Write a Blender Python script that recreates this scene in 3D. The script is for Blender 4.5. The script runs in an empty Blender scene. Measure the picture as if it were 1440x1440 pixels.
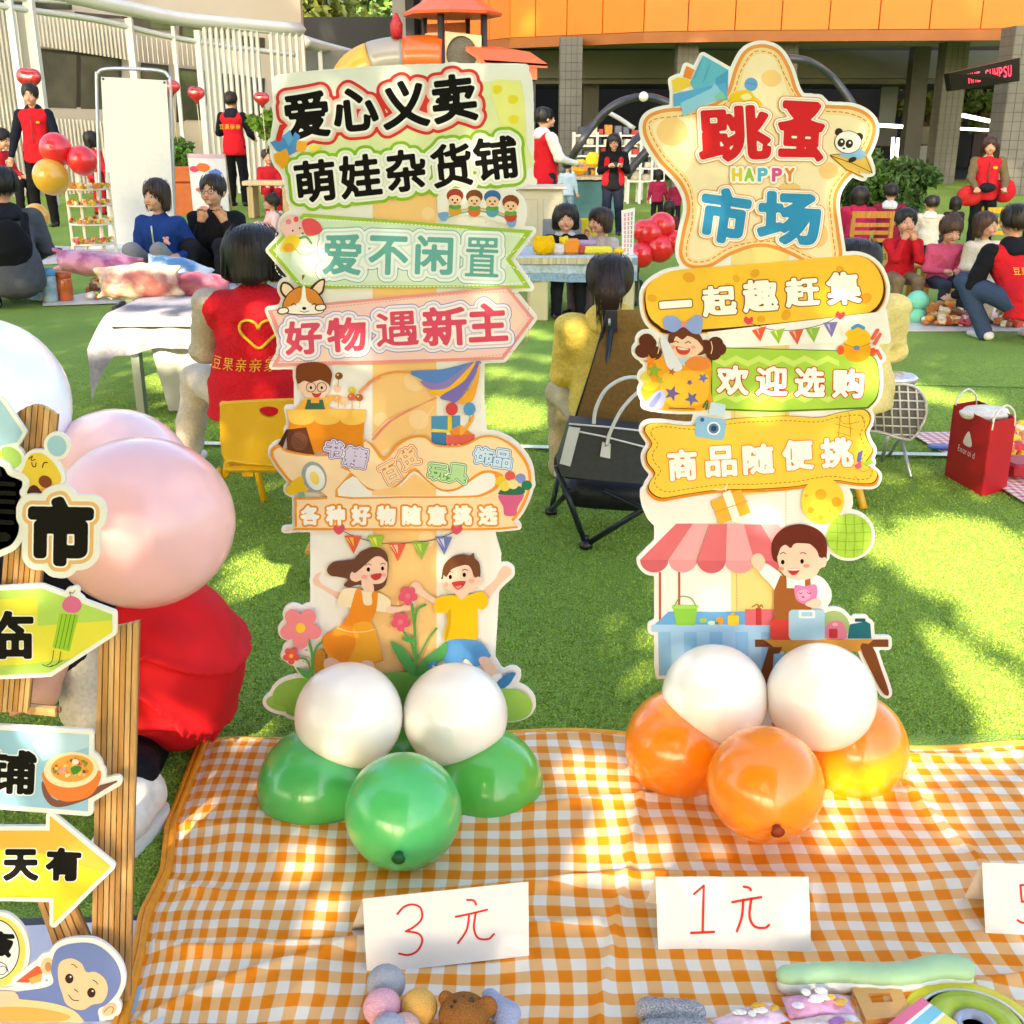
import bpy, math, random
import numpy as np
from mathutils import Vector, Matrix
from mathutils.geometry import delaunay_2d_cdt
R = math.radians
random.seed(7); rng = np.random.default_rng(7)
sc = bpy.context.scene
col = sc.collection
# ---------------------------------------------------------------- camera
H, PITCH, F = 1.24, R(18.8), 1600.0            # eye height, downward tilt, focal length in px of the 1440 photo
cam = bpy.data.objects.new('camera', bpy.data.cameras.new('camera')); col.objects.link(cam)
cam.location = (0, 0, H); cam.rotation_euler = (math.pi/2-PITCH, 0, 0)
cam.data.sensor_width = 36; cam.data.lens = 36*F/1440; cam.data.clip_end = 500; cam.data.clip_start = .05
sc.camera = cam
# ---------------------------------------------------------------- light
SUN_EL = R(28); SUNH = np.array([-.31, -.951])
S = np.array([SUNH[0]*math.cos(SUN_EL), SUNH[1]*math.cos(SUN_EL), math.sin(SUN_EL)])   # towards the sun
w = bpy.data.worlds.new('World'); sc.world = w; w.use_nodes = True
nt = w.node_tree; bg = nt.nodes['Background']
sky = nt.nodes.new('ShaderNodeTexSky'); sky.sky_type = 'NISHITA'; sky.sun_disc = False
sky.sun_elevation = SUN_EL; sky.sun_rotation = math.atan2(S[0], S[1]); sky.air_density = 1.0; sky.dust_density = 3.0; sky.ozone_density = .6
nt.links.new(sky.outputs[0], bg.inputs[0]); bg.inputs[1].default_value = .15
sl = bpy.data.lights.new('sun', 'SUN'); sl.energy = 4.6; sl.angle = R(.5); sl.color = (1, .87, .66)
so = bpy.data.objects.new('sun', sl); col.objects.link(so)
so.rotation_euler = Vector(tuple(S)).to_track_quat('Z', 'Y').to_euler()
sc.view_settings.view_transform = 'Standard'; sc.view_settings.look = 'None'
sc.view_settings.exposure = 2.22; sc.view_settings.gamma = 1; sc.view_settings.use_curve_mapping = False
sc.view_settings.use_white_balance = True; sc.view_settings.white_balance_temperature = 6900; sc.view_settings.white_balance_tint = 10
sc.render.engine = 'CYCLES'; sc.cycles.max_bounces = 6; sc.cycles.transparent_max_bounces = 12
# ---------------------------------------------------------------- camera geometry helpers
cp, sp = math.cos(PITCH), math.sin(PITCH)
def ray(px, py):
    a, b = (px-720)/F, (720-py)/F
    return np.array([a, cp+b*sp, -sp+b*cp])
def G(px, py, z=0.0):
    d = ray(px, py); t = (z-H)/d[2]; return np.array([d[0]*t, d[1]*t, z])
def V(px, py, Y):
    d = ray(px, py); t = Y/d[1]; return np.array([d[0]*t, Y, H+d[2]*t])
def proj(p):
    x, y, z = p[0], p[1], p[2]-H
    f = y*cp-z*sp; u = y*sp+z*cp
    return 720+F*x/f, 720-F*u/f
# ---------------------------------------------------------------- materials
def lin(h):
    h = h.lstrip('#'); o = []
    for i in (0, 2, 4):
        c = int(h[i:i+2], 16)/255; o.append(c/12.92 if c <= .04045 else ((c+.055)/1.055)**2.4)
    return o
_m = {}
def mat(hexc, rough=.6, kind='plain', spec=.3, var=.12, scale=30., bump=0., metal=0., trans=0., emit=0., alpha=1., coat=0., sub=0., k=.84, name=None):
    key = (hexc, rough, kind, spec, var, scale, bump, metal, trans, emit, alpha, coat, sub, k)
    if key in _m: return _m[key]
    m = bpy.data.materials.new(name or kind+'_'+hexc.strip('#')); m.use_nodes = True
    n = m.node_tree.nodes; L = m.node_tree.links; b = n['Principled BSDF']
    c = [x*k for x in lin(hexc)]
    b.inputs['Roughness'].default_value = rough; b.inputs['Specular IOR Level'].default_value = spec
    b.inputs['Metallic'].default_value = metal; b.inputs['Coat Weight'].default_value = coat
    b.inputs['Coat Roughness'].default_value = .06
    b.inputs['Base Color'].default_value = (*c, 1)
    if sub: b.inputs['Subsurface Weight'].default_value = sub; b.inputs['Subsurface Radius'].default_value = (.06, .05, .04); b.inputs['Subsurface Scale'].default_value = .8
    if trans: b.inputs['Transmission Weight'].default_value = trans
    if alpha < 1: b.inputs['Alpha'].default_value = alpha
    if emit: b.inputs['Emission Color'].default_value = (*c, 1); b.inputs['Emission Strength'].default_value = emit
    if var or bump:
        tc = n.new('ShaderNodeTexCoord'); mp = n.new('ShaderNodeMapping'); L.new(tc.outputs['Object'], mp.inputs[0])
        mp.inputs['Scale'].default_value = {'wood': (scale, scale, scale*.08), 'hair': (scale, scale, scale*.1)}.get(kind, (scale,)*3)
        nz = n.new('ShaderNodeTexNoise'); nz.inputs['Detail'].default_value = 5; nz.inputs['Scale'].default_value = 1
        L.new(mp.outputs[0], nz.inputs['Vector'])
        if var:
            mx = n.new('ShaderNodeMix'); mx.data_type = 'RGBA'
            rp = n.new('ShaderNodeMapRange'); rp.inputs[1].default_value = .3; rp.inputs[2].default_value = .7
            L.new(nz.outputs['Fac'], rp.inputs[0]); L.new(rp.outputs[0], mx.inputs[0])
            mx.inputs[6].default_value = (*[x*(1-var) for x in c], 1); mx.inputs[7].default_value = (*[min(1, x*(1+var)) for x in c], 1)
            L.new(mx.outputs[2], b.inputs['Base Color'])
        if bump:
            bp = n.new('ShaderNodeBump'); bp.inputs['Strength'].default_value = bump; bp.inputs['Distance'].default_value = .01
            L.new(nz.outputs['Fac'], bp.inputs['Height']); L.new(bp.outputs[0], b.inputs['Normal'])
    _m[key] = m; return m
def cloth(h, scale=120., bump=.25): return mat(h, .85, 'cloth', .15, .14, scale, bump, k=.8)
def plastic(h): return mat(h, .35, 'plastic', .5, .05, 8)
def wood(h): return mat(h, .55, 'wood', .3, .28, 60, .2)
def metalm(h, r=.35): return mat(h, r, 'metal', .5, .05, 10, metal=.7)
def pr(h): return mat(h, .6, 'print', .12, .05, 9, 0)       # ink on board
def paper(h): return mat(h, .7, 'paper', .2, .03, 20, .03)
# ---------------------------------------------------------------- objects
def tag(o, label=None, cat=None, group=None, kind=None):
    if label: o['label'] = label
    if cat: o['category'] = cat
    if group: o['group'] = group
    if kind: o['kind'] = kind
    return o
def empty(name, loc, label=None, cat=None, group=None, rz=0, kind=None):
    o = bpy.data.objects.new(name, None); col.objects.link(o); o.empty_display_size = .1
    o.location = [float(v) for v in loc]; o.rotation_euler = (0, 0, rz)
    return tag(o, label, cat, group, kind)
class B:
    """collects geometry and links it as one mesh object"""
    def __init__(s): s.v = []; s.f = []; s.mi = []; s.n = 0; s.mats = []; s.sm = []
    def add(s, v, f, m=None, smooth=False):
        v = np.asarray(v, float).reshape(-1, 3); s.v.append(v)
        i = 0
        if m is not None:
            if m not in s.mats: s.mats.append(m)
            i = s.mats.index(m)
        for q in f: s.f.append(tuple(int(a)+s.n for a in q))
        s.mi += [i]*len(f); s.sm += [smooth]*len(f); s.n += len(v); return s
    def box(s, c, d, rz=0, m=None, rot=None, bev=0):
        x, y, z = [a/2 for a in d]
        if bev:
            b = min(bev, x*.9, y*.9, z*.9); v = []
            for zz, o in ((-z, b), (-z+b, 0), (z-b, 0), (z, b)):
                for sx, sy in ((-1, -1), (1, -1), (1, 1), (-1, 1)):
                    if sx*sy > 0: v += [(sx*(x-o), sy*(y-b-o*.4), zz), (sx*(x-b-o*.4), sy*(y-o), zz)]
                    else: v += [(sx*(x-b-o*.4), sy*(y-o), zz), (sx*(x-o), sy*(y-b-o*.4), zz)]
            f = [tuple(range(7, -1, -1)), tuple(range(24, 32))]
            for k in range(3):
                for i in range(8): f.append((k*8+i, k*8+(i+1) % 8, k*8+8+(i+1) % 8, k*8+8+i))
        else:
            v = [(a*x, b*y, e*z) for e in (-1, 1) for a, b in ((-1, -1), (1, -1), (1, 1), (-1, 1))]
            f = [(3, 2, 1, 0), (4, 5, 6, 7), (0, 1, 5, 4), (1, 2, 6, 5), (2, 3, 7, 6), (3, 0, 4, 7)]
        v = np.array(v, float)
        if rot is not None: v = v @ np.array(rot, float).T
        elif rz: c_, s_ = math.cos(rz), math.sin(rz); v = v @ np.array([[c_, -s_, 0], [s_, c_, 0], [0, 0, 1]]).T
        return s.add(v+np.array(c, float), f, m)
    def tube(s, pts, r, n=8, m=None, closed=False, caps=True):
        P = np.array(pts, float); k = len(P); rr = r if hasattr(r, '__len__') else [r]*k; vs = []
        up = None
        for i in range(k):
            if closed: t = P[(i+1) % k]-P[i-1]
            else: t = P[min(i+1, k-1)]-P[max(i-1, 0)]
            t = t/(np.linalg.norm(t)+1e-9)
            if up is None: up = np.cross(t, [0, 0, 1.]) if abs(t[2]) < .9 else np.cross(t, [1., 0, 0])
            up = up-t*np.dot(up, t); up /= np.linalg.norm(up)+1e-9; w_ = np.cross(t, up)
            for j in range(n):
                a = 2*math.pi*j/n; vs.append(P[i]+rr[i]*(math.cos(a)*up+math.sin(a)*w_))
        f = []
        for i in range(k if closed else k-1):
            for j in range(n): f.append((i*n+j, i*n+(j+1) % n, ((i+1) % k)*n+(j+1) % n, ((i+1) % k)*n+j))
        if caps and not closed: f += [tuple(range(n-1, -1, -1)), tuple((k-1)*n+j for j in range(n))]
        return s.add(vs, f, m, True)
    def lathe(s, prof, c, n=20, m=None, rot=None, smooth=True):
        v = []; k = len(prof)
        for r_, z in prof:
            for j in range(n): a = 2*math.pi*j/n; v.append((r_*math.cos(a), r_*math.sin(a), z))
        f = [(i*n+j, i*n+(j+1) % n, (i+1)*n+(j+1) % n, (i+1)*n+j) for i in range(k-1) for j in range(n)]
        f += [tuple(range(n-1, -1, -1)), tuple((k-1)*n+j for j in range(n))]
        v = np.array(v)
        if rot is not None: v = v @ np.array(rot).T
        return s.add(v+np.array(c, float), f, m, smooth)
    def ball(s, c, r, nu=16, nv=10, m=None, rot=None):
        r = np.array(r if hasattr(r, '__len__') else [r]*3, float); v = [(0, 0, -1)]
        for i in range(1, nv):
            t = math.pi*i/nv
            for j in range(nu): a = 2*math.pi*j/nu; v.append((math.sin(t)*math.cos(a), math.sin(t)*math.sin(a), -math.cos(t)))
        v.append((0, 0, 1)); f = [(0, 1+(j+1) % nu, 1+j) for j in range(nu)]
        for i in range(nv-2):
            for j in range(nu): f.append((1+i*nu+j, 1+i*nu+(j+1) % nu, 1+(i+1)*nu+(j+1) % nu, 1+(i+1)*nu+j))
        e = len(v)-1; f += [(e, 1+(nv-2)*nu+j, 1+(nv-2)*nu+(j+1) % nu) for j in range(nu)]
        v = np.array(v)*r
        if rot is not None: v = v @ np.array(rot).T
        return s.add(v+np.array(c, float), f, m, True)
    def poly(s, pts, m=None): return s.add(pts, [tuple(range(len(pts)))], m)
    def prism(s, poly, ext, m=None):
        """polygon (3d, planar) swept along ext"""
        P = np.array(poly, float); n = len(P); e = np.array(ext, float)
        f = [tuple(range(n)), tuple(range(2*n-1, n-1, -1))]+[(i, n+i, n+(i+1) % n, (i+1) % n) for i in range(n)]
        return s.add(np.vstack([P, P+e]), f, m)
    def build(s, name, m=None, parent=None, local=False, smooth=None):
        me = bpy.data.meshes.new(name); v = np.vstack(s.v) if s.v else np.zeros((0, 3))
        if parent is not None and not local:
            v = v-np.array(parent.location)
            if parent.parent is not None: v = v-np.array(parent.parent.location)
        me.from_pydata(v.tolist(), [], s.f)
        for x in ([m] if m is not None else s.mats): me.materials.append(x)
        if m is None and s.mats: me.polygons.foreach_set('material_index', s.mi)
        me.polygons.foreach_set('use_smooth', s.sm if smooth is None else [smooth]*len(s.f))
        me.update()
        o = bpy.data.objects.new(name, me); col.objects.link(o); o.parent = parent
        return o
def rawmesh(name, v, f, m, parent=None, smooth=True, origin=None):
    me = bpy.data.meshes.new(name)
    v = np.asarray(v, np.float32); f = np.asarray(f, np.int32)
    me.vertices.add(len(v)); me.vertices.foreach_set('co', v.ravel())
    k = f.shape[1]; me.loops.add(f.size); me.loops.foreach_set('vertex_index', f.ravel())
    me.polygons.add(len(f)); me.polygons.foreach_set('loop_start', np.arange(0, f.size, k)); me.polygons.foreach_set('loop_total', np.full(len(f), k))
    me.update(calc_edges=True); me.polygons.foreach_set('use_smooth', np.full(len(f), smooth)); me.materials.append(m)
    o = bpy.data.objects.new(name, me); col.objects.link(o); o.parent = parent; return o
# ---------------------------------------------------------------- 3-D signed distance modelling (surface nets)
def nets(f, org, h):
    s = f < 0; nx, ny, nz = f.shape
    ps = np.zeros((nx-1, ny-1, nz-1, 3)); ct = np.zeros((nx-1, ny-1, nz-1))
    for ax in range(3):
        o1, o2 = [a for a in range(3) if a != ax]
        for i in (0, 1):
            for j in (0, 1):
                sl = [None]*3; sl[o1] = slice(i, f.shape[o1]-1+i); sl[o2] = slice(j, f.shape[o2]-1+j)
                a_ = list(sl); b_ = list(sl); a_[ax] = slice(0, f.shape[ax]-1); b_[ax] = slice(1, None)
                fa, fb = f[tuple(a_)], f[tuple(b_)]; ch = (fa < 0) != (fb < 0)
                t = np.where(ch, fa/(fa-fb+1e-12), 0)
                ps[..., ax] += t; ps[..., o1] += ch*i; ps[..., o2] += ch*j; ct += ch
    act = ct > 0; idx = np.full(act.shape, -1); idx[act] = np.arange(act.sum())
    g = np.argwhere(act); v = (g+ps[act]/ct[act][:, None])*h+org; F_ = []
    for ax in range(3):
        o1, o2 = [(1, 2), (2, 0), (0, 1)][ax]
        n = [f.shape[0], f.shape[1], f.shape[2]]
        a_ = [slice(1, n[k]-1) for k in range(3)]; b_ = list(a_); a_[ax] = slice(0, n[ax]-1); b_[ax] = slice(1, n[ax])
        sa, sb = s[tuple(a_)], s[tuple(b_)]; ch = sa != sb; p = np.argwhere(ch)
        if not len(p): continue
        p = p+np.array([1, 1, 1]); p[:, ax] -= 1
        def q(d1, d2):
            r_ = p.copy(); r_[:, o1] += d1; r_[:, o2] += d2; return idx[r_[:, 0], r_[:, 1], r_[:, 2]]
        Q = np.stack([q(-1, -1), q(0, -1), q(0, 0), q(-1, 0)], 1); fl = sb[ch]
        Q[fl] = Q[fl][:, ::-1]; F_.append(Q)
    return v, np.vstack(F_)
def wob(P, fr, seed=0.):
    x, y, z = P[..., 0]*fr, P[..., 1]*fr, P[..., 2]*fr
    return (np.sin(x*1.1+1.7*np.sin(z*.9+seed)+seed)+np.sin(z*1.7+1.3*np.sin(x*1.2+2*seed)+y)+np.sin(y*1.5+x*.7+1.9*np.sin(z*.6+seed*3)))/3
def sdf(prims, h, disp=None, clip=None):
    """prims: ('c',a,b,ra,rb[,k[,flat]]) tapered capsule, ('e',c,r[,k[,rot]]) ellipsoid, ('-e',...) cut"""
    lo = np.full(3, 1e9); hi = -lo; bbs = []
    for p in prims:
        if p[0] == 'c':
            a, b = np.array(p[1], float), np.array(p[2], float); r_ = max(p[3], p[4])*1.35
            l, u = np.minimum(a, b)-r_, np.maximum(a, b)+r_
        else: c = np.array(p[1], float); r_ = max(p[2]); l, u = c-r_, c+r_
        bbs.append((l, u))
        if p[0][0] != '-': lo = np.minimum(lo, l); hi = np.maximum(hi, u)
    lo -= 3*h; hi += 3*h; n = np.ceil((hi-lo)/h).astype(int)+1
    f = np.full(n, 1.0, np.float64)
    ax = [lo[i]+np.arange(n[i])*h for i in range(3)]
    for p, (l, u) in zip(prims, bbs):
        k = (p[5] if len(p) > 5 else .02) if p[0] == 'c' else (p[3] if len(p) > 3 else .02)
        mg = k*1.5+3*h
        i0 = np.maximum(((l-mg-lo)/h).astype(int), 0); i1 = np.minimum(((u+mg-lo)/h).astype(int)+2, n)
        if (i1 <= i0).any(): continue
        sl = tuple(slice(i0[i], i1[i]) for i in range(3))
        X, Y, Z = np.meshgrid(ax[0][sl[0]], ax[1][sl[1]], ax[2][sl[2]], indexing='ij'); P = np.stack([X, Y, Z], -1)
        if p[0] == 'c':
            a, b = np.array(p[1], float), np.array(p[2], float); fl = np.array(p[6] if len(p) > 6 else (1, 1, 1), float)
            q = (P-a)/fl; ba = (b-a)/fl; t = np.clip((q@ba)/(ba@ba+1e-12), 0, 1)
            d = (np.linalg.norm(q-t[..., None]*ba, axis=-1)-(p[3]+t*(p[4]-p[3])))*min(fl)
        else:
            q = P-np.array(p[1], float)
            if len(p) > 4 and p[4] is not None: q = q@np.array(p[4], float)
            r3 = np.array(p[2], float); k0 = np.linalg.norm(q/r3, axis=-1); k1 = np.linalg.norm(q/r3**2, axis=-1)
            d = k0*(k0-1)/(k1+1e-9)
        g = f[sl]
        if p[0][0] == '-':
            f[sl] = np.maximum(g, -d) if k < 1e-4 else -(np.minimum(-g, d)-np.maximum(k-abs(-g-d), 0)**2/(4*k))
        else: f[sl] = np.minimum(g, d)-(np.maximum(k-abs(g-d), 0)**2/(4*k) if k > 1e-4 else 0)
    if disp is not None:
        X, Y, Z = np.meshgrid(*ax, indexing='ij'); f = f+disp(np.stack([X, Y, Z], -1))
    if clip is not None:
        X, Y, Z = np.meshgrid(*ax, indexing='ij'); f = np.maximum(f, clip(np.stack([X, Y, Z], -1)))
    return nets(f, lo, h)
# ---------------------------------------------------------------- 2-D shapes for printed boards
def cr(pts, closed=True, n=5):
    P = np.array(pts, float); k = len(P); o = []
    for i in range(k if closed else k-1):
        if closed: a, b, c, d = P[i-1], P[i], P[(i+1) % k], P[(i+2) % k]
        else: a, b, c, d = P[max(i-1, 0)], P[i], P[i+1], P[min(i+2, k-1)]
        for j in range(n):
            t = j/n; o.append(.5*((2*b)+(c-a)*t+(2*a-5*b+4*c-d)*t*t+(3*b-a-3*c+d)*t**3))
    if not closed: o.append(P[-1])
    return np.array(o)
def rrect(x0, y0, x1, y1, r, rot=0, n=4):
    r = min(r, (x1-x0)/2, (y1-y0)/2); o = []
    for cx, cy, a0 in ((x1-r, y1-r, 0), (x0+r, y1-r, 90), (x0+r, y0+r, 180), (x1-r, y0+r, 270)):
        for i in range(n+1): a = R(a0+90*i/n); o.append((cx+r*math.cos(a), cy+r*math.sin(a)))
    return turn(o, rot)
def turn(o, rot, c=None):
    o = np.array(o, float)
    if rot:
        c = o.mean(0) if c is None else np.array(c); a = R(rot); o = (o-c)@np.array([[math.cos(a), math.sin(a)], [-math.sin(a), math.cos(a)]])+c
    return o
def ell(cx, cy, rx, ry=None, rot=0, n=None, a0=0, a1=360):
    ry = rx if ry is None else ry; n = n or max(12, int(max(rx, ry)*1.2)); full = a1-a0 >= 360
    return turn([(cx+rx*math.cos(R(a0+(a1-a0)*i/(n if full else n-1))), cy+ry*math.sin(R(a0+(a1-a0)*i/(n if full else n-1)))) for i in range(n)], rot, (cx, cy))
def band(pts, wd, smooth=True, closed=False):
    P = cr(pts, closed, 5) if smooth and len(pts) > 2 else np.array(pts, float); k = len(P); L_, Rr = [], []
    for i in range(k):
        t = P[(i+1) % k]-P[i-1] if closed else P[min(i+1, k-1)]-P[max(i-1, 0)]
        t = t/(np.linalg.norm(t)+1e-9); n_ = np.array([-t[1], t[0]]); w_ = (wd[0]+(wd[1]-wd[0])*i/(k-1) if hasattr(wd, '__len__') else wd)/2
        L_.append(P[i]+n_*w_); Rr.append(P[i]-n_*w_)
    if closed: return [np.array(L_), np.array(Rr)]
    e = []; t = P[-1]-P[-2]; a = math.atan2(t[1], t[0]); w_ = (wd[1] if hasattr(wd, '__len__') else wd)/2
    e += [P[-1]+w_*np.array([math.cos(a+x), math.sin(a+x)]) for x in (1.0, .5, 0, -.5, -1.0)]
    t = P[0]-P[1]; a = math.atan2(t[1], t[0]); w_ = (wd[0] if hasattr(wd, '__len__') else wd)/2
    e2 = [P[0]+w_*np.array([math.cos(a+x), math.sin(a+x)]) for x in (1.0, .5, 0, -.5, -1.0)]
    return np.array(L_+e+Rr[::-1]+e2)
def raster(loops, x0, y0, nx, ny, st, acc=None):
    """even-odd raster, samples at x0+i*st, y0+j*st"""
    m = np.zeros((ny, nx), bool); xs = x0+np.arange(nx)*st
    for lp in loops:
        P = np.asarray(lp, float); Q = np.roll(P, -1, 0)
        for (ax_, ay), (bx, by) in zip(P, Q):
            if ay == by: continue
            lo_, hi_ = (ay, by) if ay < by else (by, ay)
            j0 = max(int(math.ceil((lo_-y0)/st)), 0); j1 = min(int(math.ceil((hi_-y0)/st)), ny)
            if j1 <= j0: continue
            ys = y0+np.arange(j0, j1)*st; xi = ax_+(ys-ay)*(bx-ax_)/(by-ay)
            m[j0:j1] ^= xs[None, :] > xi[:, None]
    return m
def edt(mask, Rm):
    """distance (cells) outside mask, capped at Rm"""
    ny, nx = mask.shape; g = np.where(mask, 0., Rm+1.)
    for j in range(1, ny): g[j] = np.minimum(g[j], g[j-1]+1)
    for j in range(ny-2, -1, -1): g[j] = np.minimum(g[j], g[j+1]+1)
    g2 = g*g; o = g2.copy()
    for k in range(1, int(Rm)+1):
        o[:, k:] = np.minimum(o[:, k:], g2[:, :-k]+k*k); o[:, :-k] = np.minimum(o[:, :-k], g2[:, k:]+k*k)
    return np.minimum(np.sqrt(o), Rm+1)
def blur(a):
    p = np.pad(a, 1, mode='edge'); a = (p[:-2, 1:-1]+2*p[1:-1, 1:-1]+p[2:, 1:-1])/4
    p = np.pad(a, 1, mode='edge'); return (p[1:-1, :-2]+2*p[1:-1, 1:-1]+p[1:-1, 2:])/4
def iso(D, lev, x0, y0, st):
    """contour D=lev as (verts, edges), plus filled triangles of D<lev"""
    f = D-lev; s = f < 0; ny, nx = f.shape
    ps = np.zeros((ny-1, nx-1, 2)); ct = np.zeros((ny-1, nx-1))
    for i in (0, 1):
        a, b = f[i:ny-1+i, :-1], f[i:ny-1+i, 1:]; ch = (a < 0) != (b < 0); t = np.where(ch, a/(a-b+1e-12), 0)
        ps[..., 0] += t; ps[..., 1] += ch*i; ct += ch
        a, b = f[:-1, i:nx-1+i], f[1:, i:nx-1+i]; ch = (a < 0) != (b < 0); t = np.where(ch, a/(a-b+1e-12), 0)
        ps[..., 1] += t; ps[..., 0] += ch*i; ct += ch
    act = ct > 0
    if not act.any(): return None
    idx = np.full(act.shape, -1); idx[act] = np.arange(act.sum()); g = np.argwhere(act)
    v = np.stack([g[:, 1]+ps[act][:, 0]/ct[act], g[:, 0]+ps[act][:, 1]/ct[act]], 1)*st+np.array([x0, y0]); E_ = []
    ch = s[1:-1, :-1] != s[1:-1, 1:]; p = np.argwhere(ch); E_.append(np.stack([idx[p[:, 0], p[:, 1]], idx[p[:, 0]+1, p[:, 1]]], 1))
    ch = s[:-1, 1:-1] != s[1:, 1:-1]; p = np.argwhere(ch); E_.append(np.stack([idx[p[:, 0], p[:, 1]], idx[p[:, 0], p[:, 1]+1]], 1))
    E_ = np.vstack(E_)
    r_ = delaunay_2d_cdt([Vector(a) for a in v.tolist()], E_.tolist(), [], 0, 1e-5)
    V2 = np.array([tuple(a) for a in r_[0]]); T = np.array([t for t in r_[2] if len(t) == 3])
    C = (V2[T].mean(1)-np.array([x0, y0]))/st; ci = np.clip(C.astype(int), 0, [nx-2, ny-2]); fr = C-ci
    q = lambda dx, dy: f[ci[:, 1]+dy, ci[:, 0]+dx]
    val = q(0, 0)*(1-fr[:, 0])*(1-fr[:, 1])+q(1, 0)*fr[:, 0]*(1-fr[:, 1])+q(0, 1)*(1-fr[:, 0])*fr[:, 1]+q(1, 1)*fr[:, 0]*fr[:, 1]
    return V2, T[val < 0], np.array([tuple(e) for e in r_[1]])[:0], v, E_
def fillpoly(loops):
    v = []; e = []; n = 0
    for lp in loops:
        k = len(lp); v += [Vector((float(a), float(b))) for a, b in lp]; e += [(n+i, n+(i+1) % k) for i in range(k)]; n += k
    r_ = delaunay_2d_cdt(v, e, [], 0, 1e-5); V2 = np.array([tuple(a) for a in r_[0]]); T = np.array([t for t in r_[2] if len(t) == 3])
    if not len(T): return V2, np.zeros((0, 3), int)
    C = V2[T].mean(1); ins = np.zeros(len(C), bool)
    for lp in loops:
        P = np.asarray(lp, float); Q = np.roll(P, -1, 0)
        for a, b in zip(P, Q):
            c_ = (a[1] > C[:, 1]) != (b[1] > C[:, 1])
            if c_.any(): ins ^= c_ & (C[:, 0] < a[0]+(C[:, 1]-a[1])*(b[0]-a[0])/((b[1]-a[1]) or 1e-9))
    return V2, T[ins]
_gl = {}
def glyph(ch):
    if ch not in _gl:
        c = bpy.data.curves.new('g', 'FONT'); c.body = ch; c.resolution_u = 6
        o = bpy.data.objects.new('g', c); col.objects.link(o); dg = bpy.context.evaluated_depsgraph_get()
        me = bpy.data.meshes.new_from_object(o.evaluated_get(dg))
        v = np.array([tuple(x.co)[:2] for x in me.vertices]); me.calc_loop_triangles(); t = np.array([tuple(a.vertices) for a in me.loop_triangles])
        bpy.data.objects.remove(o); bpy.data.curves.remove(c); bpy.data.meshes.remove(me)
        _gl[ch] = (v, t)
    return _gl[ch]
def field(items, st, Rm):
    """glyph distance field; a seventh item entry thins that character by so many px"""
    fs = [i[6] if len(i) > 6 else 0 for i in items]; D = None
    for b in sorted(set(fs)):
        d, x0, y0, st = field1([i[:6] for i, q in zip(items, fs) if q == b], st, Rm, [i[1:5] for i in items]); D = d+b if D is None else np.minimum(D, d+b)
    return D, x0, y0, st
def field1(items, st, Rm, bb, shapes=()):
    """items: (char, x0,y0,x1,y1,rot) glyphs fitted in boxes; returns signed distance in px on a grid"""
    pl = []
    for ch, x0, y0, x1, y1, rot in items:
        v, t = glyph(ch); lo, hi = v.min(0), v.max(0); d = np.maximum(hi-lo, 1e-3)
        q = (v-lo)/d; sx, sy = x1-x0, y1-y0
        q = np.stack([x0+q[:, 0]*sx, y1-q[:, 1]*sy], 1); q = turn(q, rot, ((x0+x1)/2, (y0+y1)/2)); pl.append(q[t])
    bb = np.array(bb, float); lo = np.array([bb[:, 0].min(), bb[:, 1].min()])-Rm-14; hi = np.array([bb[:, 2].max(), bb[:, 3].max()])+Rm+14
    ss = 3; s3 = st/ss; nx, ny = [int(math.ceil((hi[i]-lo[i])/st)) for i in (0, 1)]; NX, NY = nx*ss, ny*ss
    m = np.zeros((NY, NX), bool)
    for tr in pl:
        for T in tr:
            a = (T-lo)/s3; i0 = max(int(a[:, 0].min()), 0); i1 = min(int(a[:, 0].max())+2, NX); j0 = max(int(a[:, 1].min()), 0); j1 = min(int(a[:, 1].max())+2, NY)
            if i1 <= i0 or j1 <= j0: continue
            X, Y = np.meshgrid(np.arange(i0, i1), np.arange(j0, j1))
            def ed(p, q_): return (q_[0]-p[0])*(Y-p[1])-(q_[1]-p[1])*(X-p[0])
            e0, e1, e2 = ed(a[0], a[1]), ed(a[1], a[2]), ed(a[2], a[0])
            m[j0:j1, i0:i1] |= ((e0 >= 0) & (e1 >= 0) & (e2 >= 0)) | ((e0 <= 0) & (e1 <= 0) & (e2 <= 0))
    for s_ in shapes: m |= raster([s_], lo[0], lo[1], NX, NY, s3)
    D = (edt(m, Rm/s3)-edt(~m, 6/s3))*s3
    D = D.reshape(ny, ss, nx, ss).mean((1, 3)); D = blur(D)
    return D, lo[0]+s3*(ss-1)/2, lo[1]+s3*(ss-1)/2, st
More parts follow.
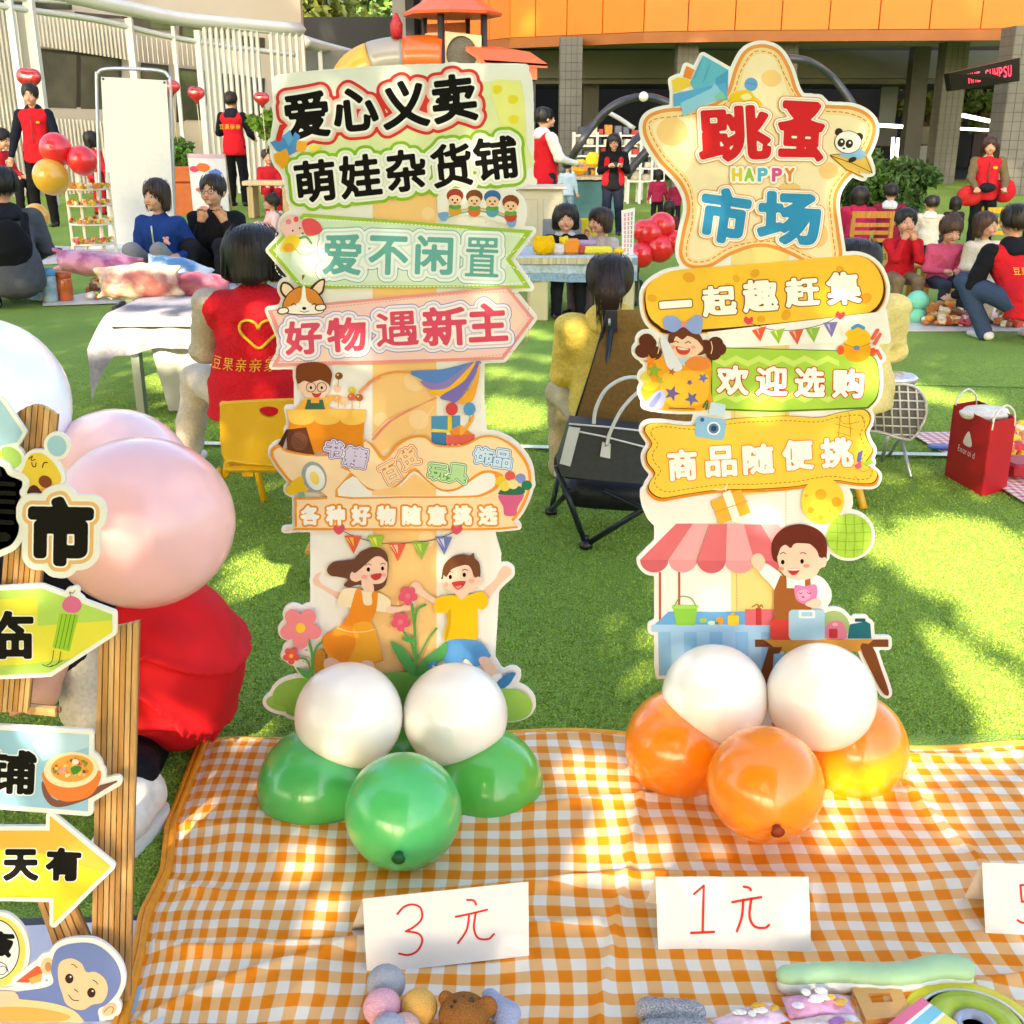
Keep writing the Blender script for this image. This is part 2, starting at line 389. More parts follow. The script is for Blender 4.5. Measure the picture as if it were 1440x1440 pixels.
class Board:
    """a cut-out display board: printed shapes on a foam sheet whose outline follows them"""
    STEP = .00022
    def __init__(s, root, Y, yaw=0., x0=720): s.root = root; s.Y = Y; s.yaw = yaw; s.x0 = x0; s.parts = {}; s.lay = []; s.sil = []; s.cx = V(x0, 700, Y)[0]
    def map(s, p, z):
        p = np.asarray(p, float); a = (p[:, 0]-720)/F; b = (720-p[:, 1])/F
        dy = cp+b*sp; dz = -sp+b*cp; ty = math.tan(s.yaw)
        t = (s.Y-ty*s.cx)/(dy-ty*a); o = np.stack([a*t, dy*t, H+dz*t], 1)
        return o+z*np.array([math.sin(s.yaw), -math.cos(s.yaw), 0])
    def _lay(s, v, L_=None):
        lo, hi = v.min(0), v.max(0)
        if L_ is None: L_ = 1+max([l for a, b, l in s.lay if (a < hi).all() and (lo < b).all()], default=0)
        s.lay.append((lo, hi, L_)); return L_
    def _add(s, part, c, v, t, L_): s.parts.setdefault(part, []).append((s.map(v, L_*s.STEP), t, c))
    def p(s, part, c, loops, sil=True, layer=None):
        loops = loops if isinstance(loops, list) and hasattr(loops[0], 'shape') and loops[0].ndim == 2 else [np.array(loops, float)]
        if sil: s.sil += [l for l in loops[:1]]
        v, t = fillpoly(loops); s._add(part, c, v, t, s._lay(v, layer)); return s
    def c(s, part, c, pts, n=5, **k): return s.p(part, c, [cr(pts, True, n)], **k)
    def e(s, part, c, cx, cy, rx, ry=None, rot=0, **k): return s.p(part, c, [ell(cx, cy, rx, ry, rot)], **k)
    def r(s, part, c, x0, y0, x1, y1, rad=0.1, rot=0, **k): return s.p(part, c, [rrect(x0, y0, x1, y1, rad, rot)], **k)
    def l(s, part, c, pts, wd=2, smooth=True, closed=False, **k):
        b = band(pts, wd, smooth, closed); return s.p(part, c, b if closed else [b], sil=k.pop('sil', False), **k)
    def dash(s, part, c, pts, wd=1.5, on=6, off=5, closed=True):
        P = cr(pts, closed, 6) if len(pts) > 4 else np.array(list(pts)+([pts[0]] if closed else []), float)
        if closed and len(pts) > 4: P = np.vstack([P, P[:1]])
        d = np.r_[0, np.cumsum(np.linalg.norm(np.diff(P, axis=0), axis=1))]; q = 0; L_ = None
        while q+on < d[-1]:
            u = [q, q+on/2, q+on]; X = np.stack([np.interp(u, d, P[:, i]) for i in (0, 1)], 1); b = band(X, wd, False)
            if L_ is None: s.p(part, c, [b], sil=False); L_ = 1+max([l for *_, l in s.lay[-400:]], default=0) if 0 else None
            else: s.p(part, c, [b], sil=False)
            q += on+off
        return s
    def text(s, part, items, levels, st=.8, sil=True, names=None):
        Rm = max(l[0] for l in levels)+2
        D, x0, y0, st = field(items, st, Rm)
        for i, (r_, c) in enumerate(levels):
            q = iso(D, r_, x0, y0, st)
            if q is None: continue
            nm = part if names is None else names[i]
            s._add(nm, c, q[0], q[1], s._lay(q[0]))
            if i == 0 and sil: s.sil.append(('f', D, r_, x0, y0, st))
        return s
    def build(s, grow=6, thick=.006, back='#f4f2ee', name='backing_board', st=1.0, extra=()):
        L_ = [l for l in s.sil if not isinstance(l, tuple)]+list(extra)
        allp = np.vstack([np.asarray(l, float) for l in L_] or [np.array([[s.sil[0][3]+25, s.sil[0][4]+25]])]); fs = [l for l in s.sil if isinstance(l, tuple)]
        lo = allp.min(0)-grow-4; hi = allp.max(0)+grow+4
        for _, D, r_, x0, y0, t in fs: lo = np.minimum(lo, [x0-grow, y0-grow]); hi = np.maximum(hi, [x0+D.shape[1]*t+grow, y0+D.shape[0]*t+grow])
        ss = 2; h = st/ss; nx, ny = [int(math.ceil((hi[i]-lo[i])/st)) for i in (0, 1)]; m = np.zeros((ny*ss, nx*ss), bool)
        for l in L_:
            P = np.asarray(l, float); a = np.maximum(((P.min(0)-lo)/h).astype(int)-1, 0); b = ((P.max(0)-lo)/h).astype(int)+3
            b = np.minimum(b, [nx*ss, ny*ss]); q = raster([P], lo[0]+a[0]*h, lo[1]+a[1]*h, b[0]-a[0], b[1]-a[1], h); m[a[1]:b[1], a[0]:b[0]] |= q
        for _, D, r_, x0, y0, t in fs:
            ii = np.clip(((lo[0]+np.arange(nx*ss)*h-x0)/t).round().astype(int), -1, D.shape[1]); jj = np.clip(((lo[1]+np.arange(ny*ss)*h-y0)/t).round().astype(int), -1, D.shape[0])
            Dp = np.pad(D, 1, constant_values=99); m |= Dp[np.ix_(jj+1, ii+1)] < r_
        D = edt(m, (grow+3)/h)*h; D = D.reshape(ny, ss, nx, ss).mean((1, 3)); D = blur(blur(D))
        V2, T, _, v, E_ = iso(D, grow, lo[0]+h/2, lo[1]+h/2, st)
        o = B(); mb = pr(back); nf = len(V2); fr = s.map(V2, 0); bk = s.map(V2, -thick)
        o.add(np.vstack([fr, bk]), [tuple(t) for t in T]+[tuple(t[::-1]+nf) for t in T], mb)
        a, b = s.map(v, 0), s.map(v, -thick); n = len(v); o.add(np.vstack([a, b]), [(e[0], e[1], e[1]+n, e[0]+n) for e in E_], mb)
        bo = o.build(name, None, s.root)
        for nm, ls in s.parts.items():
            for gl_ in ([[a] for a in ls] if nm in ('printed_leaf', 'printed_heart', 'printed_flower_stem') else [ls]):
                q = B()
                for v3, t, c in gl_: q.add(v3, t, pr(c) if isinstance(c, str) else c)
                q.build(nm.split('|')[0], None, s.root)
        return bo
# ================================================================ printed display boards
def zz(x0, y0, s):
    def f(*a):
        if len(a) == 2 and not hasattr(a[0], '__len__'): return (x0+a[0]/s, y0+a[1]/s)
        return [(x0+p[0]/s, y0+p[1]/s) for p in a[0]]
    return f
def chars(f, s, boxes, rot=0): return [(ch, *f(b[0], b[1]), *f(b[2], b[3]), rot) for ch, b in zip(s, boxes)]
INK = '#080605'
# ---------------------------------------------------------------- left tall board
LS = empty('display_board', (V(568, 1000, 2.12)[0], 2.12, 0), 'tall white cut-out board with black headline characters standing behind the green balloons', 'sign')
A = Board(LS, 2.12, 0, 568)
f2 = zz(360, 60, 3.4286); f3 = zz(360, 460, 3.4286); f4 = zz(340, 700, 2.6667)
# pillar
PW = '#f3efe8'
A.p('pillar_panel', PW, [(441, 262), (676, 262), (676, 745), (690, 745), (690, 950), (441, 950), (441, 745), (420, 690), (420, 500), (441, 490)])
A.p('pillar_panel', '#fbcb86', [(524, 262), (614, 262), (614, 950), (524, 950)], sil=False)
for x, y, r_ in ((583, 535, 15), (536, 590, 11), (589, 590, 14), (600, 758, 12), (545, 640, 10), (592, 840, 12), (560, 270, 12), (602, 300, 9), (556, 700, 9)):
    A.e('pillar_panel', '#fdd8a2', min(x, 612-r_), y, r_, sil=False)
# headline panel
A.c('headline_panel', '#f4f3ea', [(405, 108), (560, 96), (722, 94), (738, 100), (745, 130), (745, 245), (735, 255), (560, 275), (425, 292), (412, 284), (400, 245), (388, 228), (384, 205), (390, 160), (392, 120)])
A.c('headline_panel', '#e6edb4', [(500, 150), (660, 118), (722, 113), (735, 122), (741, 200), (738, 240), (560, 262), (420, 262), (440, 200), (470, 180)], sil=False)
A.c('headline_panel', '#f0ee90', [(690, 118), (722, 114), (733, 123), (738, 180), (735, 236), (712, 240), (705, 180)], sil=False)
for x, y in ((700, 126), (722, 140), (723, 168)):
    A.c('headline_panel', '#eedb3a', [(x-7, y-4), (x-1, y-6), (x+6, y-4), (x+5, y+3), (x, y+6), (x-6, y+4)], sil=False)
hl = chars(f2, '爱心义卖', [(140, 245, 345, 455), (378, 225, 580, 420), (612, 190, 825, 405), (856, 160, 1056, 378)], -6)
A.text('headline_lettering', hl, [(14.6, '#e03a34'), (10.2, '#f6c9c0'), (7.4, '#e9e2da'), (5.6, '#fbfaf6'), (2.5, INK)], names=['headline_halo']*4+['headline_lettering'])
hl = chars(f2, '萌娃杂货铺', [(195, 570, 380, 762), (410, 545, 598, 742), (632, 520, 815, 712), (850, 490, 1035, 690), (1055, 458, 1255, 655)], -6)
A.text('headline_lettering', hl, [(13.8, '#8cbf2f'), (9.6, '#f4f6e6'), (6.6, '#dfe3d6'), (5.4, '#fbfaf6'), (1.9, INK)], names=['headline_halo']*4+['headline_lettering'])
# gift box at the left edge
for c_, q in (('#4d90cf', [(70, 480), (135, 455), (170, 470), (190, 430), (215, 450), (200, 490), (235, 505), (160, 545), (100, 520)]), ('#f0a52c', [(85, 540), (150, 510), (165, 560), (150, 590), (130, 610), (95, 575)]),
              ('#f3ac35', [(200, 470), (250, 480), (235, 530), (195, 520)]), ('#5fa3dc', [(130, 450), (165, 420), (180, 460), (160, 500)]), ('#f4e05a', [(250, 500), (300, 490), (320, 510), (280, 530)])):
    A.p('printed_gift', c_, f2(q))
A.text('printed_characters', [('1', *f2(112, 400), *f2(125, 470), 15)], [(2, '#d8332c')])
# four children on a rainbow
A.c('rainbow_panel', PW, f2([(885, 720), (1040, 700), (1180, 715), (1260, 740), (1290, 800), (1270, 880), (1180, 870), (1060, 830), (940, 840), (890, 850)]))
for c_, wd, dy in (('#73b6a8', 2.2, 0), ('#d6da9c', 1.6, 8), ('#e49b6d', 1.5, 14)): A.l('printed_rainbow', c_, f2([(915, 845-dy), (1000, 818-dy), (1080, 812-dy), (1170, 830-dy), (1240, 862-dy)]), wd)
for x, y in ((905, 835), (1232, 865)): A.c('printed_rainbow', '#7aa6d8', f2([(x-25, y-12), (x+22, y-18), (x+15, y+20), (x-10, y+22)]))
for i, (x, y, hc, bc) in enumerate(((960, 745, '#a33d31', '#e2a23a'), (1053, 750, '#7b4a2a', '#d76d3c'), (1140, 752, '#3c6ea8', '#5ba0b9'), (1228, 775, '#8c4327', '#c94a3f'))):
    A.e('printed_child', bc, *f2(x, y+62), 9, 8, sil=False); A.e('printed_child', '#62a34c', *f2(x, y+45), 9, 4, sil=False)
    A.e('printed_child', hc, *f2(x, y-8), 12, 10); A.e('printed_child', '#f2c9a5', *f2(x, y+14), 9.5, 7.5, sil=False)
    for d in (-12, 12): A.e('printed_child', INK, *f2(x+d, y+12), 1.2, 1.6, sil=False)
    A.e('printed_child', '#b84b3c', *f2(x, y+26), 2.2, 1.3, sil=False)
# teal ribbon
rb = f2([(62, 1000), (230, 822), (1335, 905), (1228, 1042), (1325, 1182), (218, 1182)])
A.p('ribbon_panel', '#a3c83a', rb); rc = np.array(f2([(85, 1000), (235, 840), (1295, 918), (1205, 1042), (1290, 1168), (228, 1168)]))
A.p('ribbon_panel', '#d5e9c8', rc, sil=False); A.c('ribbon_panel', '#e3f1e2', f2([(180, 1000), (300, 900), (900, 920), (1180, 1000), (1100, 1130), (280, 1130)]), sil=False)
A.dash('ribbon_stitching', '#f6faf0', f2([(105, 1000), (240, 856), (1270, 930), (1190, 1042), (1268, 1158), (235, 1158)]), 1.2, 2.5, 3)
tl = chars(f2, '爱不闲置', [(330, 925, 505, 1112), (550, 935, 730, 1112), (775, 935, 945, 1112), (1012, 940, 1170, 1125)], 2)
A.text('ribbon_lettering', tl[:3]+[tl[3]+(1.2,)], [(12.5, '#6fb5b3'), (11.3, '#f4f7f2'), (7.8, '#cfe3e4'), (5.6, '#eef6f2'), (1.8, '#68b0a9')])
# pink child with balloon on the ribbon
A.e('printed_piglet', '#f6c8c4', *f2(175, 885), 16, 17); A.c('printed_piglet', '#e9585f', f2([(225, 860), (270, 845), (310, 870), (322, 905), (290, 925), (245, 925)]))
for d in ((160, 862, 4, 4, '#e58a95'), (196, 850, 3.5, 4, '#e8574c'), (180, 905, 1.2, 1.4, INK), (214, 893, 1.2, 1.4, INK), (228, 918, 2, 1.4, '#d4474a')): A.e('printed_piglet', d[4], *f2(d[0], d[1]), d[2], d[3], sil=False)
A.c('printed_piglet', '#f0cf3c', f2([(150, 935), (200, 925), (215, 955), (190, 1000), (150, 1010), (120, 995)]), sil=False); A.e('printed_piglet', '#efa93b', *f2(160, 985), 8, 6, sil=False)
A.l('printed_piglet', '#5aa06a', f2([(215, 940), (245, 935), (270, 965)]), 3); A.l('printed_piglet', '#84b64c', f2([(190, 990), (215, 1015), (250, 1022), (280, 1005)]), 1)
# pink arrow
f23 = lambda q: [(360+x/3.4286, 60+y/3.4286) for x, y in q]
pa = [(377, 436), (470, 424), (714, 402), (751, 447), (708, 505), (383, 515), (399, 486)]
A.p('arrow_panel', '#ef9a94', pa); A.p('arrow_panel', '#f9cfc8', [(384, 437), (470, 428), (712, 406), (745, 447), (705, 501), (391, 510), (404, 486)], sil=False)
for q in ([(560, 424), (610, 419), (620, 440), (575, 445)], [(640, 420), (700, 414), (690, 440), (650, 440)], [(410, 490), (470, 490), (460, 506), (405, 508)], [(720, 430), (735, 448), (720, 465), (712, 448)]): A.c('arrow_panel', '#fbd9c4', q, sil=False)
A.dash('arrow_stitching', '#e98a86', [(389, 440), (470, 431), (711, 410), (741, 447), (703, 498), (396, 507), (408, 486)], .9, 2.4, 2.6)
pk = [('好', 403, 452, 452, 496, -3), ('物', 462, 447, 514, 492, -3), ('遇', 530, 438, 588, 485, -3, .8), ('新', 596, 432, 655, 484, -3), ('主', 660, 427, 712, 478, -3)]
A.text('arrow_lettering', pk, [(11.4, '#8f8fd6'), (10.2, '#f3eef2'), (7.2, '#d8c4e2'), (5.4, '#fdf1ee'), (1.9, '#e2506c')])
# puppy peeping over the arrow
pu = zz(360, 60, 3.4286)
A.c('printed_puppy', '#5a3016', pu([(135, 1150), (118, 1180), (130, 1215), (160, 1235), (200, 1215), (175, 1165)]), sil=True)
A.c('printed_puppy', '#5a3016', pu([(262, 1185), (300, 1145), (333, 1135), (335, 1165), (325, 1205), (290, 1220)]))
A.c('printed_puppy', '#f6dcc0', pu([(138, 1160), (128, 1185), (140, 1210), (165, 1222), (188, 1208), (168, 1172)]), sil=False); A.c('printed_puppy', '#f6dcc0', pu([(275, 1190), (303, 1155), (328, 1145), (325, 1175), (315, 1200), (290, 1210)]), sil=False)
A.c('printed_puppy', '#5a3016', pu([(235, 1172), (290, 1192), (325, 1235), (335, 1270), (320, 1302), (235, 1310), (140, 1300), (130, 1265), (150, 1215), (190, 1182)]))
A.c('printed_puppy', '#dd8a3a', pu([(235, 1176), (288, 1196), (320, 1237), (330, 1268), (315, 1298), (235, 1305), (145, 1296), (135, 1265), (155, 1218), (192, 1186)]), sil=False)
A.c('printed_puppy', '#fdf6ea', pu([(228, 1176), (240, 1176), (250, 1240), (290, 1265), (325, 1280), (315, 1300), (235, 1306), (150, 1298), (140, 1280), (185, 1262), (218, 1240)]), sil=False)
A.e('printed_puppy', INK, *pu(236, 1278), 3, 2.2, sil=False); A.l('printed_puppy', INK, pu([(215, 1290), (236, 1296), (258, 1290)]), .9)
for x in (185, 285): A.l('printed_puppy', INK, pu([(x-12, 1262), (x, 1255), (x+12, 1262)]), 1)
for x, y in ((135, 1288), (315, 1272)): A.c('printed_puppy', '#5a3016', pu([(x-20, y-12), (x+20, y-14), (x+27, y+8), (x-5, y+20), (x-28, y+10)])); A.c('printed_puppy', '#fdf6ea', pu([(x-15, y-8), (x+16, y-10), (x+21, y+6), (x-5, y+14), (x-22, y+7)]), sil=False)
A.c('printed_puppy', '#b05a28', pu([(225, 1120), (237, 1118), (232, 1135), (226, 1142)]), sil=False)
# stall keeper with glasses
A.c('printed_stall_keeper', '#7b3f1b', f3([(195, 225), (205, 180), (270, 165), (335, 175), (368, 215), (365, 255), (355, 290), (330, 262), (280, 250), (230, 262), (212, 275), (200, 262)]))
A.c('printed_stall_keeper', '#f5cdb4', f3([(212, 262), (240, 250), (290, 246), (340, 262), (358, 285), (350, 310), (335, 330), (300, 345), (250, 340), (225, 312), (208, 292)]), layer=None)
A.c('printed_stall_keeper', '#7b3f1b', f3([(200, 230), (250, 205), (320, 205), (360, 230), (352, 262), (318, 250), (270, 262), (235, 255), (208, 268)]), sil=False)
for x in (268, 320): A.p('printed_stall_keeper', '#3b3430', [ell(*f3((x, 286))if 0 else f3(x, 286), 7.2), ell(*f3(x, 286), 6.3)], sil=False); A.e('printed_stall_keeper', INK, *f3(x, 288), 1.7, 2.3, sil=False)
A.c('printed_stall_keeper', '#c93f33', f3([(272, 312), (295, 318), (318, 312), (308, 332), (285, 334)]), sil=False)
A.c('printed_stall_keeper', '#f3b04a', f3([(245, 338), (330, 335), (372, 322), (375, 345), (348, 365), (358, 400), (205, 400), (215, 365)]))
A.p('printed_stall_keeper', '#3f6a52', f3([(252, 345), (268, 345), (268, 362), (308, 362), (308, 345), (325, 345), (338, 398), (236, 398)]), sil=False)
A.e('printed_stall_keeper', '#f5cdb4', *f3(392, 296), 6, 6)
for x, y, c_ in ((400, 235, '#8a5526'), (397, 340, '#f2a86a'), (428, 352, '#f7c6a0'), (463, 305, '#e7d432'), (463, 332, '#e0694a'), (500, 335, '#b06326')):
    A.l('printed_sweet', '#e9b34b', [f3(x, y), f3(x, 388)], 1, smooth=False) if y > 250 else A.l('printed_sweet', '#b98b5a', [f3(x, y), f3(x-5, 290)], 1, smooth=False)
    A.e('printed_sweet', c_, *f3(x, y), 5.6, 5.2); A.e('printed_sweet', '#f4dfb0', f3(x, y)[0]-1.5, f3(x, y)[1]-1.5, 1.3, sil=False)
A.p('printed_counter', '#e88f24', f3([(160, 400), (528, 400), (515, 600), (165, 600)]))
q = [f3(150, 392), f3(532, 392), f3(528, 440)]
for i in range(3): q += [tuple(p) for p in ell(*f3(468-i*122, 440), 17.8, 8, a0=0, a1=180, n=9)]
A.p('printed_counter', '#f6c45c', q)
A.p('printed_record_sleeve', '#6a3a28', f3([(148, 490), (245, 478), (288, 618), (158, 632)])); A.p('printed_record_sleeve', '#4a281c', f3([(105, 570), (148, 492), (158, 500), (125, 600)]), sil=False); A.e('printed_record_sleeve', '#7d4a35', *f3(212, 545), 12, 14, sil=False)
for r_ in (10, 6.5, 3): A.p('printed_record_sleeve', '#8e5b45', [ell(*f3(212, 545), r_+.5, r_*1.1+.5), ell(*f3(212, 545), r_-.5, r_*1.1-.5)], sil=False)
# awning top right
A.c('printed_awning', '#5b86c8', f3([(740, 210), (900, 200), (1075, 160), (1060, 200), (985, 250), (880, 300), (800, 250)]), layer=None)
for c_, q in (('#8f7dc0', [(795, 255), (900, 262), (1030, 172), (1045, 180), (930, 290), (850, 300)]), ('#f7b92f', [(835, 300), (930, 285), (1048, 170), (1060, 165), (1020, 240), (900, 325)]), ('#7e70bb', [(890, 330), (1000, 260), (1062, 170), (1055, 230), (975, 350), (930, 350)]),
              ('#f3a93a', [(975, 355), (1045, 270), (1078, 165), (1076, 240), (1050, 340), (1010, 365)])): A.c('printed_awning', c_, f3(q))
A.l('printed_awning', '#f0a24a', f3([(500, 310), (570, 245), (660, 215), (745, 215)]), 3); A.l('printed_awning', '#f09a7c', f3([(505, 315), (560, 260), (600, 240)]), 2.5)
A.l('printed_ribbon_line', '#ee8f7d', f3([(565, 540), (640, 460), (740, 400), (870, 340)]), (4, 2)); A.l('printed_ribbon_line', '#f6b565', f3([(560, 520), (640, 440), (760, 385), (860, 350)]), 1.2)
A.l('printed_ribbon_line', '#fbe0b0', f3([(750, 535), (800, 470), (858, 380)]), 1.4)
# gifts and balloons
for c_, q in (('#4f95c4', [(846, 428), (985, 425), (985, 495), (846, 495)]), ('#3f83b4', [(846, 505), (918, 500), (930, 625), (850, 620)]), ('#f2cf3a', [(925, 428), (945, 425), (945, 495), (925, 495)]), ('#f2cf3a', [(850, 488), (985, 500), (985, 510), (850, 505)]), ('#f0933a', [(930, 500), (985, 470), (1048, 515), (1040, 545), (960, 545)])): A.p('printed_gift_stack', c_, f3(q))
for i in range(8): A.p('printed_gift_stack', ('#e0574c', '#f7efe6')[i % 2], f3([(925+i*15, 560), (941+i*15, 560), (935+i*13+13, 625), (935+i*13, 625)]))
A.p('printed_gift_stack', '#e5665a', f3([(915, 520), (1055, 515), (1052, 562), (918, 562)]))
A.c('printed_gift_stack', '#f6b24a', f3([(985, 478), (1010, 475), (1050, 415), (1045, 455), (1010, 500), (985, 520)]), sil=False)
for x, y, c_ in ((945, 390, '#d9494b'), (1030, 390, '#559bd0')):
    A.e('printed_balloon', c_, *f3(x, y), 8.7, 9.4); A.l('printed_balloon', '#b06a50', [f3(x, y+32), f3(x+3, y+62)], .8, smooth=False)
# winding street panel
SO, SI = '#f09a35', '#fddcae'
up = [(75, 615), (110, 560), (150, 585), (300, 610), (500, 590), (515, 538), (560, 555), (620, 625), (680, 560), (750, 522), (820, 520), (870, 560), (1000, 560), (1080, 520), (1160, 520), (1250, 570), (1315, 660), (1325, 760), (1290, 860), (1240, 930), (1175, 970), (200, 972), (192, 965), (192, 830), (200, 815), (345, 812), (300, 790), (195, 770)]
A.c('street_panel', SO, f3(up), n=3); A.c('street_panel', SI, f3([(90, 618), (118, 575), (150, 597), (300, 618), (505, 600), (522, 548), (556, 565), (618, 640), (690, 568), (752, 532), (818, 530), (870, 570), (1000, 570), (1085, 530), (1160, 530), (1240, 580), (1302, 665), (1312, 760), (1278, 852), (1230, 920), (1172, 960), (206, 960), (202, 955), (202, 838), (208, 826), (345, 822), (310, 784), (205, 762)]), n=3, sil=False)
wave = [(385, 812), (460, 690), (405, 668), (470, 700), (540, 765), (625, 778), (700, 735), (765, 672), (830, 730), (900, 775), (975, 765), (1050, 710), (1100, 685), (1160, 690), (1195, 715), (1165, 770), (1100, 805), (1020, 815), (700, 817)]
A.c('street_panel', SO, f3(wave), n=3, sil=False); A.c('street_panel', PW, f3([(400, 806), (470, 712), (540, 775), (625, 788), (700, 748), (765, 688), (830, 742), (900, 785), (975, 777), (1055, 722), (1105, 697), (1150, 705), (1150, 760), (1090, 795), (1020, 806), (700, 808)]), n=3, sil=False)
A.p('street_panel', '#fbcb86', f3([(563, 782), (700, 760), (765, 695), (830, 745), (870, 768), (870, 806), (563, 806)]), sil=False)
for s_, bx, c1, c2 in (('书籍', [(338, 545, 420, 620), (430, 575, 535, 665)], '#7d68a8', '#d9cfe8'), ('百货', [(612, 650, 690, 740), (690, 580, 780, 670)], '#e58a3a', '#f9d6a4'), ('玩具', [(838, 660, 920, 725), (930, 660, 1015, 740)], '#4fa04a', '#b9dfa0'), ('饰品', [(1055, 580, 1140, 650), (1150, 590, 1228, 668)], '#4b8fd0', '#cfe4f5')):
    A.text('street_lettering', chars(f3, s_, bx, {'百货': -28}.get(s_, 8)), [(4.2, c1), (3.0, '#fbfaf4'), (1.9, c1), (.9, c2)], st=.6)
mg = [(390, 662)]
A.text('street_lettering', [(c_, 425+i*35.6, 710, 449+i*35.6, 735, 0) for i, c_ in enumerate('各种好物随意挑选')], [(4.2, '#ee9434'), (1.5, '#fffaf0')], st=.6)
A.e('printed_megaphone', '#9aa39e', *f3(285, 715), 17, 22, rot=-20); A.e('printed_megaphone', '#e9e9e4', *f3(290, 718), 13, 18, rot=-20, sil=False); A.e('printed_megaphone', '#f5d569', *f3(288, 720), 6, 10, rot=-20, sil=False)
A.c('printed_megaphone', '#e9bd28', f3([(150, 770), (220, 710), (240, 760), (250, 785), (200, 795), (165, 800)])); A.p('printed_megaphone', '#8aa79a', f3([(205, 790), (235, 785), (242, 810), (215, 812)]))
A.c('printed_bouquet', '#d7638f', f3([(1172, 800), (1288, 795), (1262, 860), (1250, 900), (1200, 900), (1192, 860)])); A.c('printed_bouquet', '#2f6f55', f3([(1170, 790), (1200, 760), (1250, 755), (1295, 775), (1280, 800), (1180, 800)]), sil=False)
for x, y, c_ in ((1180, 735, '#e9c83c'), (1225, 710, '#e05a52'), (1275, 722, '#8295cf'), (1200, 760, '#e8d75a'), (1240, 750, '#f0e0a0'), (1305, 755, '#2f7a5a')): A.e('printed_bouquet', c_, *f3(x, y), 7.5, 7)
# bunting
A.l('printed_bunting', '#4a4038', f3([(410, 970), (500, 1010), (620, 1035), (720, 1034), (850, 1020), (960, 980)]), 1, sil=True)
for x, y, c_, c2 in ((470, 1035, '#e2603c', '#f6c65c'), (580, 1035, '#9cc53a', '#f5e36a'), (682, 1070, '#e2604a', '#f8c9a8'), (795, 1065, '#8fbc4c', '#d0dc6a'), (905, 1040, '#6f7cc0', '#dcd8ee')):
    A.p('printed_bunting', c_, f3([(x-42, y-38), (x+42, y-34), (x+4, y+52)]), sil=False)
    for k in (-1, 1): A.p('printed_bunting', c2, f3([(x-26+k*8, y-28), (x-12+k*14, y-28), (x+2+k*4, y+16)]), sil=False)
for x, y in ((403, 965), (968, 965)): A.c('printed_heart', '#dd5468', f3([(x, y+28), (x-26, y+4), (x-20, y-18), (x, y-8), (x+20, y-22), (x+28, y+2)]))
# running girl
SK, SK2 = '#f6cdb6', '#f2b9a4'
def gl(part, c_, q, **k): A.c(part, c_, f4(q), **k)
gl('printed_girl', SK, [(380, 360), (340, 345), (300, 322), (290, 300), (298, 280), (280, 285), (268, 305), (272, 325), (290, 335), (330, 360), (372, 385)])
gl('printed_girl', '#6d4432', [(322, 262), (345, 235), (390, 228), (425, 222), (450, 195), (500, 178), (540, 195), (552, 235), (548, 290), (538, 325), (505, 342), (480, 330), (440, 320), (405, 330), (385, 320), (400, 300), (365, 290), (335, 285)])
gl('printed_girl', SK, [(412, 275), (440, 250), (470, 232), (520, 205), (545, 225), (548, 262), (545, 290), (528, 312), (492, 316), (455, 302), (430, 308), (410, 298)], sil=False)
gl('printed_girl', '#6d4432', [(415, 260), (430, 215), (470, 190), (515, 183), (545, 210), (548, 235), (525, 215), (500, 215), (470, 240), (445, 262), (425, 275)], sil=False)
gl('printed_girl', SK, [(452, 300), (490, 310), (496, 345), (462, 345)], sil=False)
for x, y, c_, a, b in ((477, 262, INK, 2.4, 3.2), (530, 258, INK, 2.2, 3.0), (462, 290, '#f5a99c', 4.5, 3.2), (536, 282, '#f5a99c', 3, 2.8)): A.e('printed_girl', c_, *f4(x, y), a, b, sil=False)
gl('printed_girl', '#c93f3c', [(487, 282), (525, 276), (522, 294), (505, 302), (492, 297)], sil=False)
A.l('printed_girl', '#5a382c', f4([(466, 247), (476, 241), (488, 246)]), 1); A.l('printed_girl', '#5a382c', f4([(523, 243), (532, 238), (540, 243)]), 1)
gl('printed_girl', '#f8e3bd', [(380, 338), (430, 332), (470, 345), (520, 350), (560, 380), (545, 420), (505, 418), (440, 425), (400, 400), (362, 395)])
gl('printed_girl', SK, [(550, 400), (600, 400), (635, 378), (655, 392), (640, 412), (610, 415), (560, 425), (545, 418)])
gl('printed_girl', '#f0902a', [(430, 340), (450, 338), (460, 390), (490, 392), (490, 350), (512, 350), (505, 420), (490, 465), (530, 585), (528, 605), (470, 615), (400, 622), (340, 600), (305, 545), (310, 510), (360, 480), (400, 435)])
gl('printed_girl', '#f4ab34', [(420, 470), (490, 465), (525, 580), (520, 600), (450, 615), (400, 618), (430, 540)], sil=False)
gl('printed_girl', SK, [(452, 612), (490, 605), (515, 650), (560, 690), (580, 720), (560, 725), (500, 690)]); gl('printed_girl', SK, [(330, 590), (372, 610), (352, 640), (300, 650), (295, 625)])
gl('printed_girl', '#c98a2c', [(300, 560), (275, 575), (270, 620), (290, 660), (330, 650), (310, 620), (318, 580)]); gl('printed_girl', '#e8872c', [(545, 685), (590, 672), (600, 690), (580, 722), (555, 715)])
A.l('printed_girl', '#f8dfa0', f4([(360, 480), (420, 495), (500, 485), (570, 440), (600, 405)]), 1)
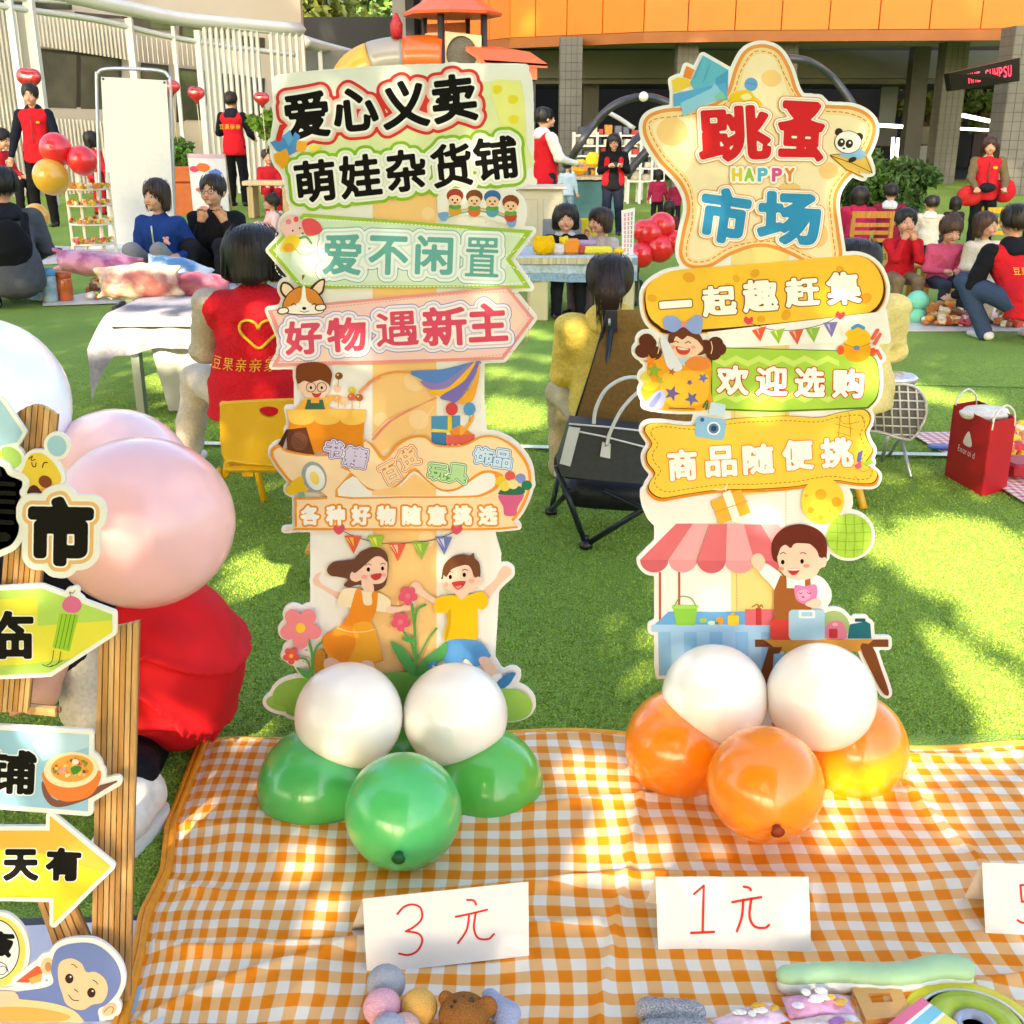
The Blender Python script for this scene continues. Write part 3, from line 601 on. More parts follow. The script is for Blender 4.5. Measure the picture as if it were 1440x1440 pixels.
# boy with raised arms
gl('printed_boy', SK, [(740, 400), (700, 375), (660, 352), (632, 345), (628, 330), (650, 308), (672, 318), (690, 345), (735, 372), (752, 385)])
gl('printed_boy', SK, [(905, 350), (950, 305), (965, 275), (985, 255), (1008, 265), (1010, 285), (990, 305), (960, 335), (920, 385)])
gl('printed_boy', '#74452c', [(752, 285), (760, 245), (790, 215), (830, 205), (855, 210), (870, 200), (875, 220), (892, 240), (895, 285), (880, 300), (760, 300)])
gl('printed_boy', SK, [(762, 275), (790, 255), (840, 245), (870, 262), (880, 285), (900, 295), (897, 320), (878, 325), (862, 345), (820, 355), (782, 342), (765, 330), (755, 310)], sil=False)
gl('printed_boy', '#74452c', [(755, 270), (775, 232), (820, 215), (860, 222), (885, 250), (888, 285), (872, 290), (862, 262), (845, 245), (810, 252), (785, 265), (768, 290)], sil=False)
for x, y, c_, a, b in ((783, 290, INK, 2.4, 3.2), (835, 282, INK, 2.4, 3.2), (768, 318, '#f5a99c', 3.4, 3.2), (862, 305, '#f5a99c', 4.4, 3.4)): A.e('printed_boy', c_, *f4(x, y), a, b, sil=False)
gl('printed_boy', '#c93f3c', [(790, 310), (838, 305), (832, 325), (812, 338), (798, 328)], sil=False); gl('printed_boy', '#f08c80', [(802, 326), (826, 322), (814, 334)], sil=False)
A.l('printed_boy', '#5a382c', f4([(772, 275), (782, 270), (792, 273)]), 1); A.l('printed_boy', '#5a382c', f4([(828, 266), (838, 261), (848, 266)]), 1)
gl('printed_boy', SK, [(805, 345), (845, 345), (848, 372), (812, 375)], sil=False)
gl('printed_boy', '#f3c31c', [(732, 368), (800, 358), (825, 375), (850, 358), (905, 345), (925, 385), (905, 412), (885, 410), (885, 470), (878, 525), (820, 535), (760, 525), (770, 460), (770, 425), (728, 420)])
gl('printed_boy', '#d8a717', [(770, 428), (785, 410), (784, 470), (770, 520), (762, 522), (772, 465)], sil=False)
gl('printed_boy', '#5b9dd6', [(772, 528), (885, 528), (930, 575), (928, 592), (880, 625), (850, 600), (830, 595), (815, 618), (760, 605)])
gl('printed_boy', SK, [(888, 600), (925, 590), (965, 655), (940, 672)]); gl('printed_boy', '#f4f4f2', [(935, 665), (965, 648), (978, 668), (955, 685)])
gl('printed_boy', '#3f83b8', [(955, 685), (1000, 648), (1028, 650), (1005, 690), (975, 715)]); gl('printed_boy', '#dfe6ea', [(1000, 735), (975, 715), (1005, 688), (1028, 652), (1035, 665), (1020, 700)])
# flowers and grass
A.e('printed_meadow', '#9ccb5c', *f4(160, 770), 26, 12, rot=6); gl('printed_meadow', '#8dc255', [(115, 745), (130, 710), (170, 685), (230, 675), (290, 690), (300, 780), (220, 820), (170, 810), (160, 785), (125, 775)])
gl('printed_meadow', '#7fc05a', [(290, 720), (420, 660), (560, 645), (740, 650), (900, 700), (950, 800), (280, 810)]); gl('printed_meadow', '#9ccb5c', [(940, 720), (1010, 705), (1065, 725), (1090, 765), (1075, 805), (1030, 825), (960, 820)])
for q, wd in (([(250, 510), (268, 580), (268, 660)], 4), ([(215, 590), (250, 600), (265, 650)], 3), ([(265, 600), (285, 550), (305, 530)], 3), ([(640, 390), (650, 480), (655, 655)], 4), ([(600, 480), (640, 540), (655, 640)], 3.5), ([(650, 460), (660, 410), (690, 392)], 3.5), ([(660, 600), (700, 520), (732, 480)], 3)):
    A.l('printed_flower_stem', '#5aa24e', f4(q), wd, sil=True)
for q in ([(560, 530), (610, 555), (650, 620), (640, 655), (600, 610)], [(660, 655), (680, 600), (740, 550), (770, 530), (765, 580), (700, 640)], [(208, 625), (250, 640), (262, 665), (235, 660)], [(600, 515), (640, 512), (650, 530), (620, 530)]): gl('printed_leaf', '#55a85a', q)
def flower(cx, cy, rad, n, c_, cc, r_):
    fn = 'printed_flower|%d' % cx
    for i in range(n): a = 2*math.pi*i/n+.3; A.e(fn, c_, cx+rad*math.cos(a), cy+rad*math.sin(a), r_, r_*.85, rot=math.degrees(a))
    A.e(fn, cc, cx, cy, r_*.55, sil=False)
flower(*f4(225, 478), 17, 5, '#ee8a90', '#f5c840', 13); flower(*f4(190, 582), 7, 5, '#ea5a55', '#f5c840', 5.5); flower(*f4(625, 358), 7, 5, '#e65a76', '#ec7a8e', 7); flower(*f4(598, 455), 7, 5, '#e65a76', '#ec7a8e', 7)
flower(*f4(720, 620), 4, 4, '#5b9dd6', '#e9f0fa', 4)
A.build(grow=5.2, extra=[np.array([(441, 262), (676, 262), (676, 560), (690, 745), (700, 780), (690, 950), (441, 950), (441, 745), (418, 690), (418, 500), (441, 490)])])
q = B(); q.box((LS.location[0], 2.14, .07), (.10, .006, .14)); q.box((LS.location[0], 2.17, .15), (.03, .012, .30), rot=Matrix.Rotation(R(-16), 3, 'X')); q.build('rear_strut', pr('#e9e6df'), LS)

# ---------------------------------------------------------------- right tall board
RS = empty('display_board', (V(1078, 1000, 2.14)[0], 2.14, 0), 'tall star-topped cut-out board with red and blue characters behind the orange balloons', 'sign')
A = Board(RS, 2.14, 0, 1075)
f5 = zz(860, 40, 3.4286); f6 = zz(860, 420, 3.4286); f7 = zz(860, 700, 2.88)
A.p('pillar_panel', PW, [(985, 360), (1180, 360), (1170, 500), (1170, 740), (1060, 770), (950, 740), (985, 690)]); A.p('pillar_panel', '#f3dc8c', [(1028, 340), (1110, 340), (1110, 880), (1028, 880)], sil=False)
A.c('pillar_panel', PW, [(905, 690), (960, 705), (1110, 690), (1190, 690), (1160, 740), (950, 750)])
for x in (1033, 1105): A.dash('pillar_stitching|%d' % x, '#c99a3a', [(x, 462), (x, 760)], .8, 2, 2, closed=False)
A.dash('pillar_stitching|9', '#c99a3a', [(1036, 800), (1036, 860)], .8, 2, 2, closed=False)
star = [(1071, 62), (1095, 70), (1111, 95), (1125, 132), (1150, 146), (1200, 150), (1226, 165), (1231, 188), (1215, 225), (1185, 258), (1176, 285), (1181, 330), (1184, 360), (1172, 377), (1145, 376), (1110, 358), (1070, 347), (1030, 358), (998, 376), (968, 376), (955, 358), (959, 325), (966, 290), (955, 258), (925, 225), (905, 190), (908, 165), (935, 153), (990, 149), (1020, 132), (1033, 95), (1048, 70)]
sc_ = np.array(star); cc_ = np.array([1070, 225.])
def inset(P, d):
    C = cr(P, True, 5); t = np.roll(C, -1, 0)-np.roll(C, 1, 0); t /= np.linalg.norm(t, axis=1)[:, None]+1e-9; n_ = np.stack([-t[:, 1], t[:, 0]], 1)
    if np.dot(n_[0], np.mean(C, 0)-C[0]) < 0: n_ = -n_
    return C+n_*d
A.p('star_panel', '#f0994a', [cr(star)]); A.p('star_panel', '#fcdca0', [inset(star, 5)], sil=False); A.p('star_panel', '#fde9bf', [inset(star, 14)], sil=False)
for x, y, a, b in ((945, 185, 22, 20), (1085, 110, 14, 12), (1165, 240, 14, 12), (1000, 320, 16, 10), (1150, 330, 14, 18), (1110, 265, 16, 8)): A.e('star_panel', '#fbd08a', x, y, a, b, sil=False)
A.dash('star_stitching', '#d98536', inset(star, 10)[::6], 1.4, 5, 4)
# crate of blue things, toy car
for c_, q in (('#f08a3c', [(345, 235), (360, 180), (400, 200), (380, 245)]), ('#f3cd46', [(290, 250), (320, 235), (370, 245), (392, 275), (300, 310)]), ('#63b7d2', [(378, 262), (440, 130), (562, 200), (530, 260), (400, 300)]), ('#4c9fce', [(500, 240), (562, 200), (560, 300), (505, 330)]),
              ('#5aa9dd', [(298, 315), (550, 262), (560, 345), (420, 350), (300, 378)]), ('#8fcbe6', [(330, 360), (480, 290), (495, 260), (545, 330), (440, 375), (345, 425)]), ('#7fc6a8', [(495, 325), (530, 300), (555, 340), (510, 350)])): A.p('printed_parcel', c_, f5(q))
for d in (0, 40): A.l('printed_parcel', '#4a98b6', [f5(435+d, 150+d*.5), f5(400+d, 240+d*.5)], .7, smooth=False)
A.e('printed_ball', '#6aa6dc', *f5(672, 270), 9.6); A.l('printed_ball', '#4a86c0', [f5(650, 262), f5(695, 272)], .8, smooth=False)
A.c('printed_toy_car', '#f4c828', f5([(565, 335), (600, 305), (660, 298), (690, 330), (722, 358), (715, 380), (640, 395), (590, 385)])); A.c('printed_toy_car', '#f8e9a8', f5([(620, 325), (655, 312), (675, 335), (640, 345)]), sil=False); A.e('printed_toy_car', '#4a3020', *f5(675, 382), 6, 5, sil=False); A.e('printed_toy_car', '#b9ada0', *f5(675, 382), 2.5, 2, sil=False)
# main lettering
A.text('flea_lettering', [('跳', 984, 152, 1080, 224, -3), ('蚤', 1096, 145, 1156, 223, 3)], [(9.6, '#ee9148'), (8.4, '#fbf6ea'), (6.0, '#e2b98a'), (5.0, '#fdf8f0'), (3.3, '#d8232a')])
hp = [('H', 1030, '#e6d23c'), ('A', 1047, '#9ecb4c'), ('P', 1066, '#59b8dd'), ('P', 1086, '#e5559a'), ('Y', 1104, '#f2903c')]
A.text('happy_lettering', [(c_, x, 237, x+12, 254, 0) for c_, x, _ in hp], [(5.0, '#f3a65c'), (4.2, '#fbf6ea')], st=.6)
for c_, x, k in hp: A.text('happy_lettering', [(c_, x, 237, x+12, 254, 0)], [(1.2, k)], st=.5)
A.text('market_lettering', [('市', 987, 268, 1050, 338, 8), ('场', 1068, 273, 1150, 340, 2)], [(9.8, '#ee9148'), (8.6, '#fbf6ea'), (6.4, '#e2b98a'), (5.4, '#fdf8f0'), (4.0, '#2f93c6')])
# panda on a paper plane
A.c('printed_plane', '#f0c25c', f5([(1052, 612), (1150, 605), (1220, 600), (1255, 695), (1190, 690), (1215, 720), (1130, 680)])); A.l('printed_plane', INK, f5([(1052, 612), (1160, 650), (1255, 695)]), .9, smooth=False); A.l('printed_plane', INK, f5([(1052, 612), (1130, 680), (1215, 718), (1190, 690)]), .9, smooth=False)
A.l('printed_plane', INK, f5([(1052, 610), (1215, 598), (1256, 696)]), .8, smooth=False)
A.c('printed_panda', '#8fbde6', f5([(1095, 605), (1190, 580), (1225, 610), (1195, 630), (1150, 628)]))
for x, y in ((1095, 500), (1193, 522)): A.e('printed_panda', '#3a2a24', *f5(x, y), 5.8, 5.8)
A.e('printed_panda', INK, *f5(1138, 548), 19.2, 16.2); A.e('printed_panda', '#fbf5ee', *f5(1138, 548), 18.4, 15.4, sil=False)
for x, y in ((1105, 550), (1144, 556)): A.e('printed_panda', '#3a2a24', *f5(x, y), 5.2, 6.2, rot=20, sil=False); A.e('printed_panda', '#ffffff', *f5(x+3, y-5), 1.7, sil=False)
A.e('printed_panda', '#3a2a24', *f5(1118, 578), 2, 1.4, sil=False); A.e('printed_panda', '#3a2a24', *f5(1160, 632), 6, 3.5, rot=-20, sil=False)
# yellow capsule
cap = f5([(150, 1300), (170, 1240), (230, 1195), (330, 1165), (700, 1135), (1080, 1100), (1200, 1095), (1280, 1140), (1322, 1225), (1318, 1310), (1270, 1375), (1180, 1395), (700, 1450), (300, 1478), (215, 1450), (165, 1395)])
A.c('capsule_panel', '#ec9a34', cap, n=3); A.p('capsule_panel', '#3a2412', [inset(cap, 2.0)], sil=False)
P_ = np.array(cr(cap, True, 3)); P_ = (P_-P_.mean(0))*[.975, .94]+P_.mean(0)+[-.5, -3]; A.p('capsule_panel', '#f7c33f', [P_], sil=False)
for x, y, a in ((372, 1200, 9), (600, 1205, 6), (690, 1180, 7), (195, 1300, 7), (840, 1380, 8), (1225, 1300, 9), (560, 1240, 5), (1100, 1160, 6), (720, 1400, 6)): A.e('capsule_panel', '#eaa72e', *f5(x, y), a, a*.8, rot=x, sil=False)
A.text('capsule_lettering', chars(f5, '一起趣赶集', [(236, 1318, 380, 1340), (440, 1245, 595, 1380), (635, 1215, 795, 1360), (840, 1205, 995, 1335), (1040, 1178, 1195, 1325)], -4), [(3.5, '#8a4a1c'), (2.0, '#fffaf0')], st=.7)
# bunting on the right board
A.p('bunting_panel', PW, f6([(460, 160), (1310, 60), (1330, 200), (480, 240)])); A.l('printed_bunting', '#4a4038', f6([(670, 118), (780, 150), (900, 148), (1020, 120), (1105, 75)]), .9)
for x, y, c_, c2 in ((712, 160, '#e2603c', '#f6b0a0'), (800, 170, '#9cc53a', '#e8f0a0'), (890, 175, '#e2604a', '#f8b98a'), (970, 165, '#8fbc4c', '#b8d66a'), (1055, 140, '#8a7cc0', '#d4cdec')):
    A.p('printed_bunting', c_, f6([(x-38, y-22+(980-x)*.05), (x+34, y-30), (x+4, y+46)]), sil=False); A.p('printed_bunting', c2, f6([(x-20, y-18), (x-8, y-19), (x, y+18)]), sil=False)
for x, y in ((658, 100), (1100, 75)): A.c('printed_heart', '#dd4a58', f6([(x, y+24), (x-22, y+4), (x-12, y-16), (x+2, y-6), (x+18, y-14), (x+22, y+6)]))
# green welcome panel
gp = [tuple(p) for p in [f6(478, 232), f6(800, 240), f6(1180, 250)]]+[tuple(p) for p in cr(f6([(1240, 262), (1278, 300), (1292, 400), (1278, 480), (1235, 528)]), False, 4)]+[f6(800, 545), f6(478, 535)]
A.p('welcome_panel', '#4f7a1c', gp); A.p('welcome_panel', '#a6d04c', (np.array(gp)-np.array([1118, 533]))*[.985, .96]+[1118, 532.4], sil=False)
for y, d in ((272, 1), (500, -1)):
    zx = np.arange(490, 1100, 55); tp = [f6(float(x), y+(i % 2)*26*d) for i, x in enumerate(zx)]; bt = [f6(float(x), y+28*d+(i % 2)*26*d) for i, x in enumerate(zx)]
    A.p('welcome_panel', '#c9e36e', tp+bt[::-1], sil=False)
A.text('welcome_lettering', chars(f6, '欢迎选购', [(510, 325, 655, 458), (698, 328, 842, 462), (885, 335, 1022, 468), (1066, 340, 1210, 472)], 1), [(3.3, '#d3402c'), (1.8, '#fffaf2')], st=.7)
# backpack
A.e('printed_backpack', '#f0a023', *f6(1180, 245), 20, 18); A.e('printed_backpack', '#f6bf2b', *f6(1182, 190), 19, 15); A.l('printed_backpack', '#b9721a', f6([(1118, 215), (1180, 235), (1245, 212)]), 1); A.e('printed_backpack', '#e2582f', *f6(1102, 245), 5, 7); A.e('printed_backpack', '#e2582f', *f6(1258, 255), 4, 6)
A.r('printed_backpack', '#7a86c8', *f6(1165, 225), *f6(1192, 245), 2); A.l('printed_backpack', '#4f9bd0', f6([(1160, 140), (1185, 128), (1212, 140)]), 5)
for q in ([(1255, 190), (1280, 150)], [(1265, 215), (1292, 170)], [(1278, 250), (1296, 285)]): A.l('printed_backpack', '#e9654a', f6(q), 5, smooth=False, sil=True)
A.c('printed_ribbon_tail', '#f6ead4', f6([(1100, 130), (1115, 160), (1135, 190), (1110, 200)]))
# girl with pigtails and stars
gg = lambda c_, q, **k: A.c('printed_pigtail_girl', c_, f6(q), **k)
gg('#f2a42c', [(180, 300), (230, 270), (350, 320), (470, 290), (476, 430), (470, 530), (250, 535), (170, 500), (140, 440), (165, 390)])
gg('#f5ba3a', [(250, 360), (440, 350), (470, 420), (440, 500), (300, 520), (240, 450)], sil=False)
for x, y in ((180, 215), (150, 250), (205, 260), (450, 230), (490, 262), (515, 240), (168, 200), (500, 215)): A.e('printed_pigtail_girl', '#5e2f1d', *f6(x, y), 11, 10)
for x in (222, 478): A.l('printed_pigtail_girl', '#f3d2b0', f6([(x, 205), (x+6, 235), (x, 262)]), 1.2)
gg('#6c3a22', [(270, 200), (285, 160), (340, 135), (400, 150), (435, 190), (445, 240), (430, 270), (280, 270)])
gg('#f7cfae', [(282, 210), (300, 180), (350, 175), (400, 190), (425, 215), (440, 240), (420, 262), (395, 280), (340, 290), (300, 275), (282, 245)], sil=False)
gg('#6c3a22', [(278, 205), (300, 160), (350, 145), (405, 160), (430, 205), (400, 192), (370, 175), (340, 195), (310, 180), (295, 210)], sil=False)
gg('#8ea5dc', [(250, 90), (300, 80), (340, 115), (345, 130), (400, 78), (435, 90), (430, 160), (390, 165), (345, 135), (300, 160), (255, 140)]); A.e('printed_pigtail_girl', '#e98d9c', *f6(345, 122), 4, 4)
gg('#cf4634', [(310, 228), (350, 235), (378, 240), (365, 265), (335, 268), (315, 255)], sil=False); gg('#f3d8c9', [(318, 232), (370, 240), (350, 246), (325, 243)], sil=False)
for x, y in ((308, 205), (368, 208)): A.l('printed_pigtail_girl', INK, f6([(x-14, y+4), (x, y-3), (x+12, y+5)]), 1.1)
for x in (296, 392): A.e('printed_pigtail_girl', '#f5a389', *f6(x, 232), 3.5, 2.5, sil=False)
gg('#b8d2e4', [(328, 285), (385, 280), (380, 305), (350, 318), (325, 305)], sil=False); gg('#e2e6ee', [(235, 195), (262, 190), (300, 260), (340, 330), (300, 350), (265, 320), (245, 250)])
gg('#e98a3c', [(350, 310), (400, 275), (465, 290), (470, 330), (400, 345)], sil=False)
def starp(cx, cy, r_, rot, c_): A.p('printed_star', c_, [[cx+(r_ if i % 2 == 0 else r_*.42)*math.cos(R(rot+36*i)), cy+(r_ if i % 2 == 0 else r_*.42)*math.sin(R(rot+36*i))] for i in range(10)])
for x, y, r_, c_ in ((290, 455, 12, '#6d5a94'), (385, 480, 11, '#6a6aa0'), (440, 380, 8, '#6d7ab0'), (205, 345, 12, '#8fae3a'), (375, 402, 5, '#6d5a94'), (185, 300, 10, '#ea8a2c'), (230, 395, 8, '#bcae3c'), (290, 350, 6, '#b8682c')): starp(*f6(x, y), r_, x, c_)
for q, c_ in (([(160, 500), (225, 440), (258, 455), (240, 525), (170, 520)], '#a9b2dd'), ([(180, 505), (228, 450), (235, 470), (200, 520)], '#7d86c4'), ([(150, 430), (170, 400), (230, 405), (200, 440)], '#f0bb34'), ([(140, 380), (160, 350), (190, 390), (170, 410)], '#d9c84a')): gg(c_, q)
A.l('printed_pigtail_girl', '#6a4a1c', [f6(275, 525), f6(400, 530)], 1.4, smooth=False)
# plank panel
pk = [(150, 640), (165, 605), (230, 598), (350, 612), (450, 605), (560, 580), (700, 568), (850, 562), (1000, 570), (1090, 548), (1160, 535), (1220, 530), (1248, 560), (1245, 600), (1225, 640), (1240, 690), (1262, 730), (1245, 770), (1230, 800), (1280, 840), (1285, 870), (1260, 900), (1180, 900), (1060, 885), (900, 915), (700, 930), (500, 935), (330, 960), (230, 975), (175, 940), (172, 900), (200, 850), (165, 800), (160, 750), (185, 700)]
A.c('plank_panel', '#e98d2c', f6(pk), n=3); q_ = np.array(f6(pk)); q_ = (q_-q_.mean(0))*[.99, .965]+q_.mean(0)+[0, -2.0]; A.c('plank_panel', '#3d2814', q_, n=3, sil=False)
q2 = np.array(f6(pk)); q2 = (q2-q2.mean(0))*[.982, .95]+q2.mean(0)+[0, -2.2]; A.c('plank_panel', '#f9cd4c', q2, n=3, sil=False)
q3 = (q_-q_.mean(0))*[.945, .86]+q_.mean(0); A.dash('plank_stitching', '#8a6420', q3, 1, 3, 3.5)
A.text('plank_lettering', chars(f6, '商品随便挑', [(275, 728, 405, 868), (455, 712, 595, 850), (635, 702, 775, 838), (825, 682, 965, 818), (1010, 672, 1155, 805)], -3), [(3.3, '#f0843c'), (1.9, '#fffaf2')], st=.7)
for i_, q in enumerate(([(1080, 560), (1120, 600), (1190, 590)], [(1075, 600), (1160, 625)], [(1080, 640), (1150, 660)], [(1100, 560), (1090, 660)], [(1140, 545), (1150, 650)], [(1180, 800), (1205, 830), (1240, 820)], [(1170, 850), (1190, 880)], [(1200, 560), (1215, 600)])): A.l('printed_scribble', '#b9832c', f6(q), .8)
A.p('printed_windmill', '#6a68b4', f6([(1185, 740), (1210, 725), (1195, 790), (1178, 780)])); A.p('printed_windmill', '#e0607c', f6([(1165, 800), (1198, 780), (1202, 810), (1180, 820)])); A.p('printed_windmill', '#8fc23c', f6([(1205, 790), (1250, 765), (1258, 790), (1215, 800)]))
# camera
A.r('printed_camera', '#8fc1e6', *f6(402, 570), *f6(546, 672), 6, rot=8); A.r('printed_camera', '#c4def0', *f6(470, 500), *f6(545, 560), 3, rot=10); A.e('printed_camera', '#e8f2fa', *f6(490, 622), 9.5, 9.5, sil=False); A.e('printed_camera', '#5e7ea6', *f6(490, 622), 7.3, 7.3, sil=False); A.e('printed_camera', '#2e4670', *f6(490, 622), 4.2, 4.2, sil=False); A.e('printed_camera', '#3c5fa0', *f6(435, 580), 3, 3, sil=False)
A.l('printed_camera', '#3f7a4c', f6([(440, 520), (460, 490), (455, 530)]), 3)
# gift, balloons
A.p('printed_gift', '#f4b440', turn(np.array(f6([(485, 950), (640, 930), (660, 1050), (500, 1070)])), -14)); A.p('printed_gift', '#fbf3e4', turn(np.array(f6([(548, 925), (590, 920), (605, 1072), (565, 1075)])), -14), sil=False); A.l('printed_gift', '#f8f1e2', f6([(490, 915), (540, 915), (555, 885), (548, 920)]), 1.5)
A.l('printed_gift', '#e2952c', turn(np.array(f6([(495, 1005), (655, 990)])), -14), 1.2, smooth=False)
A.e('printed_balloon', '#f6cf45', *f6(1014, 970), 30, 33, rot=8)
for x, y, r_ in ((1005, 940, 8), (1080, 975, 7), (958, 1015, 4.5), (1005, 1050, 4), (935, 945, 2.4), (1048, 1018, 2)): A.e('printed_balloon', '#eeaa2c', *f6(x, y), r_, sil=False)
A.e('printed_green_balloon', '#a9d24c', *f6(1143, 1140), 32, 31)
for d in (-18, -6, 6, 18):
    for o in (0, 1):
        hw = math.sqrt(31**2-d*d)-1; c0 = np.array(f6(1143, 1140)); a_ = [(-hw, d), (0, d+1.5), (hw, d)]; a_ = [(y, x) for x, y in a_] if o else a_
        A.l('printed_green_balloon', '#8bb83a', [tuple(c0+np.array(p)) for p in a_], .9)
# market stall
for i in range(6):
    x0, x1 = 951+i*23.6, 951+(i+1)*23.6; b0, b1 = 900+i*40, 900+(i+1)*40; c_ = ('#e0727a', '#f2aaae')[i % 2]
    ym = 787; q = [(x0, 736), (x1, 736), (b1, ym)]+[tuple(p) for p in ell((b0+b1)/2, ym, 20, 18, a0=0, a1=180, n=11)]+[(b0, ym)]
    A.p('printed_awning', c_, q); A.p('printed_awning', ('#d4656e', '#ea9ca2')[i % 2], [(b0, ym)]+[(b1, ym)]+[tuple(p) for p in ell((b0+b1)/2, ym, 20, 17.6, a0=0, a1=180, n=11)], sil=False)
A.p('stall_panel', PW, [(925, 800), (1110, 800), (1110, 900), (925, 900)], layer=2); A.p('stall_panel', '#f3dc8c', [(1028, 800), (1100, 800), (1100, 868), (1028, 868)], layer=3, sil=False)
for x in (928, 955): A.p('printed_pole', '#c25f4c', [(x-1.6, 804), (x+1.6, 804), (x+1.6, 880), (x-1.6, 880)])
A.p('printed_counter', '#6aaade', f7([(230, 460), (655, 460), (650, 520), (165, 520)])); A.r('printed_counter', '#a8d0f0', *f7(160, 512), *f7(655, 542), 3)
for i in range(9): A.p('printed_counter', ('#8fc2ea', '#a9d2f2')[i % 2], f7([(188+i*52, 542), (188+(i+1)*52, 542), (192+(i+1)*52, 720), (192+i*52, 720)]))
A.p('printed_bucket', '#8ecb4c', f7([(248, 440), (348, 440), (336, 515), (262, 515)])); A.r('printed_bucket', '#a5da62', *f7(243, 432), *f7(352, 447), 2); A.l('printed_bucket', '#6fae3a', f7([(255, 435), (275, 402), (300, 398), (325, 408), (340, 435)]), 1.4, sil=True)
for x, y, a, b, c_ in ((370, 495, 6, 3.6, '#9ccb5c'), (405, 505, 6, 3, '#d9ecd8'), (438, 496, 5.6, 5.6, '#f0a03c'), (425, 505, 3, 2, '#5aa24e')): A.e('printed_toy', c_, *f7(x, y), a, b)
A.r('printed_toy', '#f2ce3c', *f7(470, 475), *f7(515, 514), 2); A.r('printed_toy', '#e2b62c', *f7(483, 463), *f7(501, 477), 1)
A.r('printed_gift_box', '#e4707c', *f7(540, 450), *f7(655, 514), .5); A.r('printed_gift_box', '#c93f3c', *f7(583, 445), *f7(606, 514), .5); A.l('printed_gift_box', '#b5742c', f7([(570, 440), (590, 430), (595, 445), (605, 432), (612, 442)]), 1.6)
# shop boy
bb = lambda c_, q, **k: A.c('printed_shop_boy', c_, f7(q), **k)
bb('#f6f4f2', [(790, 330), (840, 335), (872, 370), (875, 410), (845, 440), (800, 400)]); bb('#f4f2f0', [(610, 262), (640, 270), (690, 310), (700, 330), (672, 380), (640, 345), (595, 295)])
bb(SK, [(560, 250), (575, 225), (600, 222), (618, 245), (615, 270), (598, 292), (578, 280)])
A.p('printed_shop_boy', '#a5602c', f7([(655, 370), (680, 310), (705, 312), (705, 360), (780, 360), (780, 318), (802, 318), (806, 420), (806, 500), (655, 500)])); A.p('printed_shop_boy', '#f6f4f2', f7([(705, 315), (780, 318), (776, 362), (707, 360)]), sil=False)
bb('#6a2a1c', [(648, 235), (648, 170), (690, 120), (760, 102), (830, 122), (865, 165), (868, 225), (850, 250), (700, 262), (665, 255)])
bb(SK, [(668, 240), (672, 195), (700, 180), (800, 182), (838, 210), (845, 232), (866, 240), (862, 272), (842, 280), (820, 312), (770, 328), (720, 322), (685, 295)], sil=False)
bb('#6a2a1c', [(650, 235), (655, 165), (700, 118), (770, 108), (835, 130), (865, 180), (858, 232), (838, 235), (825, 205), (790, 178), (740, 180), (722, 198), (700, 185), (680, 200), (668, 232)], sil=False)
for x, y, c_, a, b in ((690, 255, INK, 2.6, 3.4), (768, 252, INK, 2.6, 3.4), (684, 282, '#f3937c', 4, 2.6), (785, 270, '#f3937c', 4.6, 2.8)): A.e('printed_shop_boy', c_, *f7(x, y), a, b, sil=False)
bb('#c93a34', [(712, 282), (757, 280), (750, 300), (733, 308), (718, 300)], sil=False); bb('#fdf6f2', [(714, 282), (756, 281), (752, 287), (718, 288)], sil=False); A.l('printed_shop_boy', INK, f7([(680, 222), (692, 216), (702, 222)]), 1.1); A.l('printed_shop_boy', INK, f7([(760, 220), (772, 216), (784, 222)]), 1.1)
bb('#ee7fb0', [(738, 352), (755, 348), (780, 352), (815, 345), (828, 355), (828, 390), (815, 415), (780, 425), (748, 410), (738, 385)]); bb('#f6a6c8', [(752, 372), (790, 368), (800, 395), (775, 412), (752, 400)], sil=False)
for x in (762, 797): A.l('printed_shop_boy', INK, f7([(x-8, 378), (x, 382), (x+7, 378)]), 1)
A.e('printed_shop_boy', '#d4478a', *f7(772, 396), 2.2, 1.6, sil=False); bb(SK, [(780, 425), (820, 402), (842, 410), (842, 430), (815, 440)])
# table with bags
A.e('printed_luggage', '#a6c07c', *f7(900, 520), 22, 22); A.r('printed_luggage', '#d9463c', *f7(640, 487), *f7(725, 570), 4); A.r('printed_luggage', '#a9cfe2', *f7(714, 447), *f7(860, 570), 6); A.r('printed_luggage', '#e9f4fa', *f7(755, 450), *f7(820, 482), 2); A.r('printed_luggage', '#a9cfe2', *f7(765, 456), *f7(810, 474), 1)
A.c('printed_luggage', '#e9849c', f7([(870, 570), (870, 520), (900, 497), (935, 505), (950, 540), (948, 570)])); A.r('printed_luggage', '#c93a3c', *f7(880, 530), *f7(915, 568), 2); A.e('printed_luggage', '#f4b7c4', *f7(905, 512), 4, 2.5, sil=False)
A.p('printed_luggage', '#23707c', f7([(955, 570), (965, 512), (1030, 500), (1048, 510), (1052, 570)])); A.r('printed_luggage', '#1b5a66', *f7(985, 488), *f7(1028, 502), 1.5)
A.p('printed_table', '#7a4524', f7([(580, 572), (1120, 572), (1120, 602), (580, 602)])); A.p('printed_table', '#d99a44', f7([(615, 572), (1060, 572), (1000, 620), (680, 620)]), sil=False)
A.c('printed_table', '#7a4524', f7([(1005, 600), (1055, 600), (1090, 690), (1122, 785), (1105, 795), (1070, 740)]), n=3); A.p('printed_table', '#7a4524', f7([(635, 602), (690, 602), (640, 720), (615, 800), (585, 760), (605, 700)]))
A.p('printed_table', '#8fc0e0', f7([(655, 630), (700, 625), (690, 680), (650, 720)]), sil=False)
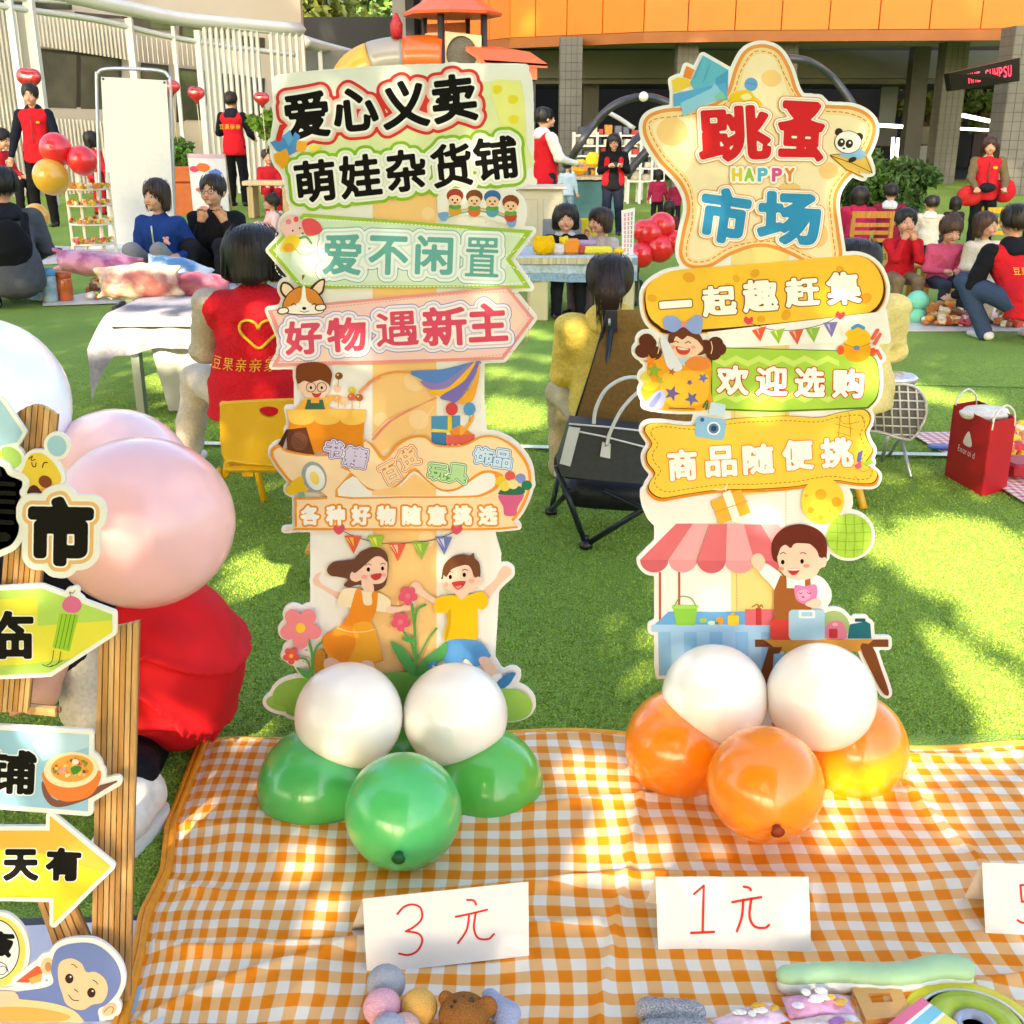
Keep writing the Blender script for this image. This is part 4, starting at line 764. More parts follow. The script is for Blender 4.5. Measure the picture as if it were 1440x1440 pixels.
A.build(grow=5.2, extra=[np.array([(985, 360), (1180, 360), (1170, 500), (1170, 740), (1060, 770), (950, 740), (985, 690)]), np.array([(925, 740), (1090, 740), (1090, 940), (925, 940)])])
q = B(); q.box((RS.location[0], 2.16, .09), (.10, .006, .18)); q.box((RS.location[0], 2.19, .15), (.03, .012, .30), rot=Matrix.Rotation(R(-16), 3, 'X')); q.build('rear_strut', pr('#e9e6df'), RS)
# ================================================================ foreground: gingham cloth, near board, balloons, price cards, goods
def gingham(c1, per, name, yaw=0, white='#fff3df', mid=None, bump=.15):
    m = bpy.data.materials.new(name); m.use_nodes = True; n = m.node_tree.nodes; L = m.node_tree.links; b = n['Principled BSDF']
    uv = n.new('ShaderNodeUVMap'); sp_ = n.new('ShaderNodeSeparateXYZ'); mp = n.new('ShaderNodeMapping'); mp.inputs['Scale'].default_value = (1/per, 1/per, 1); mp.inputs['Rotation'].default_value = (0, 0, yaw)
    nz0 = n.new('ShaderNodeTexNoise'); nz0.inputs['Scale'].default_value = 3.0; ad = n.new('ShaderNodeVectorMath'); ad.operation = 'MULTIPLY_ADD'
    L.new(uv.outputs[0], nz0.inputs['Vector']); L.new(nz0.outputs['Color'], ad.inputs[0]); ad.inputs[1].default_value = (.05, .05, 0); L.new(uv.outputs[0], ad.inputs[2]); L.new(ad.outputs[0], mp.inputs[0]); L.new(mp.outputs[0], sp_.inputs[0])
    st = []
    for i in (0, 1):
        f_ = n.new('ShaderNodeMath'); f_.operation = 'FRACT'; L.new(sp_.outputs[i], f_.inputs[0]); a = n.new('ShaderNodeMath'); a.operation = 'SUBTRACT'; a.inputs[1].default_value = .5; L.new(f_.outputs[0], a.inputs[0])
        a2 = n.new('ShaderNodeMath'); a2.operation = 'ABSOLUTE'; L.new(a.outputs[0], a2.inputs[0]); r_ = n.new('ShaderNodeMapRange'); r_.inputs[1].default_value = .235; r_.inputs[2].default_value = .265; L.new(a2.outputs[0], r_.inputs[0]); st.append(r_)
    sm = n.new('ShaderNodeMath'); sm.operation = 'ADD'; L.new(st[0].outputs[0], sm.inputs[0]); L.new(st[1].outputs[0], sm.inputs[1])
    rp = n.new('ShaderNodeValToRGB'); hf = n.new('ShaderNodeMath'); hf.operation = 'MULTIPLY'; hf.inputs[1].default_value = .5; L.new(sm.outputs[0], hf.inputs[0]); L.new(hf.outputs[0], rp.inputs[0])
    w_, o_ = lin(white), lin(c1); rp.color_ramp.elements[0].color = (*[x*.82 for x in w_], 1); rp.color_ramp.elements[1].color = (*[x*.85 for x in o_], 1)
    e = rp.color_ramp.elements.new(.5); e.color = (*[(x*.42+y*.58)*.85 for x, y in zip(w_, o_)], 1) if mid is None else (*[x*.85 for x in lin(mid)], 1)
    wv = n.new('ShaderNodeTexNoise'); wv.inputs['Scale'].default_value = 900; L.new(uv.outputs[0], wv.inputs['Vector'])
    mx = n.new('ShaderNodeMix'); mx.data_type = 'RGBA'; mx.blend_type = 'MULTIPLY'; mx.inputs[0].default_value = .35; L.new(rp.outputs[0], mx.inputs[6]); L.new(wv.outputs['Color'], mx.inputs[7])
    g_ = n.new('ShaderNodeMix'); g_.data_type = 'RGBA'; g_.inputs[0].default_value = .75; L.new(mx.outputs[2], g_.inputs[6]); L.new(rp.outputs[0], g_.inputs[7])
    L.new(g_.outputs[2], b.inputs['Base Color']); b.inputs['Roughness'].default_value = .75; b.inputs['Specular IOR Level'].default_value = .2
    bp = n.new('ShaderNodeBump'); bp.inputs['Strength'].default_value = bump; bp.inputs['Distance'].default_value = .002; L.new(wv.outputs['Fac'], bp.inputs['Height']); L.new(bp.outputs[0], b.inputs['Normal'])
    return m
def clothmesh(name, x0, x1, y0, y1, step, hf, m, mask=None, parent=None, xf=None, uvs=None):
    xs = np.arange(x0, x1+step, step); ys = np.arange(y0, y1+step, step); X, Y = np.meshgrid(xs, ys)
    Z = hf(X, Y); P = np.stack([X, Y, Z], -1)
    if xf is not None: P = xf(P)
    ny, nx = X.shape; i = np.arange(ny*nx).reshape(ny, nx)
    f = np.stack([i[:-1, :-1], i[:-1, 1:], i[1:, 1:], i[1:, :-1]], -1).reshape(-1, 4)
    o = rawmesh(name, P.reshape(-1, 3), f, m, parent)
    uvl = o.data.uv_layers.new(name='UVMap'); U = np.stack([X, Y], -1).reshape(-1, 2)
    if uvs is not None: U = uvs(U)
    uvl.data.foreach_set('uv', U[f.ravel()].ravel().astype(np.float32)); return o
# orange picnic cloth: parameter space u across (m), v away from camera (m); left hem wavers
def hz(x, y):
    f1 = np.exp(-((y-1.63-.05*np.sin(x*3)+.04*x)/.011)**2)*.016*(.6+.4*np.sin(x*5+1)); f2 = np.exp(-((y-1.50-.03*np.sin(x*4+1))/.009)**2)*.012*(x < .1)
    f3_ = np.exp(-((y-1.24+.05*x)/.014)**2)*.014; f4_ = np.exp(-((y-1.86-.06*np.sin(x*2.5))/.010)**2)*.013*(.5+.5*np.sin(x*4)); f5_ = np.exp(-((y-1.34-.22*(x-.45))/.012)**2)*.012*(x > .1)
    f6_ = np.exp(-((y-1.98-.10*x)/.010)**2)*.010*(x > .2)
    f7 = np.exp(-((x-.12-.25*(y-1.5))/.008)**2)*.007*(y < 1.9)+np.exp(-((x-.85+.2*(y-1.5))/.008)**2)*.007; f8 = np.exp(-((y-1.44-.30*(x+.5))/.008)**2)*.008*(x < -.1)
    return .012+f7+f8+f1+f2+f3_+f4_+f5_+f6_+.004*np.sin(x*9+y*4)+.003*np.sin(y*17+x*6)
hem = [(G(*p)[1], G(*p)[0]) for p in ((293, 1048), (270, 1110), (249, 1165), (243, 1230), (214, 1290), (205, 1345), (182, 1440), (150, 1560), (120, 1700))]; hem.sort()
hy = np.array([h[0] for h in hem]); hx_ = np.array([h[1] for h in hem]); FARY = G(800, 1043)[1]
def clx(P):
    x, y = P[..., 0], P[..., 1]; lx = np.interp(y, hy, hx_); k = np.exp(-np.maximum(x+.92, 0)/.12)
    X = x+(lx+.92)*np.exp(-np.maximum(x+.92, 0)/.5); Yf = y+.028*np.exp(-(2.12-y)/.12)*np.sin(x*3+2)+.008*np.exp(-(2.12-y)/.05)*np.sin(x*13); Z = P[..., 2]
    edge = np.minimum(x+.92, 2.13-y); Z = np.where(edge < .03, Z*.5+.003, Z)
    return np.stack([X, Yf+(FARY-2.13), Z], -1)
def hzc(x, y): return hz(x, y+FARY-2.13)
cl_g = gingham('#fb8c0c', .0495, 'orange_gingham', mid='#fcc07c')
CL = empty('picnic_cloth', (0, 1.7, 0), 'orange and white gingham picnic cloth spread under the two tall boards', 'cloth')
o = clothmesh('cloth_sheet', -.92, 2.2, .9, 2.13, .009, hzc, cl_g, parent=CL, xf=clx); o.location = (0, -1.7, 0)
q = B(); ys_ = np.arange(.95, 2.135, .02); P = clx(np.stack([np.full_like(ys_, -.922), ys_, hzc(np.full_like(ys_, -.91), ys_)], -1)); P[:, 2] = .010
for dx, r_ in ((-.004, .0075), (-.014, .006)): q.tube(P+[dx, 0, 0], r_, 6)
q.build('hem_binding', mat('#f09a1c', .45, 'cloth', .4, .1, 60, .1), CL)
q = B(); xs_ = np.arange(-.92, 2.2, .04); P = clx(np.stack([xs_, np.full_like(xs_, 2.131), np.full_like(xs_, .01)], -1)); P[:, 2] = .008; q.tube(P, .0055, 6); q.build('hem_binding', mat('#f2b040', .5, 'cloth', .3, .1, 60, .1), CL)
# ---------------------------------------------------------------- balloons
def balloon(px, py, rpx, r_, c_, label, group=None, pos=None, pearl=False, rot=None, stretch=1.06, tail=None, deep=None, cat='balloon'):
    """centre seen at px,py; radius fixes its distance"""
    d = r_*F/rpx; rv = ray(px, py); c = np.array([0, 0, H])+rv*d if pos is None else np.array(pos)
    e = empty('balloon', c, label, cat, group); b = B(); n = 28; prof = []
    for i in [.03, .3]+list(range(1, 24))+[23.7, 23.97]:
        t = math.pi*i/24; z = -math.cos(t); rr = math.sin(t)*(1-.05*max(0, -z)**2); prof.append((rr*r_, z*r_*stretch-.05*r_*math.exp(-(z+1)/.03)))
    tv = Vector(tail if tail is not None else (0, .2, -1)).normalized(); M_ = tv.to_track_quat('-Z', 'Y').to_matrix(); M_ = np.array(M_)
    b.lathe(prof, c, 36, rot=M_)
    k = mat(c_, .28, 'balloon', .5, .04, 6, coat=.5, sub=.6, k=.97)
    b.build('skin', k, e, smooth=True)
    b = B(); o_ = M_@np.array([0, 0, -stretch*r_*1.0]); b.lathe([(.016*r_/.1, .004), (.008, -.004), (.006, -.010), (.012, -.016), (.002, -.018)], c+o_, 10, rot=M_)
    b.build('knot', mat(deep or c_, .4, 'rubber', .3, .05, 8, k=.5), e); return e
GB = 'balloons in the cluster at the foot of the left tall board'; OB = 'balloons in the cluster at the foot of the right tall board'
gr, og, wh = '#4cbc66', '#ff8c12', '#f3eee4'
balloon(567, 1141, 82, .102, gr, 'green balloon at the front centre of the green and white cluster, its nozzle facing forward', GB, tail=(.02, -1, -.12), stretch=1.0, deep='#1c7a3a')
balloon(446, 1101, 80, .110, '#4bb25a', 'green balloon at the left side of the green and white cluster', GB, tail=(.7, .8, .2))
balloon(684, 1101, 78, .109, '#58b94a', 'green balloon at the right side of the green and white cluster', GB, tail=(-.7, .8, .2))
balloon(491, 1007, 76, .104, wh, 'white balloon on the left, above the green ones', GB, tail=(.4, .8, -.3), stretch=1.0)
balloon(640, 1006, 74, .103, wh, 'white balloon on the right, above the green ones', GB, tail=(-.4, .8, -.3), stretch=1.0)
balloon(568, 1075, 50, .075, '#57b043', 'small green balloon wedged in the middle behind the others', GB)
balloon(1076, 1103, 81, .102, og, 'orange balloon at the front centre of the orange and white cluster, its nozzle facing forward', OB, tail=(-.02, -1, -.15), stretch=1.02, deep='#c9481a')
balloon(957, 1045, 77, .108, og, 'orange balloon at the left side of the orange and white cluster', OB, tail=(.7, .8, .2))
balloon(1196, 1048, 76, .107, og, 'orange balloon at the right side of the orange and white cluster', OB, tail=(-.7, .8, .2))
balloon(1005, 980, 74, .103, wh, 'white balloon on the left, above the orange ones', OB, tail=(.4, .8, -.3), stretch=1.02)
balloon(1154, 980, 76, .104, wh, 'white balloon on the right, above the orange ones', OB, tail=(-.4, .8, -.3), stretch=1.02)
balloon(1078, 1010, 46, .072, '#f5702a', 'small orange balloon wedged in the middle behind the others', OB)
for o in [o for o in col.objects if o.get('group') in (GB, OB)]:     # rest the clusters on the cloth
    pass
PB = 'big pale balloons behind the near wooden board'
pk_ = '#f7c3c2'
balloon(200, 735, 121, .150, pk_, 'large pink balloon in front, beside the near wooden board', PB, tail=(-1, -.1, -.1), stretch=1.06)
balloon(165, 675, 100, .145, '#f7cdcc', 'pink balloon behind, mostly hidden by the larger pink one', PB, tail=(-1, .3, -.2), stretch=1.06)
balloon(-14, 565, 108, .150, '#f5f6f8', 'large white balloon at the left edge of the photo above the pink ones', PB, tail=(.2, .2, -1), stretch=1.1)
# ---------------------------------------------------------------- price cards
def strokes(part, lines, fn, m, e, wd):
    for ln in lines:
        b = B(); P = cr(ln, False, 6) if len(ln) > 2 else np.array(ln, float); loop = band(P, wd, False); v, t = fillpoly([loop])
        b.add([fn(x, y) for x, y in v], [tuple(a) for a in t]); b.build(part, m, e)
def card(tl, tr, br, bl, bkp, label, lines, wd, wide=None):
    """tent card, front face given by four photo points on a leaning plane"""
    a, b_ = G(*bl, .008), G(*br, .008); ht = .085; 
    # top edge: same ground direction, leaning back
    def top(p, base):
        d = ray(*p); lean = .36; k = (base[1]-lean*base[2]); t = (k+lean*H)/(d[1]-lean*d[2]) if False else None
        # point on the ray with (y-base_y) = lean*(z-base_z)
        t = (base[1]+lean*(H-base[2]))/(d[1]-lean*d[2]); return np.array([d[0]*t, d[1]*t, H+d[2]*t])
    c, d_ = top(tl, a), top(tr, b_); u = (b_-a)/np.linalg.norm(b_-a); nrm = np.cross(u, (c-a)/np.linalg.norm(c-a)); nrm = -nrm if nrm[1] > 0 else nrm
    e = empty('price_card', (a+b_)/2, label, 'price card', 'folded price cards on the gingham cloth'); back = (c-a)*[1, -1, 1]*0
    bk = G(*bkp, .009)-a; bk[2] = .001; q = B(); t_ = nrm*.0012
    for P4 in ([a, b_, d_, c], [c, d_, b_+bk, a+bk]): q.prism(P4, -t_)
    q.prism([a+bk*.02+[0, 0, .001], b_+bk*.02+[0, 0, .001], b_+bk*.97+[0, 0, .001], a+bk*.97+[0, 0, .001]], [0, 0, .0012])
    q.build('folded_card', paper('#f1ece6'), e)
    pn = nrm/np.linalg.norm(nrm); D0 = np.dot(pn, a+pn*.0008)
    def fn(x, y): r_ = ray(x, y); t = (D0-np.dot(pn, [0, 0, H]))/np.dot(pn, r_); return np.array([0, 0, H])+r_*t
    strokes('handwriting', lines, fn, pr('#e2322e'), e, wd); return e
c3 = zz(340, 1180, 3.1304); c4 = zz(860, 1180, 2.4828)
card((510, 1264), (743, 1240), (744, 1344), (516, 1370), (494, 1308), "folded white card reading '3 元' in red in front of the green balloons",
     [c3([(685, 330), (715, 298), (755, 288), (788, 305), (792, 350), (760, 385), (722, 406)]), c3([(722, 406), (775, 415), (795, 445), (775, 490), (735, 510), (692, 504)]),
      c3([(992, 268), (1020, 270), (1032, 288)]), c3([(942, 342), (1010, 328), (1080, 311)]), c3([(1000, 338), (990, 400), (952, 458)]), c3([(1030, 325), (1022, 390), (1040, 435), (1085, 440), (1110, 418)])], 3)
card((922, 1233), (1137, 1233), (1141, 1343), (926, 1345), (908, 1272), "folded white card reading '1 元' in red in front of the orange balloons",
     [c4([(288, 192), (322, 162)]), c4([(322, 162), (320, 245), (318, 322)]), c4([(278, 328), (358, 324)]), c4([(462, 166), (480, 170), (486, 178)]), c4([(422, 220), (480, 210), (522, 203)]), c4([(460, 212), (455, 270), (438, 322)]), c4([(488, 208), (482, 270), (500, 305), (535, 310), (550, 300)])], 3.6)
card((1381, 1213), (1540, 1219), (1548, 1328), (1386, 1314), (1354, 1266), "folded white card at the right edge, showing the start of a red '5'",
     [[(1435, 1245), (1437, 1268)], [(1431, 1294), (1439, 1298), (1452, 1296), (1462, 1284), (1458, 1270), (1437, 1268)], [(1435, 1245), (1460, 1243)]], 3.2)
# ---------------------------------------------------------------- near wooden board at the left
NS = empty('display_board', (G(110, 1440)[0], 1.34, 0), 'near wooden slat board with arrow plaques and a blue monkey, cut by the left edge', 'sign')
class Slat:
    def __init__(s): s.A = Board(NS, 1.34, 0, 100)
SA = Board(NS, 1.34, 0, 100)
mw = [wood('#d6a266'), wood('#c89254'), wood('#dcae74')]; mwd = wood('#8a5c30')
def post(tl, tr, br, bl, n, z=-.016, th=.012, arch=0, dark=False):
    """slatted post: each slat a part on a darker backing"""
    T0, T1, B0, B1 = [np.array(p, float) for p in (tl, tr, bl, br)]
    q = B(); P = SA.map([T0+[1, 2], T1+[-1, 2], B1+[-1, -2], B0+[1, -2]], z-th*.6); q.prism(P, [0, th*.5, 0]); q.build('post_backing', mwd, NS)
    for i in range(n):
        a, b = i/n, (i+1)/n; g = .10/n; j = random.uniform(-1, 1)
        q4 = [T0+(T1-T0)*(a+g), T0+(T1-T0)*(b-g), B0+(B1-B0)*(b-g), B0+(B1-B0)*(a+g)]
        if arch: 
            for k in (0, 1): q4[k] = q4[k]+[0, -arch*math.sin(math.pi*((a, b)[k]))]
        q = B(); P = SA.map(q4, z+.0006*j); q.prism(P, [0, th*.6, 0]); q.build('slat', mwd if dark else mw[i % 3], NS)
post((131, 895), (189, 882), (176, 1460), (120, 1460), 7)
post((12, 588), (72, 588), (32, 1010), (-20, 1010), 7, arch=14)
post((30, 1262), (92, 1290), (140, 1400), (80, 1400), 5, z=-.03, dark=False)
post((17, 1008), (70, 1013), (71, 1024), (17, 1019), 1, z=-.03)
post((-60, 575), (-22, 575), (-60, 1460), (-115, 1460), 6)
def nb(Z, name, fn, grow, **k):
    A_ = Board(NS, 1.34-Z, 0, 100); fn(A_); A_.build(grow=grow, name=name, thick=.005, **k)
def f_blue(A):
    A.p('printed_sky_patch', '#a9d0e6', [(-30, 560), (0, 562), (8, 572), (32, 608), (24, 622), (-2, 628), (-30, 628)])
    A.c('printed_sky_patch', '#efe048', [(-20, 640), (0, 633), (10, 645), (6, 655), (-20, 660)]); A.c('printed_sky_patch', '#a9cf6c', [(2, 632), (14, 628), (27, 636), (30, 650), (18, 660), (8, 652)])
nb(.004, 'plaque_board', f_blue, 5)
def f_yel(A):
    A.e('printed_face', '#a6cfe6', 80, 627, 13.5, 15, rot=-20); A.c('printed_face', '#f5cf4a', [(35, 655), (42, 640), (58, 637), (75, 650), (86, 670), (82, 682), (70, 688), (50, 696), (40, 690), (30, 670)])
    A.c('printed_face', '#f2a860', [(52, 690), (62, 684), (72, 680), (80, 684), (70, 692), (56, 696)], sil=False)
    A.e('printed_face', '#8a4a2c', 64, 677, 10, 8.5, rot=30, sil=False); A.c('printed_face', '#5a2a20', [(39, 697), (42, 685), (50, 682), (58, 690), (60, 696)], sil=False)
    A.l('printed_face', '#2a1c14', [(41, 645), (46, 641), (44, 647), (50, 646)], 1.3); A.l('printed_face', '#2a1c14', [(45, 650), (46, 655), (50, 656), (51, 651)], 1.4); A.l('printed_face', '#2a1c14', [(60, 657), (62, 651), (67, 650)], 1.6)
nb(.006, 'plaque_board', f_yel, 5)
def f_ji(A):
    for i, y in enumerate((681, 694, 706, 720, 735)): A.l('plaque_lettering', '#12100e', [(-20, y), (5, y-1), (20-abs(i-1)*1.0, y)], 6.4, smooth=False, sil=False)
    A.e('plaque_lettering', '#12100e', 4, 755, 11, 7, sil=False); A.l('plaque_lettering', '#12100e', [(-2, 660), (0, 668)], 6, smooth=False)
    A.c('plaque_halo', '#f2bd7d', [(-30, 656), (2, 656), (12, 668), (30, 676), (31, 684), (27, 692), (30, 700), (27, 708), (29, 720), (25, 732), (27, 742), (22, 758), (8, 770), (-30, 772)], layer=0)
nb(.009, 'plaque_board', f_ji, 9)
def f_shi(A):
    A.text('plaque_lettering', [('市', 45, 704, 126, 790, 1)], [(14, '#f2bd7d'), (8.6, '#fbfaf8'), (6.2, '#12100e')], names=['plaque_halo', 'plaque_halo', 'plaque_lettering'])
nb(.013, 'plaque_board', f_shi, 9)
def f_lin(A):
    A.p('plaque_print', '#b5d667', [(-30, 832), (58, 827), (158, 864), (158, 889), (70, 946), (-30, 951)]); A.p('plaque_print', '#e7dd4c', [(-30, 844), (53, 840), (53, 880), (158, 872), (158, 889), (100, 926), (50, 932), (-30, 940)], sil=False)
    A.c('printed_ice_lolly', '#dd6f9a', [(88, 848), (94, 840), (102, 838), (112, 843), (115, 853), (108, 861), (97, 861), (89, 856)]); A.p('printed_ice_lolly', '#a0cf3c', [(84, 862), (111, 864), (98, 916), (74, 910)], sil=False)
    for i in range(4): A.l('printed_ice_lolly', '#5f9428', [(88+i*6, 864), (78+i*6, 911)], 1.1, smooth=False)
    A.l('printed_ice_lolly', '#3c4a1c', [(76, 914), (73, 930), (66, 935)], 1); A.l('printed_ice_lolly', '#3c4a1c', [(86, 916), (82, 932), (72, 936)], 1); A.l('printed_ice_lolly', '#3c4a1c', [(60, 934), (72, 937), (88, 928)], 1); A.l('printed_ice_lolly', '#5a4632', [(100, 838), (98, 832), (102, 834), (106, 830)], .9, sil=True)
    A.text('plaque_lettering', [('临', -28, 861, 45, 924, 0)], [(4.4, '#f6efe0'), (2.7, '#12100e')], names=['plaque_halo', 'plaque_lettering'], sil=False)
nb(.012, 'arrow_plaque', f_lin, 6)
def f_pu(A):
    A.p('plaque_print', '#9cc9e6', [(-30, 1025), (125, 1033), (124, 1141), (-30, 1129)]); A.p('plaque_print', '#b9daee', [(45, 1045), (70, 1029), (125, 1033), (125, 1050), (60, 1070)], sil=False)
    A.c('printed_noodle_bowl', '#86564a', [(60, 1098), (80, 1125), (130, 1108), (165, 1098), (150, 1108), (120, 1125), (80, 1135), (62, 1120)]); A.c('printed_noodle_bowl', '#ef8440', [(62, 1085), (100, 1100), (139, 1083), (139, 1102), (125, 1120), (95, 1127), (72, 1118), (63, 1102)], sil=True)
    A.e('printed_noodle_bowl', '#f6e6bd', 100, 1082, 38, 25, rot=-4); A.e('printed_noodle_bowl', '#f0a94e', 102, 1080, 30, 19, rot=-4, sil=False)
    for k in range(46):
        a = random.uniform(0, 6.28); r_ = random.random()**.5; A.e('printed_noodle_bowl', random.choice(['#f7d27c', '#e2803c', '#7a9a3c', '#c9542c', '#f4b8a4', '#fbe6c0', '#8a5a2c']), 102+26*r_*math.cos(a), 1079+15*r_*math.sin(a), random.uniform(1.2, 2.8), sil=False)
    A.c('printed_noodle_bowl', '#4f8f3a', [(100, 1080), (106, 1076), (115, 1078), (112, 1085), (104, 1088)], sil=False); A.e('printed_noodle_bowl', '#f0a49a', 88, 1083, 6, 4, sil=False); A.e('printed_noodle_bowl', '#f8e6dc', 107, 1070, 5, 4, sil=False)
    A.text('plaque_lettering', [('铺', -18, 1056, 49, 1114, 3)], [(4.2, '#f1f4f4'), (2.4, '#12100e')], names=['plaque_halo', 'plaque_lettering'], sil=False)
    A.p('plaque_print', '#86564a', [(140, 1104), (165, 1097), (164, 1100), (142, 1110)])
nb(.010, 'plaque_board', f_pu, 7)
def f_tian(A):
    A.p('plaque_print', '#f2dc3c', [(-30, 1168), (70, 1168), (70, 1147), (156, 1218), (75, 1299), (75, 1263), (-30, 1261)]); A.p('plaque_print', '#f4bd50', [(-30, 1168), (70, 1168), (70, 1147), (156, 1218), (148, 1228), (60, 1200), (-30, 1190)], sil=False)
    A.text('plaque_lettering', [('天', 7, 1196, 52, 1236, 0), ('有', 67, 1194, 112, 1236, 2)], [(4.3, '#f6f0e0'), (2.7, '#12100e')], names=['plaque_halo', 'plaque_lettering'], sil=False)
nb(.012, 'arrow_plaque', f_tian, 6)
def f_ban(A):
    A.e('plaque_print', '#f3dc6a', -4, 1338, 40, 50); A.e('plaque_print', '#12100e', -8, 1335, 36, 43, sil=False); A.e('plaque_print', '#f4f2ee', -8, 1335, 34.6, 41.6, sil=False)
    A.text('plaque_lettering', [('版', -10, 1312, 17, 1342, 12)], [(2.4, '#12100e')], sil=False); A.l('plaque_lettering', '#12100e', [(-5, 1362), (5, 1358), (10, 1364), (4, 1370), (-6, 1368)], 1); A.l('plaque_lettering', '#12100e', [(0, 1352), (8, 1356), (12, 1366)], 1)
nb(.008, 'round_plaque', f_ban, 6)
def f_mon(A):
    bl, fc = '#7487bd', '#f3cd9f'
    A.p('printed_pencil', '#e5603c', [(22, 1381), (52, 1358), (62, 1362), (56, 1378), (40, 1382)]); A.p('printed_pencil', '#f2ae5c', [(40, 1376), (60, 1368), (58, 1380), (44, 1384)], sil=False)
    A.e('printed_monkey', fc, 67, 1358, 10, 12, rot=10); A.e('printed_monkey', '#c98f5c', 68, 1359, 4.6, 7, sil=False)
    A.c('printed_monkey', bl, [(72, 1362), (80, 1335), (105, 1326), (135, 1328), (160, 1348), (170, 1372), (165, 1395), (150, 1412), (138, 1420), (135, 1445), (70, 1450), (-30, 1470), (-30, 1405), (20, 1395), (72, 1385)])
    A.c('printed_monkey', fc, [(82, 1360), (88, 1350), (102, 1347), (115, 1354), (122, 1366), (135, 1366), (148, 1376), (152, 1392), (145, 1408), (130, 1412), (118, 1419), (105, 1418), (93, 1410), (88, 1396), (83, 1380)], sil=False)
    for x, y in ((98, 1375), (129, 1395)): A.e('printed_monkey', '#402a20', x, y, 6, 7, sil=False); A.e('printed_monkey', '#fff', x+1.5, y-2.5, 1.4, sil=False) if 0 else A.e('printed_monkey', '#fdfaf6', x+1.8, y-2.6, 1.3, sil=False)
    A.l('printed_monkey', '#402a20', [(101, 1355), (105, 1356), (109, 1360)], 1.1); A.l('printed_monkey', '#402a20', [(131, 1377), (135, 1379), (138, 1383)], 1.1); A.l('printed_monkey', '#402a20', [(105, 1390), (108, 1392), (110, 1394)], 1.3)
    A.l('printed_monkey', '#402a20', [(97, 1398), (103, 1405), (111, 1406)], 1.3); A.e('printed_monkey', fc, 154, 1419, 11, 8, rot=-30); A.l('printed_monkey', '#9a6a3c', [(147, 1422), (154, 1415), (160, 1416), (158, 1424)], 1.2)
    A.c('printed_monkey', '#f0d59a', [(-30, 1402), (30, 1404), (85, 1412), (115, 1430), (125, 1470), (-30, 1490)], sil=False); A.c('printed_monkey', '#f4b45c', [(-30, 1420), (40, 1415), (100, 1428), (60, 1440), (-30, 1450)], sil=False)
    A.c('printed_monkey', '#f3cda8', [(-30, 1396), (5, 1392), (22, 1394), (26, 1406), (0, 1412), (-30, 1412)], sil=False)
nb(.012, 'monkey_plaque', f_mon, 7)
# pale mat under the near board
MT = empty('floor_mat', (G(150, 1400)[0], G(150, 1400)[1], 0), 'white and light blue printed mat with a dark edge under the near wooden board', 'mat')
def gp4(pts, z): return [G(x, y, z) for x, y in pts]
q = B(); q.prism(gp4([(-80, 1296), (215, 1288), (260, 1300), (180, 1640), (-160, 1640)], .002), [0, 0, .002]); q.build('mat_edge', plastic('#3a3d42'), MT)
q = B(); q.prism(gp4([(-80, 1308), (222, 1294), (262, 1300), (180, 1640), (-160, 1640)], .0045), [0, 0, .0015]); q.build('mat_sheet', plastic('#e8e4ec'), MT)
q = B(); q.prism(gp4([(150, 1360), (205, 1320), (215, 1330), (190, 1425), (160, 1425)], .0064), [0, 0, .0008]); q.build('blue_print', plastic('#9cc9e2'), MT)
# ---------------------------------------------------------------- goods along the bottom edge
def onray(px, py, z): return G(px, py, z)
def pompom(px, py, rpx, c_, label, r_=.025):
    c = onray(px, py, .012+r_); d = np.dot(c-[0, 0, H], [0, cp, -sp]); r_ = rpx*d/F; c = onray(px, py, .014+r_)
    v, f = sdf([('e', c, (r_, r_*.97, r_*.96), .001)], r_/14, disp=lambda P: .0006*wob(P, 700)); o = rawmesh('soft_ball', v, f, mat(c_, .95, 'felt', .05, .15, 500, .5)); return tag(o, label, 'ball', 'soft felt balls on the gingham cloth')
pompom(543, 1383, 27, '#b4b6bd', 'grey felt ball on the cloth, topmost in the group under the 3 元 card')
pompom(538, 1417, 27, '#f7b9c4', 'pink felt ball at the left below the grey one'); pompom(589, 1416, 26, '#f6bd63', 'yellow felt ball beside the toy bear')
pompom(548, 1452, 27, '#c0c0cc', 'grey felt ball cut by the bottom edge of the photo'); pompom(570, 1446, 22, '#f4c4b4', 'small peach felt ball between pink and yellow ones')
def soft(name, prims, h, m, label, cat, parts=(), loc=None, **k):
    v, f = sdf(prims, h, **k); lo = v.min(0); hi = v.max(0)
    if not parts: return tag(rawmesh(name, v, f, m), label, cat)
    e = empty(name, ((lo[0]+hi[0])/2, (lo[1]+hi[1])/2, lo[2]), label, cat); o = rawmesh(parts[0], v-np.array(e.location), f, m, e); return e
c = onray(652, 1428, .04); q = soft('toy_bear', [('e', c, (.036, .034, .030), .004), ('e', c+[-.026, .018, .014], (.011, .008, .012), .004), ('e', c+[.034, .006, .010], (.014, .009, .018), .005), ('e', c+[0, -.05, -.01], (.035, .03, .022), .01)], .002, mat('#a56c38', .95, 'plush', .05, .2, 400, .6), 'small brown plush toy bear lying at the bottom edge beside the felt balls', 'toy bear', ('body',), disp=lambda P: .0005*wob(P, 600))
for dx, dy, r_ in ((-.012, 0, .0028), (.012, .003, .004), (-.016, -.011, .0028), (0, .008, .002)):
    b = B(); p = c+[dx, dy-.004, 0]; p[2] = c[2]+.029; b.ball(p, r_, 8, 6); b.build('eye', plastic('#2c1a12'), q)
